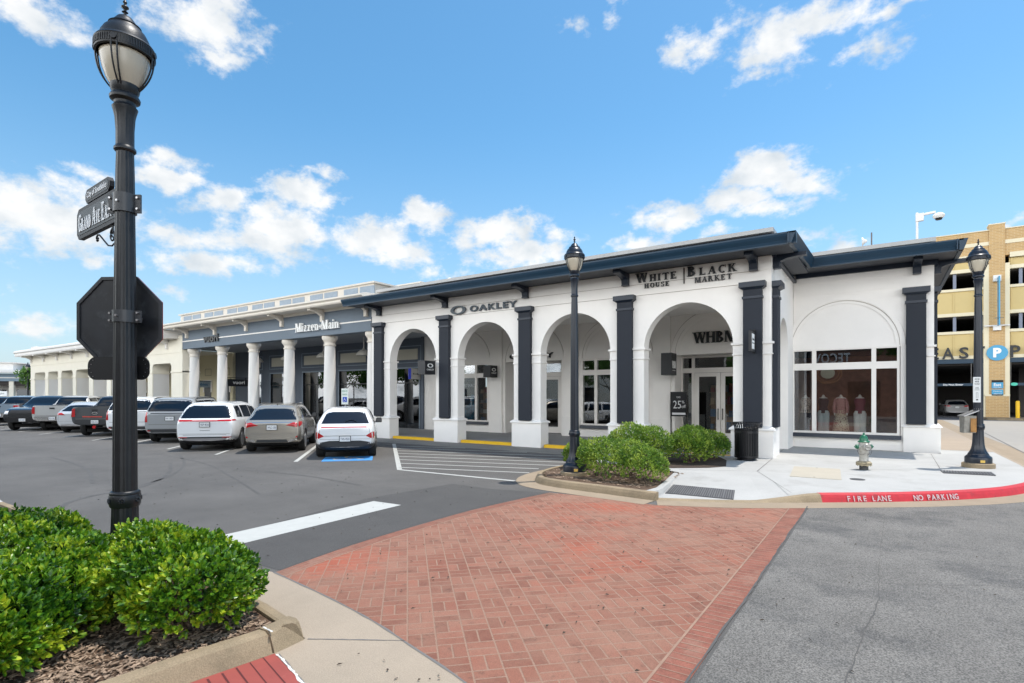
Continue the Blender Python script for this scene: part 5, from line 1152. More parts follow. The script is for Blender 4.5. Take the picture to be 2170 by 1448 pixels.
t, _ = boxsign('shop_sign', (-15.42, 20.9, 3.08), 'black box sign with an oval emblem on the inner wall by the poster window', .56, .56, .42, 'O'); emblem_text(t, .42, .95)
b = MB().box(-.02, .02, .28, .40, -.03, .03); local(b, 'bracket', M['black'], t)
t, _ = boxsign('shop_sign', (-20.45, 21.0, 3.08), 'pale projecting box sign with blue edge beside the leftmost shop door', .72, .56, .16, 'M', mat('sign_offwhite', (.62, .60, .56), .6))
sign_yz(t, fit2(serif_text('Mizzen+Main', .10, ext=.002, caps_small=False), .46, .08), .082, 0, -.04, M['letter']); b = MB(); b.box(-.085, .085, -.372, -.361, -.28, .28); b.box(-.085, .0, -.40,-.373, -.28,.28); local(b, 'edge', mat('edge_blue', (.01, .03, .45), .5), t)
b = MB().box(-.02, .02, .36, .52, .2, .24); local(b, 'bracket', M['black'], t)
t, _ = boxsign('shop_sign', (-6.78, 20.75, 3.13), 'tall black projecting box sign with white serif letters beside the double doors', .62, .84, .40, 'W')
sign_yz(t, fit2(serif_text('WHBM', .3, ext=.003, track=-.06), .44, .28), .201, 0, -.16, M['letterw']); b = MB().box(-.02, .02, .31, .62, .3, .34); local(b, 'bracket', M['black'], t); sign_yz(t, MB().box(-.18, .18, -.003, 0, -.25, -.235), .201, 0, 0, M['letterw'], 'rule')
t, _ = boxsign('shop_sign', (-2.98, 16.25, 3.42), 'small square white and black blade sign on the corner navy pilaster', .52, .56, .07, 'W')
sign_yz(t, MB().box(-.17, .17, -.004, 0, -.21, .21), .036, -.02, 0, M['letterw'], 'face'); sign_yz(t, fit2(serif_text('White', .1, ext=.002), .26, .06), .042, -.02, .03, M['letter']); sign_yz(t, MB().box(-.14, .14, -.002, 0, -.06, -.035), .042, -.02, 0, M['letter'], 'rule'); b = MB(); b.box(-.03, .03, .26, .39, -.30, .36); b.tube([(0, -.27, .30), (0, .3, .30)], .012, 8); local(b, 'bracket', M['black'], t)
t, _ = boxsign('shop_sign', (-34.9, 19.5, 2.78), 'black hanging shop sign with white lower-case letters between the colonnade columns', 1.45, .46, .12, 'v'); sign_yz(t, fit_text('vuori', .22, .80, .003, .012), .062, 0, -.09, M['letterw'])
b = MB(); b.box(-.02, .02, -.72, .9, .30, .34); b.box(-.01, .01, -.5, -.48, .23, .31); b.box(-.01, .01, .48, .5, .23, .31); b.box(-.05,.05,.85,1.0,.2,.42); local(b, 'bracket', M['black'], t)
t, _ = boxsign('shop_sign', (-38.9, 19.0, 2.72), 'pale blue hanging shop sign with dark blue script behind the left columns', 1.45, .42, .12, 'c', mat('sign_paleblue', (.38, .46, .50), .6)); sign_yz(t, fit_text('chubbies', .2, 1.05, .003, .012), .062, 0, -.09, mat('letter_blue2', (.03, .15, .28), .5)); b = MB().box(-.02, .02, -.6, .78, .21, .25); local(b, 'bracket', M['black'], t)
# pendant lamps of the colonnade
pd = None
for x, y, w_ in ((-32.6, 19.4, 'leftmost'), (-29.3, 19.4, 'second from the left'), (-25.95, 19.4, 'third from the left'), (-22.6, 19.4, 'rightmost')):
    lab = 'white dome pendant lamp hanging in the grey colonnade, %s of four' % w_
    if pd is None:
        pd = thing('pendant_lamp', (x, y, 5.04), lab, 'pendant lamp', 'dome pendant lamps in the grey colonnade'); pd['_rot'] = 1
        local(MB().tube([(0, 0, 0), (0, 0, -.62)], .025, 8), 'rod', M['colwhite'], pd); local(MB().lathe([(.40,-.98),(.385,-.93),(.32,-.82),(.20,-.73),(.08,-.68),(.05,-.60),(.0,-.60)], seg=24), 'shade', mat('shade_white', (.55, .52, .46), .5), pd, smooth=50)
    else: o = copy_tree(pd); o.location = (x, y, 5.04); o['label'] = lab
# poster, table and notices in the windows
t = thing('window_poster', (-17.3, 21.5, .8), 'tall dark poster with blue figure standing inside the left arcade window', 'poster'); 
MB().box(-18.24, -16.66, 21.50, 21.51, .74, 2.78).build('panel', mat('poster_dark', (.008, .015, .025), .5), t)
b = MB(); hd = [(-16.98+.14*cos(a*pi/8), 1.80+.20*sin(a*pi/8)) for a in range(16)]; b.add([(x, 21.494, z) for x, z in hd], [tuple(range(16))])
b.add([(x, 21.492, z) for x, z in ((-17.7,.76),(-17.45,1.30),(-17.2,1.50),(-17.05,1.62),(-16.90,1.60),(-16.78,1.45),(-16.68,1.30),(-16.68,.76))], [tuple(range(8))]); b.build('figure', mat('poster_blue', (.01, .09, .15), .5, var=.9, vscale=6), t)
b = MB(); mo = [(-17.62+.16*cos(a*pi/8), 2.02+.16*sin(a*pi/8)) for a in range(16)]; b.add([(x, 21.494, z) for x, z in mo], [tuple(range(16))]); b.tube([(-17.1,21.48,1.83),(-16.86,21.48,1.79)], .02, 6); b.build('glow', mat('poster_glow', (.08, .38, .50), .5), t)
b = fit_text('ARTIFACT', .16, .95, .001, .01); place(b, (-17.18, 21.495, 2.36)); b.build('lettering', mat('poster_letter', (.45, .47, .48), .5), t)
t = thing('sale_sign', (-6.45, 20.9, .15), 'black framed sale board reading tops 25% off on two legs beside the double doors', 'sale board', rz=radians(0)); t['_rot'] = 1
b = MB(); b.box(-.31, .31, -.02, .02, .98, 1.92); local(b, 'board', M['blackg'], t)
b = MB(); b.box(-.31, -.27, -.015, .015, 0, .98); b.box(.27, .31, -.015, .015, 0, .98); b.box(-.33, .33, -.2, .2, 0, .02); local(b, 'stand', M['black'], t)
b = fit_text('25', .30, .30, .002, -.0); place(b, (-.05, -.022, 1.28)); b.join(place(fit_text('TOPS', .06, .16, .002), (.0, -.022, 1.68))); b.join(place(fit_text('%', .10, .11, .002), (.18, -.022, 1.48))); b.join(place(fit_text('off', .12, .16, .002), (.20, -.022, 1.30))); b.box(-.24, .27, -.0235, -.021, 1.04, 1.12); local(b, 'lettering', mat('letter_pale', (.6, .6, .6), .5), t)
# ================================================================ MANNEQUINS
def skin_body(nodes, edges, name, m, parent, sub=2):
    me = bpy.data.meshes.new(name); me.from_pydata([n[0] for n in nodes], edges, []); o = bpy.data.objects.new(name, me); COL.objects.link(o)
    sk = o.modifiers.new('s', 'SKIN'); 
    if not me.skin_vertices: pass
    layer = me.skin_vertices[0] if me.skin_vertices else None
    for i, n in enumerate(nodes): layer.data[i].radius = (n[1], n[2] if len(n) > 2 else n[1])
    layer.data[0].use_root = True
    sb_ = o.modifiers.new('d', 'SUBSURF'); sb_.levels = sub; sb_.render_levels = sub
    dg = bpy.context.evaluated_depsgraph_get(); dg.update(); m2 = bpy.data.meshes.new_from_object(o.evaluated_get(dg)); m2.polygons.foreach_set('use_smooth', [True]*len(m2.polygons)); m2.materials.append(m)
    bpy.data.objects.remove(o); o2 = bpy.data.objects.new(name, m2); COL.objects.link(o2); o2.parent = parent; return o2
def mannequin(x, y, label, top, bottom, kind, sleeves=False):
    t = thing('mannequin', (x, y, .35), label, 'mannequin', 'headless mannequins in the shop window'); t['_rot'] = 1; t.scale = (.86, .86, .95)
    wm = mat('mannequin_white', (.66, .62, .56), .4)
    N_ = [((0,0,1.05), .13,.10), ((0,0,1.25), .115,.085), ((0,0,1.42), .155,.10), ((0,0,1.54), .12,.08), ((0,0,1.62), .05,.05), ((0,0,1.70), .05,.05)]
    E_ = [(i, i+1) for i in range(5)]
    for s_ in (-1, 1):
        k = len(N_)
        if sleeves: N_ += [((s_*.17,0,1.53), .05), ((s_*.215,0,1.30), .04), ((s_*.22,-.03,1.05), .032), ((s_*.215,-.04,.92), .025)]; E_ += [(3, k), (k, k+1), (k+1, k+2), (k+2, k+3)]
        else: N_ += [((s_*.165,0,1.53), .05)]; E_ += [(3, k)]
        k = len(N_); N_ += [((s_*.085,0,.92), .09), ((s_*.09,0,.5), .06), ((s_*.095,0,.1), .04)]; E_ += [(0, k), (k, k+1), (k+1, k+2)]
    skin_body(N_, E_, 'body', wm, t, 1)
    def cloth(prof, name, m, seg=28, wave=0):
        mb = MB(); rings = []
        for (rx, ry, z) in prof: rings.append([(rx*cos(2*pi*k/seg)*(1+wave*cos(k*3.3)), ry*sin(2*pi*k/seg)*(1+wave*cos(k*3.3)), z) for k in range(seg)])
        mb.add([p for r in rings for p in r], [(i*seg+k, i*seg+(k+1) % seg, (i+1)*seg+(k+1) % seg, (i+1)*seg+k) for i in range(len(prof)-1) for k in range(seg)]); return local(mb, name, m, t, smooth=60)
    cloth([(.20,.145,1.0),(.165,.12,1.14),(.15,.11,1.22),(.19,.14,1.38),(.20,.14,1.48),(.155,.12,1.555)], 'top', top)
    if kind == 'skirt': cloth([(.30,.24,.25),(.26,.20,.6),(.20,.15,.95),(.165,.125,1.12)], 'skirt', bottom, wave=.05)
    else:
        mb = MB()
        for s_ in (-1, 1):
            seg = 18; pr = [(.12,.12,.08),(.115,.115,.5),(.125,.13,.85),(.13,.14,1.0),(.08,.12,1.10)]
            mb.add([(s_*.092+a*cos(2*pi*k/seg), b_*sin(2*pi*k/seg), z) for a, b_, z in pr for k in range(seg)], [(i*seg+k, i*seg+(k+1) % seg, (i+1)*seg+(k+1) % seg, (i+1)*seg+k) for i in range(4) for k in range(seg)])
        local(mb, 'trousers', bottom, t, smooth=60)
    if sleeves:
        mb = MB()
        for s_ in (-1, 1): mb.tube([(s_*.15,0,1.54),(s_*.20,0,1.42),(s_*.235,0,1.25),(s_*.24,-.03,1.02)], [.06,.068,.066,.055], 14)
        local(mb, 'sleeve', top, t, smooth=60)
    return t
def patt(name, c1, c2, sc):
    m, nt, b = newmat(name); n = nt.nodes.new('ShaderNodeTexVoronoi'); n.inputs['Scale'].default_value = sc; tc = nt.nodes.new('ShaderNodeTexCoord'); nt.links.new(tc.outputs['Object'], n.inputs['Vector'])
    r = nt.nodes.new('ShaderNodeValToRGB'); nt.links.new(n.outputs['Distance'], r.inputs[0]); r.color_ramp.elements[0].color = (*c1, 1); r.color_ramp.elements[1].color = (*c2, 1); r.color_ramp.elements[0].position = .25; r.color_ramp.elements[1].position = .45
    nt.links.new(r.outputs[0], b.inputs['Base Color']); b.inputs['Roughness'].default_value = .9; return m
mannequin(-2.28, 22.35, 'mannequin in a brown and white patterned top at the left end of the display window', patt('cloth_leopard', (.10,.04,.03), (.62,.5,.42), 22), mat('cloth_dark', (.05,.04,.05), .9), 'skirt')
mannequin(-1.72, 22.35, 'mannequin in a dark buttoned top and pale wide trousers in the display window', mat('cloth_black', (.03,.02,.025), .9), mat('cloth_pale', (.42,.50,.50), .9), 'trousers')
mannequin(-1.18, 22.25, 'mannequin in a long-sleeved maroon dress in the middle of the display window', patt('cloth_maroon', (.22,.06,.07), (.42,.22,.20), 40), patt('cloth_mix', (.20,.08,.07), (.5,.42,.30), 18), 'skirt', True)
mannequin(-.62, 22.35, 'mannequin in a maroon waistcoat and white trousers near the right mullion of the display window', mat('cloth_wine', (.24,.08,.09), .9), mat('cloth_white', (.72,.72,.68), .9), 'trousers')
t = thing('display_wreath', (-1.5, 23.0, 2.6), 'round pale and brown wreath ornament hanging above the mannequins in the window', 'wreath'); b = MB()
for r_, w_ in ((.34, .035), (.27, .03)): b.tube([(-1.62+r_*1.25*cos(a*pi/16), 22.9, 2.72+r_*sin(a*pi/16)) for a in range(32)], w_, 6, closed=True)
b.build('ring', mat('wicker', (.26, .12, .05), .8), t); b = MB().lathe([(0,-.02),(.2,-.02),(.2,.0),(0,.0)], seg=20); b.v = [(-1.62+x*1.15, 22.85+z, 2.74+y) for x, y, z in b.v]; b.build('disc', mat('wreath_pale', (.45, .46, .36), .8), t)
MB().box(-2.9, .95, 24.2, 24.3, .15, 3.4).build('x', M['brown'], WB).name = 'display_backdrop'
# ================================================================ LITTER BIN
tb = thing('litter_bin', (-3.08, 16.03, .15), 'black slatted metal litter bin with a flared rim beside the corner pier', 'litter bin'); tb['_rot'] = 1
b = MB()
for k in range(32):
    a = 2*pi*k/32; 
    pts = [(.30*cos(a), .30*sin(a), .07), (.30*cos(a), .30*sin(a), .80), (.305*cos(a), .305*sin(a), .90), (.335*cos(a), .335*sin(a), .97), (.385*cos(a), .385*sin(a), 1.02)]
    ta = Vector((-sin(a), cos(a), 0))*.013; ra = Vector((cos(a), sin(a), 0))*.004
    V = []
    for p in pts: p = Vector(p); V += [p-ta-ra, p+ta-ra, p+ta+ra, p-ta+ra]
    b.add(V, [(4*i+j, 4*i+(j+1) % 4, 4*(i+1)+(j+1) % 4, 4*(i+1)+j) for i in range(4) for j in range(4)]+[(0,1,2,3),(16,19,18,17)])
local(b, 'slats', M['blackg'], tb)
b = MB(); b.tube([(.385*cos(2*pi*k/40), .385*sin(2*pi*k/40), 1.022) for k in range(40)], .013, 8, closed=True); local(b, 'rim', M['blackg'], tb, smooth=60)
b = MB(); b.lathe([(.308,.07),(.308,.12)], seg=40); b.lathe([(.309,.74),(.309,.80)], seg=40); local(b, 'band', M['blackg'], tb, smooth=40)
b = MB(); b.lathe([(.275,.08),(.275,.86)], seg=32); local(b, 'liner', M['black'], tb, smooth=40)
b = MB(); b.lathe([(.25,0),(.26,.02),(.24,.07),(.30,.075)], seg=32); local(b, 'foot', M['blackg'], tb, smooth=40)
# ================================================================ FIRE HYDRANT
hy = thing('fire_hydrant', (-.35, 15.45, .15), 'silver fire hydrant with green cap and green side outlets on the right sidewalk', 'fire hydrant', rz=TH*.9); hy['_rot'] = 1
sv = mat('hydrant_silver', (.40, .385, .35), .42, .35, var=.2, vscale=12, dirt=((.22, .17, .12), 14, .56, .7)); gn = mat('hydrant_green', (.008, .125, .062), .35, var=.25, vscale=18)
K = 1.10
def sc(p): return [(r*K, z*K) for r, z in p]
local(MB().lathe(sc([(.085,.0),(.085,.10)]), seg=24), 'standpipe', mat('hydrant_iron', (.05, .05, .05), .7), hy, smooth=40)
b = MB(); b.lathe(sc([(.15,.10),(.15,.125),(.09,.13)]), seg=24); b.lathe(sc([(.15,.135),(.15,.16),(.095,.19)]), seg=24)
for k in range(8): a = 2*pi*k/8; b.tube([(.128*K*cos(a), .128*K*sin(a), .085*K), (.128*K*cos(a), .128*K*sin(a), .18*K)], .012, 6)
local(b, 'flange', mat('hydrant_flange', (.36, .30, .20), .6, .3, var=.4, vscale=14), hy, smooth=30)
local(MB().lathe(sc([(.092,.18),(.088,.20),(.088,.34),(.096,.36),(.096,.58),(.092,.60)]), seg=28), 'barrel', sv, hy, smooth=40)
local(MB().lathe(sc([(.115,.598),(.118,.61),(.112,.62),(.085,.63),(.082,.66),(.068,.71),(.04,.745),(.022,.755),(.022,.765),(.018,.80),(.0,.80)]), seg=40, flute=lambda r, z, a: r*(1-.07*(.5+.5*cos(8*a))) if .64*K < z < .74*K else r), 'bonnet', gn, hy, smooth=50)
for s_ in (-1, 1):
    b = MB().tube([(s_*.08*K,0,.50*K),(s_*.125*K,0,.50*K)], .052*K, 16); local(b, 'outlet', sv, hy, smooth=40)
    b = MB().tube([(s_*.125*K,0,.50*K),(s_*.128*K,0,.50*K),(s_*.165*K,0,.50*K),(s_*.166*K,0,.50*K),(s_*.20*K,0,.50*K)], [.050*K,.054*K,.046*K,.016*K,.013*K], 12); local(b, 'outlet_cap', gn, hy, smooth=30)
    b = MB(); b.tube([(s_*.14*K,-.02,.44*K),(s_*.15*K,-.03,.40*K),(s_*.12*K,-.05,.34*K),(s_*.08*K,-.09,.33*K),(s_*.02,-.105,.355*K)], .005, 6); local(b, 'chain', M['joint'], hy)
b = MB(); b.tube([(0,-.075*K,.495*K),(0,-.135*K,.495*K)], .075*K, 20); b.tube([(0,-.135*K,.495*K),(0,-.16*K,.495*K)], [.078*K,.060*K], 20); fo_ = local(b, 'front_outlet', sv, hy, smooth=40)
b = MB(); b.tube([(.066*K*cos(2*pi*k/20), -.163*K, .495*K+.066*K*sin(2*pi*k/20)) for k in range(20)], .006, 6, closed=True); b.tube([(-.04*K,-.166*K,.505*K),(.045*K,-.166*K,.485*K)], .008, 6); b.tube([(-.02,-.166*K,.33*K),(.03,-.166*K,.38*K)], .005, 6); local(b, 'outlet_mark', M['joint'], hy, smooth=60)
# ================================================================ DISABLED PARKING SIGN
t = thing('parking_sign', (-20.1, 16.2, .03), 'white reserved parking sign with a blue access symbol behind the rightmost car', 'sign', rz=radians(12)); t['_rot'] = 1
local(MB().tube([(0,0,0),(0,0,2.25)], .03, 8), 'post', M['steel'], t)
local(MB().box(-.19, .19, -.045, -.035, 1.50, 2.22), 'plate', mat('sign_white2', (.68, .72, .68), .5), t); local(MB().box(-.12, .12, -.048, -.046, 1.60, 1.84), 'symbol_panel', mat('sign_blue', (.0, .06, .42), .5), t)
b = MB(); b.join(place(fit_text('RESERVED', .08, .32, .001, .004), (0, -.046, 2.06))); b.join(place(fit_text('PARKING', .08, .28, .001, .004), (0, -.046, 1.91))); local(b, 'lettering', mat('letter_green', (.03, .22, .14), .5), t)
wc = wheelchair((0, -.050, 1.69), (1, 0, 0), (0, 0, 1), .19); local(wc, 'symbol', M['letterw'], t)
# ================================================================ CARS
def evalmesh(o):
    dg = bpy.context.evaluated_depsgraph_get(); dg.update(); return bpy.data.meshes.new_from_object(o.evaluated_get(dg))
def spl(tab, x):
    """piecewise-linear lookup"""
    if x <= tab[0][0]: return tab[0][1]
    for (a, b), (c, d) in zip(tab, tab[1:]):
        if x <= c: return b+(d-b)*(x-a)/(c-a)
    return tab[-1][1]
def car_body(c):
    L, W = c['L'], c['W']/2; st = c['st']; rows = []
    for x in st:
        zr = spl(c['roof'], x); zb = min(spl(c['belt'], x), zr-.05); lo = spl(c['low'], x); w = W*spl(c['wid'], x); yr = w*spl(c['tum'], x); cab = zr-zb > .2
        rows.append([(0, lo), (w*.78, lo), (w*.955, lo+.10), (w, lo+.30), (w*.995, zb-.14), (w*.955, zb-.01), (w*.93 if cab else w*.90, zb+.02 if cab else zr-.02), (yr, zr-.075 if cab else zr-.01), (yr*.72, zr-.012 if cab else zr), (0, zr)])
    n = len(rows[0]); vs = []; fs = []
    for i, x in enumerate(st):
        r = rows[i]; vs += [(x, y, z) for y, z in r]+[(x, -y, z) for y, z in r[1:-1][::-1]]
    m = 2*n-2
    for i in range(len(st)-1):
        for k in range(m): fs.append((i*m+k, i*m+(k+1) % m, (i+1)*m+(k+1) % m, (i+1)*m+k))
    for e, rev in ((0, 0), (len(st)-1, 1)):
        for k in range(n-1):
            a, b = e*m+k, e*m+k+1; c_, d = e*m+(m-k) % m, e*m+(m-k-1) % m
            f = [a, b, d, c_]; f2 = []
            for q in f:
                if q not in f2: f2.append(q)
            if len(f2) > 2: fs.append(tuple(f2[::-1] if rev else f2))
    me = bpy.data.meshes.new('cb'); me.from_pydata(vs, [], fs); bm = bmesh.new(); bm.from_mesh(me); bmesh.ops.recalc_face_normals(bm, faces=bm.faces)
    cl = bm.edges.layers.float.get('crease_edge') or bm.edges.layers.float.new('crease_edge')
    for e in bm.edges:
        a, b = e.verts; ia, ib = a.index // m, b.index // m; ka, kb = a.index % m, b.index % m
        if ia == ib and ia in (0, len(st)-1): e[cl] = c.get('endcrease', .45)
        if ia != ib and (ka in (5, m-5)): e[cl] = .35
        if ia == ib and st[ia] in c.get('hard', ()): e[cl] = .8
    bm.to_mesh(me); bm.free()
    o = bpy.data.objects.new('cb', me); COL.objects.link(o); s = o.modifiers.new('s', 'SUBSURF'); s.levels = 2; s.render_levels = 2
    cut = MB(); wr = c['wr']
    for ax in c['axles']:
        for sg in (-1, 1):
            cut.tube([(ax, sg*(W+.2), wr*.98), (ax, sg*(W-.36), wr*.98)], wr*1.16, 24)
    if c.get('bed'):
        x0, x1, zb = c['bed']; cut.box(x0, x1, -W*.86, W*.86, zb, zb+2)
    co = cut.build('cut', [M['well']]); bo = o.modifiers.new('b', 'BOOLEAN'); bo.object = co; bo.operation = 'DIFFERENCE'; bo.solver = 'EXACT'
    me2 = evalmesh(o); bpy.data.objects.remove(o); bpy.data.objects.remove(co)
    return me2
def decal(bv, quads, axis, off=.006, nu=14, nv=8):
    """quads of 2-D corners projected on the body along an axis ('x+','x-','y+','y-','z')"""
    mb = MB()
    for q in quads:
        P = []; ok = True
        for j in range(nv+1):
            for i in range(nu+1):
                u, v = i/nu, j/nv; a = (1-u)*(1-v)*Vector(q[0])+u*(1-v)*Vector(q[1])+u*v*Vector(q[2])+(1-u)*v*Vector(q[3])
                if axis[0] == 'x': s = 1 if axis[1] == '+' else -1; o = Vector((s*20, a.x, a.y)); d = Vector((-s, 0, 0))
                elif axis[0] == 'y': s = 1 if axis[1] == '+' else -1; o = Vector((a.x, s*20, a.y)); d = Vector((0, -s, 0))
                else: o = Vector((a.x, a.y, 20)); d = Vector((0, 0, -1))
                h, nn, _, _ = bv.ray_cast(o, d)
                P.append((h-d*off+nn*off*.5) if h is not None else None)
        fs = []
        for j in range(nv):
            for i in range(nu):
                f = (j*(nu+1)+i, j*(nu+1)+i+1, (j+1)*(nu+1)+i+1, (j+1)*(nu+1)+i)
                if all(P[k] is not None for k in f): fs.append(f)
        mb.add([p if p is not None else (0, 0, 0) for p in P], fs)
    return mb
def flip(quads): return [[(-a, b) for a, b in q] for q in quads]
_wheel = {}
def wheel(parent, x, y, r, w=.24, rim='rim', spokes=7):
    """tyre, with the alloy as its own mesh; the outer face looks along sign(y)"""
    key = (r, w, rim, spokes)
    if key not in _wheel:
        t = MB().lathe([(r*.62,-w/2),(r*.93,-w/2),(r*.985,-w/2+.03),(r,-w/2+.07),(r,w/2-.07),(r*.985,w/2-.03),(r*.93,w/2),(r*.66,w/2),(r*.63,w/2-.03),(r*.62,w/2-.06)], seg=32)
        m = MB().lathe([(r*.60,w/2-.015),(r*.665,w/2-.005),(r*.66,w/2+.002),(r*.62,w/2-.0)], seg=32)
        m.lathe([(0,w/2-.03),(.07,w/2-.03),(.06,w/2-.01),(0,w/2-.005)], seg=12)
        for k in range(spokes):
            a = 2*pi*k/spokes; b = MB().add([(.05,-.028,w/2-.05),(r*.62,-.036,w/2-.03),(r*.62,.036,w/2-.03),(.05,.028,w/2-.05),(.05,-.024,w/2-.012),(r*.62,-.022,w/2-.010),(r*.62,.022,w/2-.010),(.05,.024,w/2-.012)], [(0,3,2,1),(4,5,6,7),(0,1,5,4),(1,2,6,5),(2,3,7,6),(3,0,4,7)])
            m.join(b.xf(Matrix.Rotation(a, 4, 'Z')))
        d = MB().lathe([(0,w/2-.09),(r*.62,w/2-.09)], seg=24)
        _wheel[key] = (t, m, d)
    t, m, d = _wheel[key]; s = 1 if y > 0 else -1
    def mk(q, name, mm_, par, smooth=None):
        b = MB(); b.v = [(vx, s*vz, vy) for vx, vy, vz in q.v]; b.f = list(q.f); return b.build(name, mm_, par, smooth=smooth, world=False)
    wo = mk(t, 'wheel', M['tyre'], parent, 40); wo.location = (x, y, r); mk(m, 'rim', M[rim], wo, 30); mk(d, 'hub', M['well'], wo)
    return wo
def paint(name, col, rough=.22, metal=0, coat=.8): return mat('paint_'+name, col, rough, metal, coat=coat)
def make_car(kind, c, label, cat, pm, group='vehicles parked nose-in at the shops'):
    t = thing(kind, (0, 0, 0), label, cat, group); t['_rot'] = 1
    me = car_body(c); me.materials.clear(); me.materials.append(pm); me.materials.append(M['well']); me.materials.append(M['plastic'])
    W = c['W']/2; wr = c['wr']
    for p in me.polygons:
        x, y, z = p.center
        for ax in c['axles']:
            if math.hypot(x-ax, z-wr*.98) < wr*1.155 and abs(y) > W-.37 and abs(y) < W*1.0 and abs(p.normal.y) < .9 or (math.hypot(x-ax, z-wr*.98) < wr*1.1 and abs(y) < W-.3 and abs(y) > W-.4): p.material_index = 1
        if p.material_index == 0 and z < c.get('clad', .32): p.material_index = 2
        if c.get('bed') and c['bed'][0]-.02 < x < c['bed'][1]+.02 and abs(y) < W*.87 and z < c['roof'][2][1] and z > c['bed'][2]-.01: p.material_index = 2
        p.use_smooth = True
    try: me.set_sharp_from_angle(angle=radians(38))
    except Exception: pass
    me.name = kind+'_body'; o = bpy.data.objects.new('body', me); COL.objects.link(o); o.parent = t
    bm = bmesh.new(); bm.from_mesh(me); bv = BVHTree.FromBMesh(bm); bm.free()
    def D(name, quads, axis, m, off=.006, both=False, par=o, nu=14, nv=8):
        b = decal(bv, quads, axis, off, nu, nv); r = b.build(name, m, par, world=False, smooth=50)
        if both: b2 = decal(bv, quads, 'y-' if axis == 'y+' else 'y+', off, nu, nv); b2.build(name, m, par, world=False, smooth=50)
        return r
    G = M['carglass']
    for q in c['side']: D('side_window', [q], 'y+', G, both=True, par=t)
    if 'pillar' in c: D('window_trim', c['pillar'], 'y+', M[c.get('trimm', 'blackg')], .003, both=True, par=t, nu=16, nv=4)
    if 'rear' in c: D('rear_window', c['rear'], 'x-', G, par=t, off=.012, nu=36, nv=16)
    if 'front' in c: D('windscreen', c['front'], 'x+', G, par=t, off=.010, nu=30, nv=14)
    for q in c.get('tail', []):
        D('tail_light', [q], 'x-', M['redlens'], par=t, off=.010); D('tail_light', flip([q]), 'x-', M['redlens'], par=t, off=.010)
    for q in c.get('tailside', []): D('tail_light', [q], 'y+', M['redlens'], both=True, par=t, off=.010, nu=6, nv=4)
    for nm, q, ax, mm_ in c.get('dec', []): D(nm, q, ax, M[mm_], par=t, off=.008)
    for nm, q, mm_ in c.get('sdec', []): D(nm, q, 'y+', M[mm_], both=True, par=t, off=.008)
    for nm, q, ax, mm_ in c.get('over', []): D(nm, q, ax, M[mm_], par=t, off=.014)
    # door shut lines and handles on both flanks
    xs_ = [q[1][0] for q in c['side'][:-1]]
    zb_ = min(p_[1] for q in c['side'] for p_ in q)
    for xg in xs_+[c['side'][-1][1][0]+.02]: D('door_gap', [[(xg+.02, .50), (xg+.035, .50), (xg+.035, zb_-.03), (xg+.02, zb_-.03)]], 'y+', M['well'], both=True, par=o, off=.004, nu=1, nv=10)
    for xg in xs_[-2:]: D('door_handle', [[(xg+.08, zb_-.16), (xg+.26, zb_-.16), (xg+.26, zb_-.125), (xg+.08, zb_-.125)]], 'y+', M['chrome'], both=True, par=o, off=.02, nu=3, nv=2)
    if 'rear' in c and not c.get('bed'):
        wq = c['rear'][0][1][0]
        for sg in (-1, 1): D('tailgate_gap', [[(sg*(wq+.03), .62), (sg*(wq+.03)+.010, .62), (sg*(wq+.02)+.010, c['rear'][0][0][1]-.03), (sg*(wq+.02), c['rear'][0][0][1]-.03)]], 'x-', M['joint'], par=o, off=.004, nu=1, nv=8)
        D('bumper_seam', [[(-c['W']*.44, .60), (c['W']*.44, .60), (c['W']*.44, .608), (-c['W']*.44, .608)]], 'x-', M['joint'], par=o, off=.004, nu=20, nv=1)
    # plate
    if 'plate' in c:
        px_, pz, txt = c['plate'][:3]; sgn = c['plate'][3] if len(c['plate']) > 3 else -1
        h, _, _, _ = bv.ray_cast(Vector((sgn*20, px_, pz)), Vector((-sgn, 0, 0))); X = h.x+sgn*.03
        b = MB().box(min(X, X-sgn*.02), max(X, X-sgn*.02), px_-.17, px_+.17, pz-.09, pz+.09); po = b.build('licence_plate', M['black'], t, world=False)
        b = MB().box(min(X+sgn*.004, X), max(X+sgn*.004, X), px_-.152, px_+.152, pz-.076, pz+.076); b.build('plate_face', M['plate'], po, world=False)
        g = fit_text(txt, .075, .26, .001, .006); place(g, (X+sgn*.005, px_, pz-.04), radians(-90) if sgn < 0 else radians(90)); g.build('plate_number', mat('plate_ink', (.02, .03, .09), .6), po, world=False)
    for ax in c['axles']:
        for sg in (-1, 1): wheel(t, ax, sg*(W-.13), wr, rim=c.get('rim', 'rim'), spokes=c.get('spokes', 7))
    # mirrors
    mx, mz = c['mirror']
    for sg in (-1, 1):
        h, _, _, _ = bv.ray_cast(Vector((mx, sg*20, mz)), Vector((0, -sg, 0))); y = h.y
        b = MB().frustum(mx-.09, mx+.09, min(y, y+sg*.24), max(y, y+sg*.24), mz-.05, mx-.07, mx+.06, min(y+sg*.05, y+sg*.23), max(y+sg*.05, y+sg*.23), mz+.12)
        b.build('wing_mirror', M[c.get('mirm', 'blackg')] if isinstance(c.get('mirm', 'blackg'), str) else c['mirm'], t, world=False, bevel=.02)
    if c.get('extra'): c['extra'](t, bv, pm)
    # underbody
    b = MB().box(c['axles'][0]-.35, c['axles'][1]+.3, -W*.72, W*.72, .17, .34); b.build('underbody', M['well'], t, world=False)
    return t
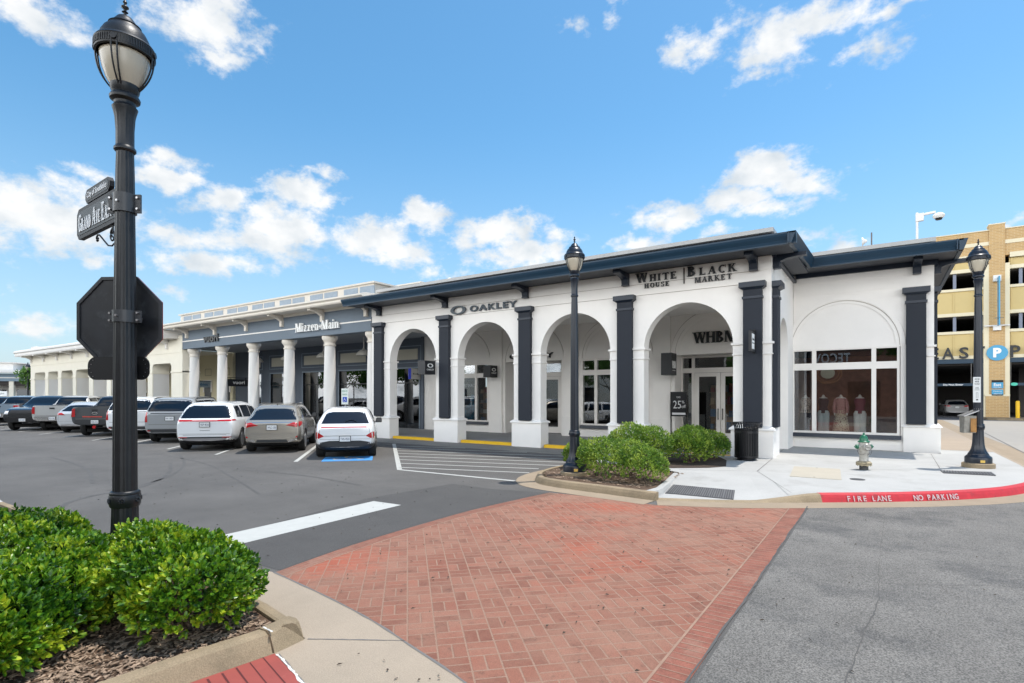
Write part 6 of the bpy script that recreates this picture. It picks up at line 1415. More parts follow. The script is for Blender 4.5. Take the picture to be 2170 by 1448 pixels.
def rails(x0, x1, yy, zz, m='blackg'):
    def f(t, bv, pm):
        for sg in (-1, 1):
            pts = []
            for i in range(9):
                x = x0+(x1-x0)*i/8; h, _, _, _ = bv.ray_cast(Vector((x, sg*yy, 9)), Vector((0, 0, -1))); pts.append((x, sg*yy, h.z+(.045 if 0 < i < 8 else .0)))
            MB().tube(pts, .018, 6).build('roof_rail', M[m], t, world=False, smooth=50)
    return f
def seqx(*fs):
    def f(t, bv, pm):
        for g in fs: g(t, bv, pm)
    return f
def roofbit(name, quads, m):
    def f(t, bv, pm): decal(bv, quads, 'z', .03).build(name, M[m] if isinstance(m, str) else m, t, world=False)
    return f
def antenna(x):
    def f(t, bv, pm):
        h, _, _, _ = bv.ray_cast(Vector((x, 0, 9)), Vector((0, 0, -1))); MB().add([(x-.07,0,h.z),(x+.07,-.02,h.z),(x+.07,.02,h.z),(x-.06,0,h.z+.07)], [(0,1,2),(0,3,1),(1,3,2),(2,3,0)]).build('antenna', M['blackg'], t, world=False)
    return f
def wiper(z, y1=.35):
    def f(t, bv, pm):
        pts = []
        for i in range(5):
            y = -.02+y1*i/4; h, _, _, _ = bv.ray_cast(Vector((-9, -y, z+.05*sin(pi*i/4))), Vector((1, 0, 0))); pts.append((h.x-.02, -y, z+.05*sin(pi*i/4)))
        MB().tube(pts, .010, 6).build('wiper', M['blackg'], t, world=False)
    return f
def suv(L, W, Hh, roof, belt, side, rear, **k):
    c = dict(L=L, W=W, wr=k.pop('wr', .36), roof=roof, belt=belt, side=side, rear=rear, axles=k.pop('axles', (.95, L-.93)),
             low=k.pop('low', [(0,.36),(.25,.24),(L-.4,.24),(L,.34)]), wid=k.pop('wid', [(0,.86),(.12,.93),(.5,.985),(1.2,1),(L-1.3,1),(L-.4,.95),(L-.1,.85),(L,.76)]), tum=k.pop('tum', [(0,.9),(.25,.82),(.6,.765),(1.5,.76),(L-2.0,.75),(L-1.2,.86),(L,.9)]))
    c['st'] = k.pop('st', [0,.05,.16,.34,.56,.8,1.1,1.5,2.0,2.5,2.9,3.2,3.5,L-1.15,L-.8,L-.45,L-.18,L-.06,L]); c['st'] = sorted(set(round(x, 3) for x in c['st']))
    c.update(k); return c
CARS = {}
# 1. white crossover in the disabled bay: thin full-width light bar, big arrow lamps low in the corners, dark lower bumper
def kona_extra(t, bv, pm): pass
c = suv(4.35, 1.825, 1.58, [(0,.93),(.05,1.0),(.18,1.06),(.60,1.50),(1.1,1.56),(2.3,1.575),(2.7,1.50),(3.3,1.08),(3.9,.95),(4.25,.82),(4.35,.66)], [(0,.92),(.2,1.05),(1.2,1.02),(3.3,.95),(4.35,.7)],
    [[(.78,1.08),(1.55,1.06),(1.52,1.43),(.98,1.43)], [(1.62,1.06),(2.45,1.03),(2.28,1.45),(1.60,1.45)], [(2.52,1.03),(3.12,1.01),(2.65,1.36),(2.42,1.44)]],
    [[(-.70,1.07),(.70,1.07),(.56,1.42),(-.56,1.42)]], wr=.345, clad=.47,
    dec=[('light_bar', [[(-.80,.955),(.80,.955),(.80,.985),(-.80,.985)]], 'x-', 'redlens'), ('bumper_cladding', [[(-.84,.30),(.84,.30),(.84,.50),(-.84,.50)], [(-.80,.50),(.80,.50),(.45,.56),(-.45,.56)]], 'x-', 'plastic'), ('brake_light', [[(-.08,1.475),(.08,1.475),(.08,1.51),(-.08,1.51)]], 'x-', 'redlens'), ('tailgate_seam', [[(-.60,.70),(.60,.70),(.60,.712),(-.60,.712)]], 'x-', 'joint')],
    over=[('skid_plate', [[(-.42,.33),(.42,.33),(.42,.37),(-.42,.37)]], 'x-', 'rim')],
    tail=[[(.60,.70),(.82,.60),(.84,.80),(.78,.82)]], tailside=[[(.05,.60),(.26,.70),(.20,.82),(.04,.82)]], sdec=[('wheel_arch_cladding', [[(.40,.30),(1.50,.30),(1.40,.76),(.50,.76)]], 'plastic'), ('wheel_arch_cladding', [[(2.87,.30),(3.97,.30),(3.87,.76),(2.97,.76)]], 'plastic')],
    plate=(0,.615,'TXK-9531'), mirror=(2.95,1.02), extra=seqx(antenna(.95), wiper(1.12)), trimm='blackg')
CARS['kona'] = make_car('parked_car', c, 'white crossover with a thin red light bar parked in the blue disabled bay', 'car', paint('white', (.78,.78,.77), .25))
# 2. champagne crossover: sloping rear glass, slim L-shaped lamps, twin tailpipes
c = suv(4.89, 1.89, 1.70, [(0,.98),(.06,1.05),(.22,1.10),(.72,1.55),(1.2,1.65),(2.4,1.685),(3.0,1.60),(3.65,1.15),(4.3,1.02),(4.78,.88),(4.89,.70)], [(0,.97),(.2,1.08),(1.0,1.10),(3.6,1.02),(4.89,.75)],
    [[(.78,1.16),(1.28,1.15),(1.32,1.50),(1.10,1.46)], [(1.36,1.14),(2.25,1.11),(2.15,1.54),(1.42,1.52)], [(2.32,1.11),(3.38,1.08),(2.85,1.48),(2.22,1.54)]],
    [[(-.74,1.11),(.74,1.11),(.60,1.50),(-.60,1.50)]], wr=.37, clad=.36, tail=[[(.42,.93),(.80,.86),(.88,1.04),(.70,1.05)]], tailside=[[(.06,.88),(.40,.95),(.44,1.05),(.10,1.05)]],
    dec=[('rear_spoiler', [[(-.58,1.51),(.58,1.51),(.52,1.55),(-.52,1.55)]], 'x-', 'blackg'), ('chrome_strip', [[(-.62,1.02),(.62,1.02),(.62,1.035),(-.62,1.035)]], 'x-', 'chrome'), ('lower_grille', [[(-.52,.34),(.52,.34),(.45,.46),(-.45,.46)]], 'x-', 'plastic'), ('reflector', [[(.72,.52),(.86,.52),(.86,.58),(.76,.57)]], 'x-', 'redlens'), ('reflector', [[(-.72,.52),(-.86,.52),(-.86,.58),(-.76,.57)]], 'x-', 'redlens'), ('tailgate_seam', [[(-.62,.66),(.62,.66),(.62,.672),(-.62,.672)]], 'x-', 'joint')],
    over=[('tailpipe', [[(.50,.37),(.84,.40),(.82,.47),(.56,.46)]], 'x-', 'chrome'), ('tailpipe', [[(-.50,.37),(-.84,.40),(-.82,.47),(-.56,.46)]], 'x-', 'chrome')],
    plate=(0,.86,'WNZ-1398'), mirror=(3.15,1.14), spokes=10, extra=seqx(rails(1.0, 3.0, .60, 1.6, 'chrome'), antenna(1.0)))
CARS['lexus'] = make_car('parked_car', c, 'champagne crossover with slim red tail lamps and twin tailpipes, second from the right', 'car', paint('champagne', (.36,.33,.28), .25, .5))
# 3. white people carrier: tall upright rear, full-width light bar
c = suv(5.15, 1.99, 1.74, [(0,1.04),(.05,1.10),(.12,1.14),(.42,1.62),(.8,1.70),(2.6,1.735),(3.6,1.66),(4.3,1.18),(4.7,1.04),(5.07,.9),(5.15,.72)], [(0,1.04),(.2,1.10),(1.0,1.08),(4.3,1.02),(5.15,.75)],
    [[(.52,1.16),(1.25,1.14),(1.25,1.56),(.68,1.56)], [(1.42,1.14),(2.55,1.11),(2.55,1.57),(1.42,1.57)], [(2.62,1.11),(3.95,1.06),(3.35,1.50),(2.62,1.57)]],
    [[(-.86,1.14),(.86,1.14),(.72,1.58),(-.72,1.58)]], wr=.37, clad=.38,
    dec=[('light_bar', [[(-.86,1.03),(.86,1.03),(.86,1.075),(-.86,1.075)]], 'x-', 'redlens'), ('bumper_cladding', [[(-.90,.28),(.90,.28),(.90,.50),(-.90,.50)]], 'x-', 'plastic'), ('tailgate_seam', [[(-.68,.56),(.68,.56),(.68,.572),(-.68,.572)]], 'x-', 'joint'), ('tailgate_handle', [[(-.16,.71),(.16,.71),(.16,.725),(-.16,.725)]], 'x-', 'joint')],
    over=[('skid_plate', [[(-.80,.36),(.80,.36),(.62,.45),(-.62,.45)]], 'x-', 'rim'), ('reflector', [[(.55,.47),(.86,.47),(.86,.50),(.55,.50)]], 'x-', 'redlens'), ('reflector', [[(-.55,.47),(-.86,.47),(-.86,.50),(-.55,.50)]], 'x-', 'redlens')],
    tail=[[(.40,1.03),(.90,1.03),(.90,1.10),(.40,1.09)]], tailside=[[(.02,1.04),(.34,1.05),(.26,1.10),(.02,1.10)]], plate=(0,.92,'VDP-4018'), mirror=(3.85,1.14), mirm='blackg', extra=antenna(.8))
CARS['carnival'] = make_car('people_carrier', c, 'large white people carrier with a red light bar across its tailgate', 'people carrier', paint('white2', (.80,.80,.79), .22))
# 4. silver full-size SUV and the white one beside it
def big(col, label, txt, nm):
    c = suv(5.73, 2.06, 1.92, [(0,1.18),(.04,1.24),(.10,1.28),(.34,1.80),(.7,1.87),(3.0,1.915),(3.9,1.84),(4.45,1.30),(5.1,1.22),(5.65,1.08),(5.73,.8)], [(0,1.18),(.2,1.24),(1.0,1.22),(4.5,1.16),(5.73,.9)],
        [[(.46,1.30),(1.55,1.28),(1.55,1.74),(.62,1.74)], [(1.63,1.28),(2.7,1.26),(2.7,1.75),(1.63,1.74)], [(2.78,1.26),(4.2,1.20),(3.7,1.70),(2.78,1.75)]],
        [[(-.86,1.29),(.86,1.29),(.74,1.77),(-.74,1.77)]], wr=.41, axles=(1.15,4.62), clad=.42,
        low=[(0,.42),(.3,.34),(5.3,.34),(5.73,.42)], dec=[('bumper_cladding', [[(-.92,.36),(.92,.36),(.92,.58),(-.92,.58)]], 'x-', 'plastic'), ('chrome_strip', [[(-.70,1.20),(.70,1.20),(.70,1.235),(-.70,1.235)]], 'x-', 'blackg'), ('tailgate_seam', [[(-.76,.76),(.76,.76),(.76,.775),(-.76,.775)]], 'x-', 'joint'), ('reflector', [[(.70,.50),(.88,.50),(.88,.53),(.70,.53)]], 'x-', 'redlens'), ('reflector', [[(-.70,.50),(-.88,.50),(-.88,.53),(-.70,.53)]], 'x-', 'redlens')],
        tail=[[(.80,.86),(.95,.86),(.95,1.26),(.82,1.26)]], tailside=[[(.02,.86),(.16,.86),(.16,1.26),(.02,1.26)]], plate=(0,1.0,txt), mirror=(4.15,1.28), extra=seqx(rails(.7, 3.6, .72, 1.9, 'blackg'), roofbit('spoiler', [[(.16,-.62),(.34,-.66),(.34,.66),(.16,.62)]], paint(nm, col))))
    return make_car('large_suv', c, label, 'SUV', paint(nm, col))
CARS['suburban'] = big((.30,.31,.31), 'long silver full-size SUV with black roof rails beside the white people carrier', 'RJK-5821', 'silver')
CARS['tahoe'] = big((.78,.78,.77), 'white full-size SUV mostly hidden by the near lamp post', 'TKD-2207', 'white3')
# 5. small silver-white SUV between two pickups
c = suv(4.72, 1.89, 1.64, [(0,1.0),(.06,1.07),(.22,1.12),(.68,1.52),(1.1,1.60),(2.4,1.635),(2.9,1.57),(3.5,1.12),(4.1,1.02),(4.6,.88),(4.72,.70)], [(0,1.0),(.2,1.08),(1.0,1.06),(3.5,1.0),(4.72,.75)],
    [[(.80,1.14),(1.32,1.13),(1.34,1.46),(1.06,1.42)], [(1.38,1.12),(2.2,1.10),(2.1,1.50),(1.42,1.48)], [(2.28,1.10),(3.25,1.06),(2.75,1.44),(2.2,1.50)]],
    [[(-.72,1.12),(.72,1.12),(.58,1.46),(-.58,1.46)]], wr=.37, clad=.34, tail=[[(.44,.92),(.86,.92),(.88,1.06),(.60,1.05)]], tailside=[[(.06,.94),(.36,.98),(.40,1.06),(.08,1.06)]],
    dec=[('lower_grille', [[(-.62,.36),(.62,.36),(.62,.46),(-.62,.46)]], 'x-', 'rim')], plate=(0,.86,'PLT-4471'), mirror=(3.05,1.10), extra=rails(.9, 2.8, .62, 1.6, 'chrome'))
CARS['glc'] = make_car('parked_car', c, 'small pale silver SUV squeezed between the dark pickup and the silver pickup', 'car', paint('palesilver', (.58,.59,.60), .25, .3))
# 6. pickups
def pickup(col, label, nm, tailm='redlens', txt='KJB-4386', bumper='rim', extra=None, front=False, grp='vehicles parked nose-in at the shops'):
    c = dict(L=5.9, W=2.03, wr=.42, axles=(1.25,4.92), st=[0,.03,.08,.3,.9,1.6,1.84,1.86,1.92,2.05,2.25,2.8,3.3,3.7,3.95,4.25,4.6,5.1,5.5,5.78,5.88,5.9],
        roof=[(0,1.40),(1.855,1.40),(1.86,1.46),(1.95,1.62),(2.1,1.90),(2.4,1.95),(3.4,1.96),(3.75,1.86),(4.3,1.34),(5.1,1.28),(5.75,1.20),(5.9,1.0)], belt=[(0,1.36),(1.8,1.36),(1.95,1.32),(4.3,1.24),(5.9,1.0)],
        low=[(0,.56),(.4,.48),(5.3,.44),(5.9,.48)], wid=[(0,.93),(.1,.96),(1.8,.98),(1.9,.97),(4.3,1),(5.4,.98),(5.9,.88)], tum=[(0,.93),(1.83,.93),(2.0,.78),(3.5,.76),(4.3,.88),(5.9,.9)],
        bed=(.10,1.80,.95), side=[[(2.12,1.38),(2.95,1.36),(2.95,1.82),(2.22,1.80)], [(3.02,1.36),(4.02,1.32),(3.62,1.76),(3.02,1.82)]], clad=.50, endcrease=.7, hard=(1.86,),
        rear=[[(-.74,1.43),(.74,1.43),(.66,1.84),(-.66,1.84)]], tail=[[(.80,.94),(.96,.94),(.96,1.32),(.80,1.32)]] , tailside=[[(.02,.94),(.14,.94),(.14,1.32),(.02,1.32)]],
        dec=[('rear_bumper', [[(-.96,.56),(.96,.56),(.96,.80),(-.96,.80)]], 'x-', bumper), ('tailgate_handle', [[(-.12,1.20),(.12,1.20),(.12,1.28),(-.12,1.28)]], 'x-', 'black'), ('tailgate_seam', [[(-.78,.83),(.78,.83),(.78,.85),(-.78,.85)]], 'x-', 'joint')],
        plate=(0,.70,txt), mirror=(4.05,1.38), extra=extra, endc=.7)
    if front:
        c['tail'] = []; c['tailside'] = []; c['front'] = [[(-.74,1.36),(.74,1.36),(.66,1.80),(-.66,1.80)]]
        c['dec'] = [('grille', [[(-.62,.80),(.62,.80),(.60,1.14),(-.60,1.14)]], 'x+', 'black'), ('headlight', [[(.66,.92),(.94,.92),(.92,1.08),(.66,1.10)]], 'x+', 'whitelens'), ('headlight', [[(-.66,.92),(-.94,.92),(-.92,1.08),(-.66,1.10)]], 'x+', 'whitelens'), ('front_bumper', [[(-.94,.46),(.94,.46),(.94,.72),(-.94,.72)]], 'x+', 'blackg')]
        c['plate'] = (-.0, .60, txt, 1)
    return make_car('pickup_truck', c, label, 'pickup', paint(nm, col), grp)
def f150x(t, bv, pm):
    b = MB().tube([(-.10,.0,.46),(-.06,.0,.46)], .07, 12); b.build('hitch_cover', M['redlens'], t, world=False)
    g = fit_text('FIRE DEPT', .07, .9, .001, .01) if False else None
    D_ = decal(bv, [[(-.30,.91),(.50,.92),(.50,.97),(-.30,.96)]], 'x-', .010); D_.build('tailgate_sticker', mat('sticker_red', (.5,.05,.03), .5), t, world=False)
    o_ = ring(.12, .055, .02, .015, .008); place(o_, (-.012, 0, 1.10), radians(-90)); o_.build('badge', M['chrome'], t, world=False)
CARS['f150'] = pickup((.055,.058,.062), 'dark grey pickup with a red sticker across its tailgate', 'gunmetal', txt='NLB-4136', bumper='plastic', extra=f150x)
CARS['gmc'] = pickup((.42,.41,.39), 'silver pickup with a chrome rear bumper next to the black pickup', 'silver2', txt='SKV-3106', bumper='chrome')
CARS['ram'] = pickup((.012,.013,.016), 'black pickup parked facing out with its dark grille showing', 'black', txt='KVR-4427', front=True)
CARS['farpick'] = pickup((.20,.25,.30), 'blue-grey pickup with chrome bumper cut by the left edge of the picture', 'bluegrey', txt='BKR-2219', bumper='chrome')
HA = math.atan2(H.y, H.x)
def put(k, rx, ry, axle, W, back=False):
    """rx, ry = ground contact of the rear-left tyre in the picture's order (the left one seen from the camera)"""
    t = CARS[k]
    if not back: p = Vector((rx, ry))-H*axle+R_*(W/2-.13); t.location = (p.x, p.y, 0); t.rotation_euler = (0, 0, HA)
    else: p = Vector((rx, ry))+R_*(W/2-.13)-H*(5.9-4.92)+H*5.9; t.location = (p.x, p.y, 0); t.rotation_euler = (0, 0, HA+pi)
put('kona', -14.62, 10.84, .95, 1.825); put('lexus', -18.02, 10.55, .95, 1.89); put('carnival', -20.62, 9.62, .95, 1.99)
put('suburban', -25.2, 10.55, 1.15, 2.06); put('tahoe', -28.7, 10.45, 1.15, 2.06); put('f150', -32.0, 10.35, 1.25, 2.03)
put('glc', -35.8, 10.70, .95, 1.89); put('gmc', -38.9, 10.70, 1.25, 2.03); put('ram', -40.3, 9.67, 0, 2.03, True); put('farpick', -48.2, 10.6, 1.25, 2.03)
# more roofs showing behind the row
def behind(src, mats, rx, ry, ang, label, cat):
    o = copy_tree(CARS[src], mats=mats); o.location = (rx, ry, 0); o.rotation_euler = (0, 0, ang); o['label'] = label; o['category'] = cat; return o
behind('tahoe', {'paint_white3': paint('white', (.8,.8,.8))}, -46.5, 14.3, HA, 'white SUV roof showing behind the black pickup at the far left', 'SUV')
behind('suburban', {'paint_silver': paint('black', (.01,.01,.01))}, -52.0, 11.6, HA, 'black SUV beyond the blue-grey pickup at the left edge', 'SUV')
# ================================================================ SHRUBS AND TREES
rng = np.random.default_rng(11)
def leaf_cloud(sprigs, normals, n_leaf, length, width, spread=.9, jitter=.35):
    """whorls of folded leaves at sprig tips; returns verts (N,3), faces (M,4)"""
    S_ = len(sprigs); V = np.zeros((S_*n_leaf, 6, 3)); 
    nrm = normals/np.linalg.norm(normals, axis=1, keepdims=True)
    ref = np.where(np.abs(nrm[:, 2:3]) < .9, np.array([[0, 0, 1.]]), np.array([[1., 0, 0]]))
    a = np.cross(nrm, ref); a /= np.linalg.norm(a, axis=1, keepdims=True); b = np.cross(nrm, a)
    ph0 = rng.uniform(0, 2*pi, S_)
    for k in range(n_leaf):
        ph = ph0+k*2.4+rng.uniform(-.2, .2, S_); tilt = spread*(.35+.65*k/max(1, n_leaf-1))+rng.normal(0, .15, S_)
        d = nrm*np.cos(tilt)[:, None]+(a*np.cos(ph)[:, None]+b*np.sin(ph)[:, None])*np.sin(tilt)[:, None]
        d += rng.normal(0, .12, (S_, 3)); d /= np.linalg.norm(d, axis=1, keepdims=True)
        s = np.cross(d, nrm); s += 1e-4; s /= np.linalg.norm(s, axis=1, keepdims=True); u = np.cross(s, d)
        L = (length*rng.uniform(.65, 1.2, S_))[:, None]; W = (width*rng.uniform(.8, 1.2, S_))[:, None]
        base = sprigs-nrm*(k*length*.16)[..., None] if False else sprigs-nrm*(k*length*.14)
        p0 = base+d*L*.08; p1 = base+d*L*.42+s*W*.5+u*W*.16; p2 = base+d*L*.80+s*W*.36+u*W*.10; p3 = base+d*L; p4 = base+d*L*.80-s*W*.36+u*W*.10; p5 = base+d*L*.42-s*W*.5+u*W*.16
        V[k::n_leaf] = np.stack([p0, p1, p2, p3, p4, p5], 1)
    n = V.shape[0]; idx = np.arange(n)[:, None]*6
    F = np.concatenate([idx+np.array([[0, 1, 2, 3]]), idx+np.array([[0, 3, 4, 5]])], 0)
    return V.reshape(-1, 3), F
def np_mesh(name, V, F, m, parent, smooth=False):
    me = bpy.data.meshes.new(name); me.vertices.add(len(V)); me.vertices.foreach_set('co', V.astype(np.float32).ravel())
    me.loops.add(F.size); me.loops.foreach_set('vertex_index', F.astype(np.int32).ravel()); me.polygons.add(len(F))
    me.polygons.foreach_set('loop_start', np.arange(0, F.size, F.shape[1], dtype=np.int32)); me.polygons.foreach_set('loop_total', np.full(len(F), F.shape[1], dtype=np.int32))
    if smooth: me.polygons.foreach_set('use_smooth', np.ones(len(F), dtype=bool))
    me.update(); me.validate(); me.materials.append(m); o = bpy.data.objects.new(name, me); COL.objects.link(o); o.parent = parent; return o
def lump(dirs, seed, amp):
    """cheap smooth noise over directions"""
    r = np.random.default_rng(seed); out = np.zeros(len(dirs))
    for k in range(14):
        w = r.normal(0, 1, 3); w /= np.linalg.norm(w); f = r.uniform(2, 9); out += np.sin(dirs@w*f+r.uniform(0, 6))*(1/(1+f*.35))
    return 1+amp*out/2.2
def shrub(name, blobs, z0, label, m, n_sprig, leaf=(.045, .022), n_leaf=6, group=None, seed=1, stems=6, amp=.17, cat='shrub'):
    """blobs: (x, y, zc, rx, ry, rz)"""
    cx = sum(b[0] for b in blobs)/len(blobs); cy = sum(b[1] for b in blobs)/len(blobs)
    t = thing(name, (cx, cy, z0), label, cat, group); t['_rot'] = 1
    area = [b[3]*b[4]+b[3]*b[5]+b[4]*b[5] for b in blobs]; tot = sum(area); P = []; Nn = []
    for bi, b in enumerate(blobs):
        n = int(n_sprig*area[bi]/tot); d = rng.normal(0, 1, (n, 3)); d[:, 2] = np.where(d[:, 2] < -.75*np.abs(d[:, 2]).mean(), -d[:, 2]*.4, d[:, 2]); d /= np.linalg.norm(d, axis=1, keepdims=True)
        rad = lump(d, seed+bi, amp)*(1-np.abs(rng.normal(0, .085, n)))
        dep = rng.random(n) < .32; rad = np.where(dep, rad*rng.uniform(.55, .93, n), rad); up = rng.random(n) < .04; rad = np.where(up, rad*rng.uniform(1.03, 1.12, n), rad)
        p = np.stack([b[0]+d[:, 0]*b[3]*rad, b[1]+d[:, 1]*b[4]*rad, b[2]+d[:, 2]*b[5]*rad], 1)
        keep = p[:, 2] > z0+.07
        for bj, b2 in enumerate(blobs):
            if bj != bi:
                q = ((p[:, 0]-b2[0])/b2[3])**2+((p[:, 1]-b2[1])/b2[4])**2+((p[:, 2]-b2[2])/b2[5])**2; keep &= q > .55
        nr = d*np.array([1/b[3], 1/b[4], 1/b[5]]); nr /= np.linalg.norm(nr, axis=1, keepdims=True); nr[:, 2] += .45; nr += rng.normal(0, .28, nr.shape)
        P.append(p[keep]); Nn.append(nr[keep])
    P = np.concatenate(P); Nn = np.concatenate(Nn); V, F = leaf_cloud(P, Nn, n_leaf, *leaf); V -= np.array([[cx, cy, z0]])
    np_mesh('foliage', V, F, m, t)
    r = random.Random(seed); sm = MB()
    for k in range(stems):
        b = blobs[k % len(blobs)]
        for q in range(4):
            a = r.uniform(0, 2*pi); e = Vector((b[0]-cx+b[3]*.78*cos(a), b[1]-cy+b[4]*.78*sin(a), b[2]-z0+b[5]*r.uniform(-.25, .6))); s_ = Vector((b[0]-cx+r.uniform(-.12, .12), b[1]-cy+r.uniform(-.12, .12), -.02)); md = s_.lerp(e, .5)+Vector((r.uniform(-.08, .08), r.uniform(-.08, .08), -.05))
            sm.tube([s_, md, e], [.013, .009, .004], 5)
    local(sm, 'stem', M['bark'], t); return t
# near hedge round the lamp
shrub('holly_shrub', [(-4.80,2.12,.43,.60,.50,.42), (-4.40,2.08,.40,.48,.48,.37), (-5.30,2.14,.40,.46,.44,.40)], .12, 'glossy green clipped shrub just right of the near lamp post at the planter corner', M['leafa'], 3900, (.059, .029), 6, 'clipped shrubs in the near planter', 3, 10)
shrub('holly_shrub', [(-6.35,1.66,.40,.72,.62,.44), (-5.95,1.42,.37,.55,.52,.40)], .12, 'glossy green clipped shrub behind and left of the near lamp post', M['leafa'], 3600, (.059, .029), 6, 'clipped shrubs in the near planter', 23, 8)
shrub('holly_shrub', [(-4.98,1.22,.36,.50,.46,.38), (-5.40,1.55,.38,.45,.45,.42), (-4.70,.92,.33,.42,.42,.34)], .12, 'glossy green clipped shrub nearest the camera in the lower left corner', M['leafa'], 3900, (.059, .029), 6, 'clipped shrubs in the near planter', 43, 8)
# far planter shrubs
GR = 'boxwood shrubs in the far planter'
shrub('boxwood_shrub', [(-4.62,11.05,.52,.82,.72,.46), (-4.10,10.85,.44,.55,.55,.40), (-5.15,11.1,.52,.52,.58,.46)], .14, 'broad light green shrub in the front of the far planter beside the lamp', M['leafb'], 5600, (.040, .020), 6, GR, 63, 6, .07)
shrub('boxwood_shrub', [(-6.12,12.0,.46,.40,.42,.40)], .14, 'small light green shrub just left of the slim navy lamp post', M['leafb'], 1300, (.042, .021), 6, GR, 83, 4, .07)
shrub('boxwood_shrub', [(-5.45,13.8,.62,.72,.66,.58), (-4.95,13.7,.6,.55,.55,.55)], .15, 'tall dark green shrub at the back left of the far planter', M['leafb'], 3800, (.045, .022), 6, GR, 103, 5, .09)
shrub('boxwood_shrub', [(-4.18,14.5,.58,.60,.58,.54)], .15, 'rounded bright green shrub in front of the double doors', M['leafb'], 2700, (.045, .022), 6, GR, 123, 4, .07)
shrub('boxwood_shrub', [(-3.92,15.6,.50,.52,.45,.46)], .15, 'shaded green shrub nearest the litter bin', M['leafb'], 1700, (.045, .022), 6, GR, 143, 4, .07)
# wood chips on the near bed
V = []; F = []
n = 9000; cx_ = rng.uniform(-5.7, -3.92, n); cy_ = rng.uniform(-.2, 2.5, n); k_ = 0
keep = (cy_ < 2.45-.0*cx_) ; cx_, cy_ = cx_[keep], cy_[keep]; n = len(cx_)
an = rng.uniform(0, 2*pi, n); L = rng.uniform(.006, .028, n); Wd = rng.uniform(.003, .009, n); tl = rng.normal(0, .35, n)
dx, dy = np.cos(an), np.sin(an); z = .128+rng.uniform(0, .012, n)
Q = np.stack([np.stack([cx_+dx*L*a-dy*Wd*b, cy_+dy*L*a+dx*Wd*b, z+np.abs(np.sin(tl))*L*(a*.5+.5)+.002*k], 1) for k, (a, b) in enumerate(((-1,-1),(1,-1),(1,1),(-1,1)))], 1)
ob = np_mesh('wood_chips', Q.reshape(-1, 3), np.arange(n*4).reshape(-1, 4), mat('chip', (.27, .19, .13), .9, var=.75, vscale=25), None); tag(ob, 'loose brown wood chips on the near planter bed', 'wood chips', kind='stuff')
n = 1500; cx_ = rng.uniform(-6.5, -3.7, n); cy_ = rng.uniform(9.9, 12.6, n); an = rng.uniform(0, 2*pi, n); L = rng.uniform(.015, .05, n); Wd = rng.uniform(.006, .014, n); z = .140+rng.uniform(0, .012, n); dx, dy = np.cos(an), np.sin(an)
keep = (cx_+.2*(cy_-10) > -6.35) & (cy_ > 10.15-.15*(cx_+5))
cx_, cy_, L, Wd, z, dx, dy = [q[keep] for q in (cx_, cy_, L, Wd, z, dx, dy)]; n = len(cx_)
Q = np.stack([np.stack([cx_+dx*L*a-dy*Wd*b, cy_+dy*L*a+dx*Wd*b, z+.002*k], 1) for k, (a, b) in enumerate(((-1,-1),(1,-1),(1,1),(-1,1)))], 1)
ob = np_mesh('wood_chips', Q.reshape(-1, 3), np.arange(n*4).reshape(-1, 4), mat('chip', (.27, .19, .13), .9), None); tag(ob, 'loose brown wood chips on the far planter bed', 'wood chips', kind='stuff')
# trees
def tree(loc, h, r, label, seed=1, n=2600, group='shade trees', leaf=(.30, .17)):
    t = thing('shade_tree', loc, label, 'tree', group); t['_rot'] = 1; rd = random.Random(seed); tk = MB(); tips = []
    zf = h*.34
    tk.tube([(0,0,-.1),(.05,.03,zf*.5),(0,.08,zf)], [.17, .13, .11], 10)
    for k in range(8):
        a = 2*pi*k/8+rd.uniform(-.3, .3); L_ = r*rd.uniform(.45, .8); p1 = Vector((.25*cos(a), .25*sin(a), zf+.25*(h-zf)*rd.random())); p2 = Vector((L_*cos(a), L_*sin(a), zf+(h-zf)*rd.uniform(.25, .8)))
        tk.tube([(0, .05, zf*.95), p1, p2], [.08, .055, .02], 7); tips.append(p2)
        for q in range(3):
            b = a+rd.uniform(-.8, .8); p3 = p2+Vector((cos(b), sin(b), rd.uniform(-.2, .8)))*r*.35; tk.tube([p1.lerp(p2, .6), p3], [.03, .01], 5); tips.append(p3)
    local(tk, 'trunk', M['bark'], t, smooth=60)
    P = []; N_ = []
    for tp in tips+[Vector((0, 0, h*.8)), Vector((r*.2, 0, h*.9)), Vector((-r*.3, .2, h*.75))]:
        m_ = int(n/(len(tips)+3)); d = rng.normal(0, 1, (m_, 3)); d /= np.linalg.norm(d, axis=1, keepdims=True); rr = rd.uniform(.26, .42)*r; q = np.array(tp)+d*rr*rng.uniform(.35, 1.05, (m_, 1))*np.array([1, 1, .75]); P.append(q); N_.append(d+rng.normal(0, .3, d.shape))
    P = np.concatenate(P); N_ = np.concatenate(N_); V, F = leaf_cloud(P, N_, 3, *leaf); np_mesh('crown', V, F, M['leaft'], t); return t
tree((-77.5, 22.5, 0), 4.9, 2.6, 'small green tree beyond the left end of the cream building', 5)
tree((-70.5, 22.0, 0), 5.0, 2.4, 'green tree seen between the end pillars of the cream building', 6, 2000)
tree((-66.5, 26.0, 0), 5.2, 2.6, 'green tree behind the cream building pillars, farther back', 7, 2000)
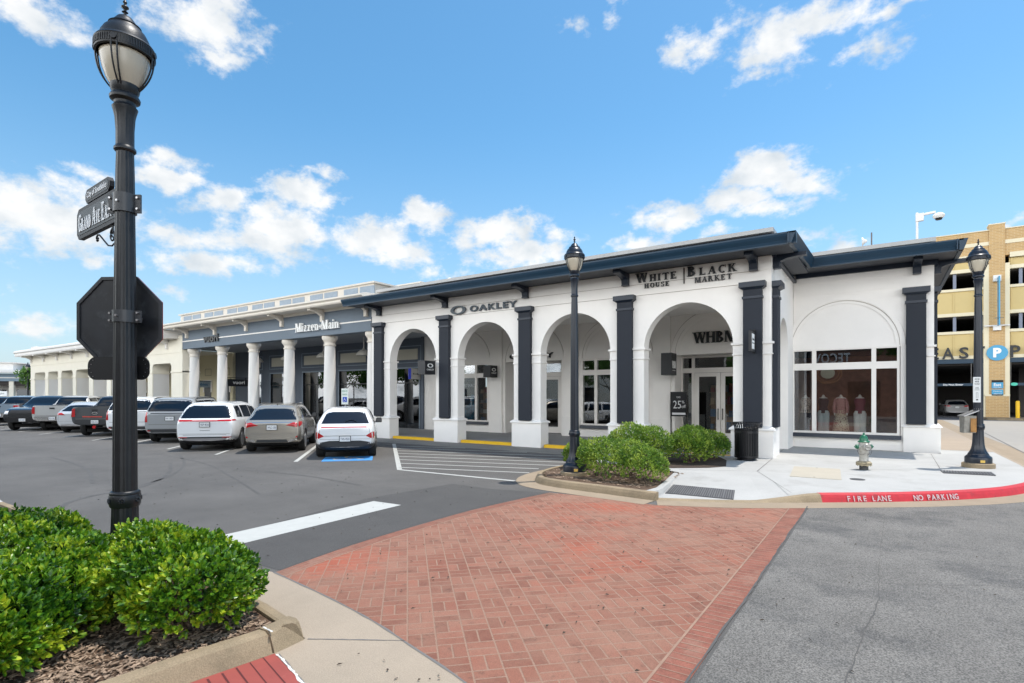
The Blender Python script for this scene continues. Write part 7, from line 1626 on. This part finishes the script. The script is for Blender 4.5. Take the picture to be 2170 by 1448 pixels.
# ================================================================ FAR LEFT SHOPS
FB = thing('distant_shops', (-98, 22, 0), 'low distant cream and grey shop building at the left edge of the picture', 'building')
def atfar(mb):
    # built with its front along x, then turned to face down the row
    return place(mb, (-97.5, 20.5, 0), TH+radians(18))
b = MB(); b.box(-14, 6, 0, .4, 3.9, 4.9); atfar(b).build('fascia', mat('far_blue', (.20, .27, .33), .8), FB)
b = MB(); b.box(-15, 6.4, -1.0, 1, 5.0, 5.35); b.box(-14, 3.0, -.2, 8, 5.35, 6.3); b.box(-14.5, 3.5, -.5, 8, 6.3, 6.42); b.box(-14,6,-.06,0,4.3,4.42); atfar(b).build('cornice', M['colwhite'], FB)
b = MB(); b.box(-14, 6, 3.0, 3.3, 0, 3.9); atfar(b).build('wall', M['colwhite'], FB)
for i in range(6): b = MB().box(-13+i*3.0, -11.2+i*3.0, 2.9, 2.99, .3, 2.8); atfar(b).build('window', M['carglass'], FB)
for i in range(6): b = MB().box(-13.6+i*3.2, -13.1+i*3.2, .1, .5, 0, 3.9); atfar(b).build('pillar', M['cream'], FB)
b = MB(); b.box(-14, 6, .3, 3, 3.4, 3.9); atfar(b).build('ceiling', M['dark'], FB)
t = thing('pale_wall', (-84, 27, 0), 'pale stucco wall behind the distant tree', 'wall'); MB().box(-92, -60, 29, 29.4, 0, 2.9).build('face', M['cream'], t); 
t = thing('shop_sign', (-88.5, 20.0, 1.9), 'white rectangular sign panel in front of the distant shops', 'shop sign', rz=TH); t['_rot'] = 1
local(MB().box(-.65, .65, -.05, .05, .0, .62), 'board', M['letterw'], t); local(place(fit_text('J.Jill', .22, .7, .002), (0, -.052, .2)), 'lettering', M['letter'], t); local(MB().box(-.6, -.55, -.03, .03, -1.9, 0), 'post', M['joint'], t)
# ================================================================ PARKING GARAGE
PG = thing('parking_garage', (8, 64, 0), 'tan brick parking garage with yellow panels and dark open decks behind the white building', 'garage')
GY = 60.0; gx0, gx1 = -6, 30
def bay(x0, x1):
    o = []
    for z0, z1 in ((9.02, 10.88), (5.35, 7.22), (12.72, 13.35)):
        b = MB().box(x0, x1, GY+.25, GY+.6, z0, z1)
        k = x0+.1
        while k < x1: b.box(k, k+.09, GY+.20, GY+.26, z0, z1); k += 1.22
        b.build('spandrel_panel', M['garage'], PG)
    b = MB()
    for z0, z1 in ((12.42, 12.72), (10.88, 11.10), (8.74, 9.02), (7.22, 7.45), (5.08, 5.35), (13.35, 13.55)): b.box(x0, x1, GY+.12, GY+.6, z0, z1)
    b.build('ledge', M['garagetrim'], PG)
    b = MB().box(x0, x1, GY+.1, GY+.5, 4.70, 5.08); b.build('steel_beam', M['navy2'], PG)
    b = MB(); k = x0+.6
    while k < x1:
        for z0, z1 in ((11.1, 12.42), (7.45, 8.74)): b.box(k, k+(.22 if int(k*10) % 3 == 0 else .07), GY+.3, GY+.42, z0, z1)
        k += 1.75
    b.build('mullion', mat('mullion_grey', (.18, .20, .26), .5), PG)
bay(-6, 7.08); bay(8.72, 22)
b = MB(); b.box(7.42, 8.42, GY-.05, GY+.9, 0, 16.15); b.box(-6, 30, GY+.05, GY+.9, 13.55, 15.72); b.box(7.2, 8.66, GY-.08, GY+.9, 0, 1.9); b.build('brick_wall', M['gbrick'], PG)
b = MB(); b.box(7.08, 7.42, GY-.02, GY+.8, 0, 12.9); b.box(8.42, 8.72, GY-.02, GY+.8, 0, 12.9); b.box(-6, 30, GY, GY+.06, 14.5, 14.8); b.box(8.72, 22, GY, GY+.4, 13.35, 13.75); b.box(-6, 7.1, GY, GY+.4, 13.5, 13.8); b.box(7.15, 8.72, GY-.12, GY, 1.9, 2.05); b.box(-6, 30, GY-.02, GY+1, 15.72, 15.80); b.box(7.38, 8.46, GY-.1, GY+1, 16.15, 16.24); b.build('trim', M['garagetrim'], PG)
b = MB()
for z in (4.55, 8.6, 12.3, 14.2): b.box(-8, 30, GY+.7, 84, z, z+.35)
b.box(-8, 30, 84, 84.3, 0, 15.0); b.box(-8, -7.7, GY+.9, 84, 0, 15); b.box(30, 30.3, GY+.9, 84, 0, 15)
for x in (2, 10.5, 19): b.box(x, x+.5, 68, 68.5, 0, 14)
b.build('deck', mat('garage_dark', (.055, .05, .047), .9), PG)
b = MB()
for ch, x in (('E', 3.80), ('A', 4.74), ('S', 5.80), ('T', 6.84), ('P', 9.05), ('A', 10.1), ('R', 11.15)):
    b.join(place(fit_text(ch, .98, .62 if ch != 'A' else .80, .05, .02), (x, GY-.02, 5.10)))
b.build('sign_lettering', M['letter'], PG)
b = MB(); b.lathe([(.0,-.04),(.70,-.04),(.70,.04),(0,.04)], seg=40); b.v = [(7.92+x*.96, GY-.12+z, 5.50+y*.92) for x, y, z in b.v]
t = thing('parking_roundel', (7.92, GY-.1, 5.5), 'round blue sign with a white letter P on the brick pier of the garage', 'sign'); b.build('disc', mat('sign_cyan', (.05, .30, .50), .4), t); place(fit_text('P', .78, .52, .02, .05), (7.92, GY-.17, 5.12)).build('lettering', M['letterw'], t)
t = thing('banner_sign', (7.9, GY-.4, 7.4), 'slim blue vertical blade sign fixed to the garage pier above the round sign', 'sign')
b = MB(); b.box(7.90, 7.98, GY-1.1, GY-.35, 7.7, 11.7); b.tube([(7.94, GY-.85, 8.3), (7.94, GY-.85, 8.301)], .3); b.build('board', mat('sign_cyan', (.05, .30, .50), .4), t)
b = MB(); b.box(7.65, 8.15, GY-.35, GY-.05, 11.4, 11.9); b.box(7.65, 8.15, GY-.35, GY-.05, 7.35, 7.7); b.box(7.1, 8.7, GY-.3, GY-.2, 7.7, 7.8); b.build('bracket', M['colwhite'], t)
t = thing('direction_sign', (7.92, GY-.1, 3), 'small blue and black direction sign on the lower brick pier of the garage', 'sign')
b = MB(); b.box(7.58, 8.30, GY-.12, GY-.06, 2.55, 3.05); b.box(7.58, 8.30, GY-.12, GY-.06, 1.95, 2.45); b.build('board', mat('sign_cyan', (.05, .30, .50), .4), t); b = MB(); b.box(7.58, 8.30, GY-.12, GY-.06, 3.06, 3.24); b.build('header', M['black'], t)
b = place(fit_text('East', .24, .46, .004, .02), (7.94, GY-.13, 2.74)); b.join(place(fit_text('Garage', .10, .5, .004), (7.94, GY-.13, 2.60))); b.join(place(fit_text('Parking', .10, .5, .004), (7.94, GY-.13, 2.25))); b.join(place(fit_text('Allowed', .10, .5, .004), (7.94, GY-.13, 2.05))); b.build('lettering', M['letterw'], t)
for x, txt, c_, lab in ((4.9, 'Do Not Enter', M['redlens'], 'hanging clearance bar reading Do Not Enter in the left garage entrance'), (10.2, 'ENTER', mat('enter_green', (.05, .5, .35), .4), 'hanging clearance bar in the right garage entrance')):
    t = thing('clearance_bar', (x, GY+.2, 2.9), lab, 'clearance bar'); b = MB().box(x-1.9, x+1.9, GY+.1, GY+.25, 2.78, 3.0); b.build('bar', M['navy2'], t)
    b = MB(); b.tube([(x-1.4, GY+.18, 3.0), (x-1.4, GY+.18, 4.75)], .03, 6); b.tube([(x+1.4, GY+.18, 3.0), (x+1.4, GY+.18, 4.75)], .03, 6); b.build('hanger', M['joint'], t)
    b = MB(); b.lathe([(.0,0),(.17,0),(.17,.02),(0,.02)], seg=16); b.v = [(x-1.2+p*1.3, GY+.085-r, 2.89+q*.8) for p, q, r in b.v]; b.build('disc', c_, t); place(fit_text(txt, .14, 1.35 if len(txt) > 6 else .7, .004, .02), (x+.2, GY+.09, 2.82)).build('lettering', M['letterw'], t)
t = thing('bollard', (9.0, GY-1.3, .1), 'yellow bollard at the foot of the garage pier', 'bollard'); MB().lathe([(.13,0),(.13,1.55),(.10,1.62),(0,1.64)], 9.0, GY-1.3, 16).build('post', M['yellow'], t, smooth=40); t.location.z = 0
structure('garage_island', MB().prism([(7.0,GY-2.6),(7.6,GY-3.0),(9.0,GY-3.0),(9.8,GY-2.4),(9.8,GY+.8),(7.0,GY+.8)], 0, .16), M['kerb'])
CARS['garagecar'] = copy_tree(CARS['glc'], mats={'paint_palesilver': paint('dullsilver', (.25,.25,.25), .35)}); q = CARS['garagecar']; q.location = (5.9, 66.0, 0); q.rotation_euler = (0, 0, radians(92)); q['label'] = 'silver car standing in the dark inside the parking garage'; 
if 'group' in q: del q['group']
# things above the roof line
t = thing('dome_camera', (1.17, 27, 6.9), 'white security camera on a bent arm above the roof of the wing', 'security camera')
MB().tube([(1.17,27,6.9),(1.17,27,9.2)], .045, 10).build('pole', M['colwhite'], t); b = MB(); b.tube([(1.17,27,9.05),(1.45,27,9.10),(1.75,27,9.12)], .05, 8); b.box(1.12, 1.38, 26.93, 27.07, 8.85, 9.15); b.build('arm', M['colwhite'], t)
MB().lathe([(.0,8.79),(.10,8.80),(.12,8.86)], 1.85, 27, 20).build('lens', M['blackg'], t, smooth=40); MB().lathe([(.14,8.86),(.19,8.92),(.20,8.97),(.14,9.04),(.05,9.08)], 1.85, 27, 20).build('housing', M['colwhite'], t, smooth=40)
t = thing('horn_antenna', (-.5, 30, 6.9), 'small white dish antenna on a thin mast above the wing roof', 'antenna'); MB().tube([(-.38,30,6.9),(-.38,30,9.42)], .03, 8).build('mast', M['joint'], t)
b = MB(); b.lathe([(.04,0),(.10,.10),(.20,.18),(.21,.20),(0,.10)], seg=20); b.v = [(-.55-z_*1.0, 30+y_, 9.06+x_) for x_, y_, z_ in b.v]; b.build('dish', M['colwhite'], t, smooth=40)
t = thing('roof_unit', (-24, 24.5, 7), 'beige roof unit showing above the roofs between the grey and white buildings', 'roof unit'); b = MB(); b.box(-24.9, -22.9, 24, 25, 6.4, 8.70); b.build('casing', M['cream'], t); b = MB(); b.box(-25.0, -22.8, 23.9, 25.1, 8.70, 8.78); b.build('lid', M['cream2'], t)
t = thing('roof_vent', (-19.2, 24, 7), 'small round vent on the roof behind the navy eave', 'vent'); MB().lathe([(.1,6.6),(.1,8.45),(.26,8.5),(.26,8.62),(0,8.75)], -20.6, 24, 16).build('cowl', M['cream2'], t, smooth=40)
t = thing('roof_hut', (-2.3, 34, 6), 'tan block showing above the wing roof beside the camera pole', 'roof block'); b = MB().box(.3, 2.0, 34, 35, 6.5, 9.55); b.build('casing', M['gbrick'], t)
# ================================================================ ACROSS THE STREET (seen only as reflections in the shop windows)
OB = thing('brick_shop', (-6, -20, 0), 'brown brick shop across the street, seen mirrored in the display window', 'building')
b = MB(); b.box(-16, 8, -20, -19.0, 0, 8.2); b.build('brick_wall', M['rbrick'], OB)
b = MB(); b.box(-16.2, 8.2, -19.2, -18.8, 8.2, 8.6); b.box(-16, 8, -19.0, -18.9, 6.6, 6.8); b.build('cornice', M['cream'], OB)
for x in (-13.5, -9.0, -1.4, 3.2): MB().box(x-1.3, x+1.3, -18.99, -18.9, .4, 3.3).build('window', M['carglass'], OB)
g = fit_text('TECOVAS', .95, 4.1, .04, .02, 1.1); place(g, (-4.55, -18.94, 5.15), pi); g.build('sign_lettering', M['letterw'], OB)
tree((-13.5, -9.5, 0), 7.0, 3.3, 'tree across the street, seen mirrored in the arcade windows', 15, 2600, 'trees across the street')
tree((-22.5, -8.5, 0), 7.0, 3.4, 'tree across the lot, seen mirrored in the colonnade windows', 16, 2600, 'trees across the street')
tree((3.4, -8.5, 0), 6.5, 2.8, 'tree at the right across the street, seen mirrored in the display window', 17, 2200, 'trees across the street')
tree((-48.0, -9.0, 0), 7.2, 3.4, 'tree far across the lot, seen mirrored in the middle colonnade windows', 18, 2200, 'trees across the street')
tree((-57.0, -9.0, 0), 7.2, 3.6, 'tree farther across the lot, seen mirrored in the right colonnade windows', 19, 2200, 'trees across the street')
tree((-66.0, -9.5, 0), 7.4, 3.6, 'farthest tree across the lot, seen mirrored in the left colonnade windows', 20, 2000, 'trees across the street')
OC = thing('pale_shop', (-34, -20, 0), 'pale building across the lot, seen mirrored in the shop windows', 'building'); MB().box(-60, -18, -24, -20, 0, 5.0).build('wall', M['cream'], OC)
for k in range(9): MB().box(-57+k*4.2, -54.8+k*4.2, -19.99, -19.9, .5, 3).build('window', M['carglass'], OC)

# dry leaf bits and grit lying on the crossing, the gutter and the street
n = 420; r2_ = np.random.default_rng(77); ax = np.concatenate([r2_.uniform(-5.3, -1.3, 170), r2_.uniform(-3.3, -.6, 40), r2_.uniform(-.9, 6, 90), r2_.uniform(-14, -5.8, 120)]); ay = np.concatenate([r2_.uniform(3.4, 9.2, 170), r2_.uniform(2.3, 2.8, 40), r2_.uniform(3, 10.0, 90), r2_.uniform(3.6, 9.5, 120)])
an = r2_.uniform(0, 2*pi, n); L_a = r2_.uniform(.006, .026, n); W_a = r2_.uniform(.003, .009, n); dx, dy = np.cos(an), np.sin(an); z = .0115+r2_.uniform(0, .004, n)
Q = np.stack([np.stack([ax+dx*L_a*a-dy*W_a*b, ay+dy*L_a*a+dx*W_a*b, z+.004*k], 1) for k, (a, b) in enumerate(((-1,-.4),(.2,-1),(1,.5),(-.3,1)))], 1)
ob = np_mesh('leaf_litter', Q.reshape(-1, 3), np.arange(n*4).reshape(-1, 4), mat('litter', (.06, .045, .032), .9, var=.5, vscale=9), None); tag(ob, 'scattered dry leaf bits on the road and the brick crossing', 'leaf litter', kind='stuff')
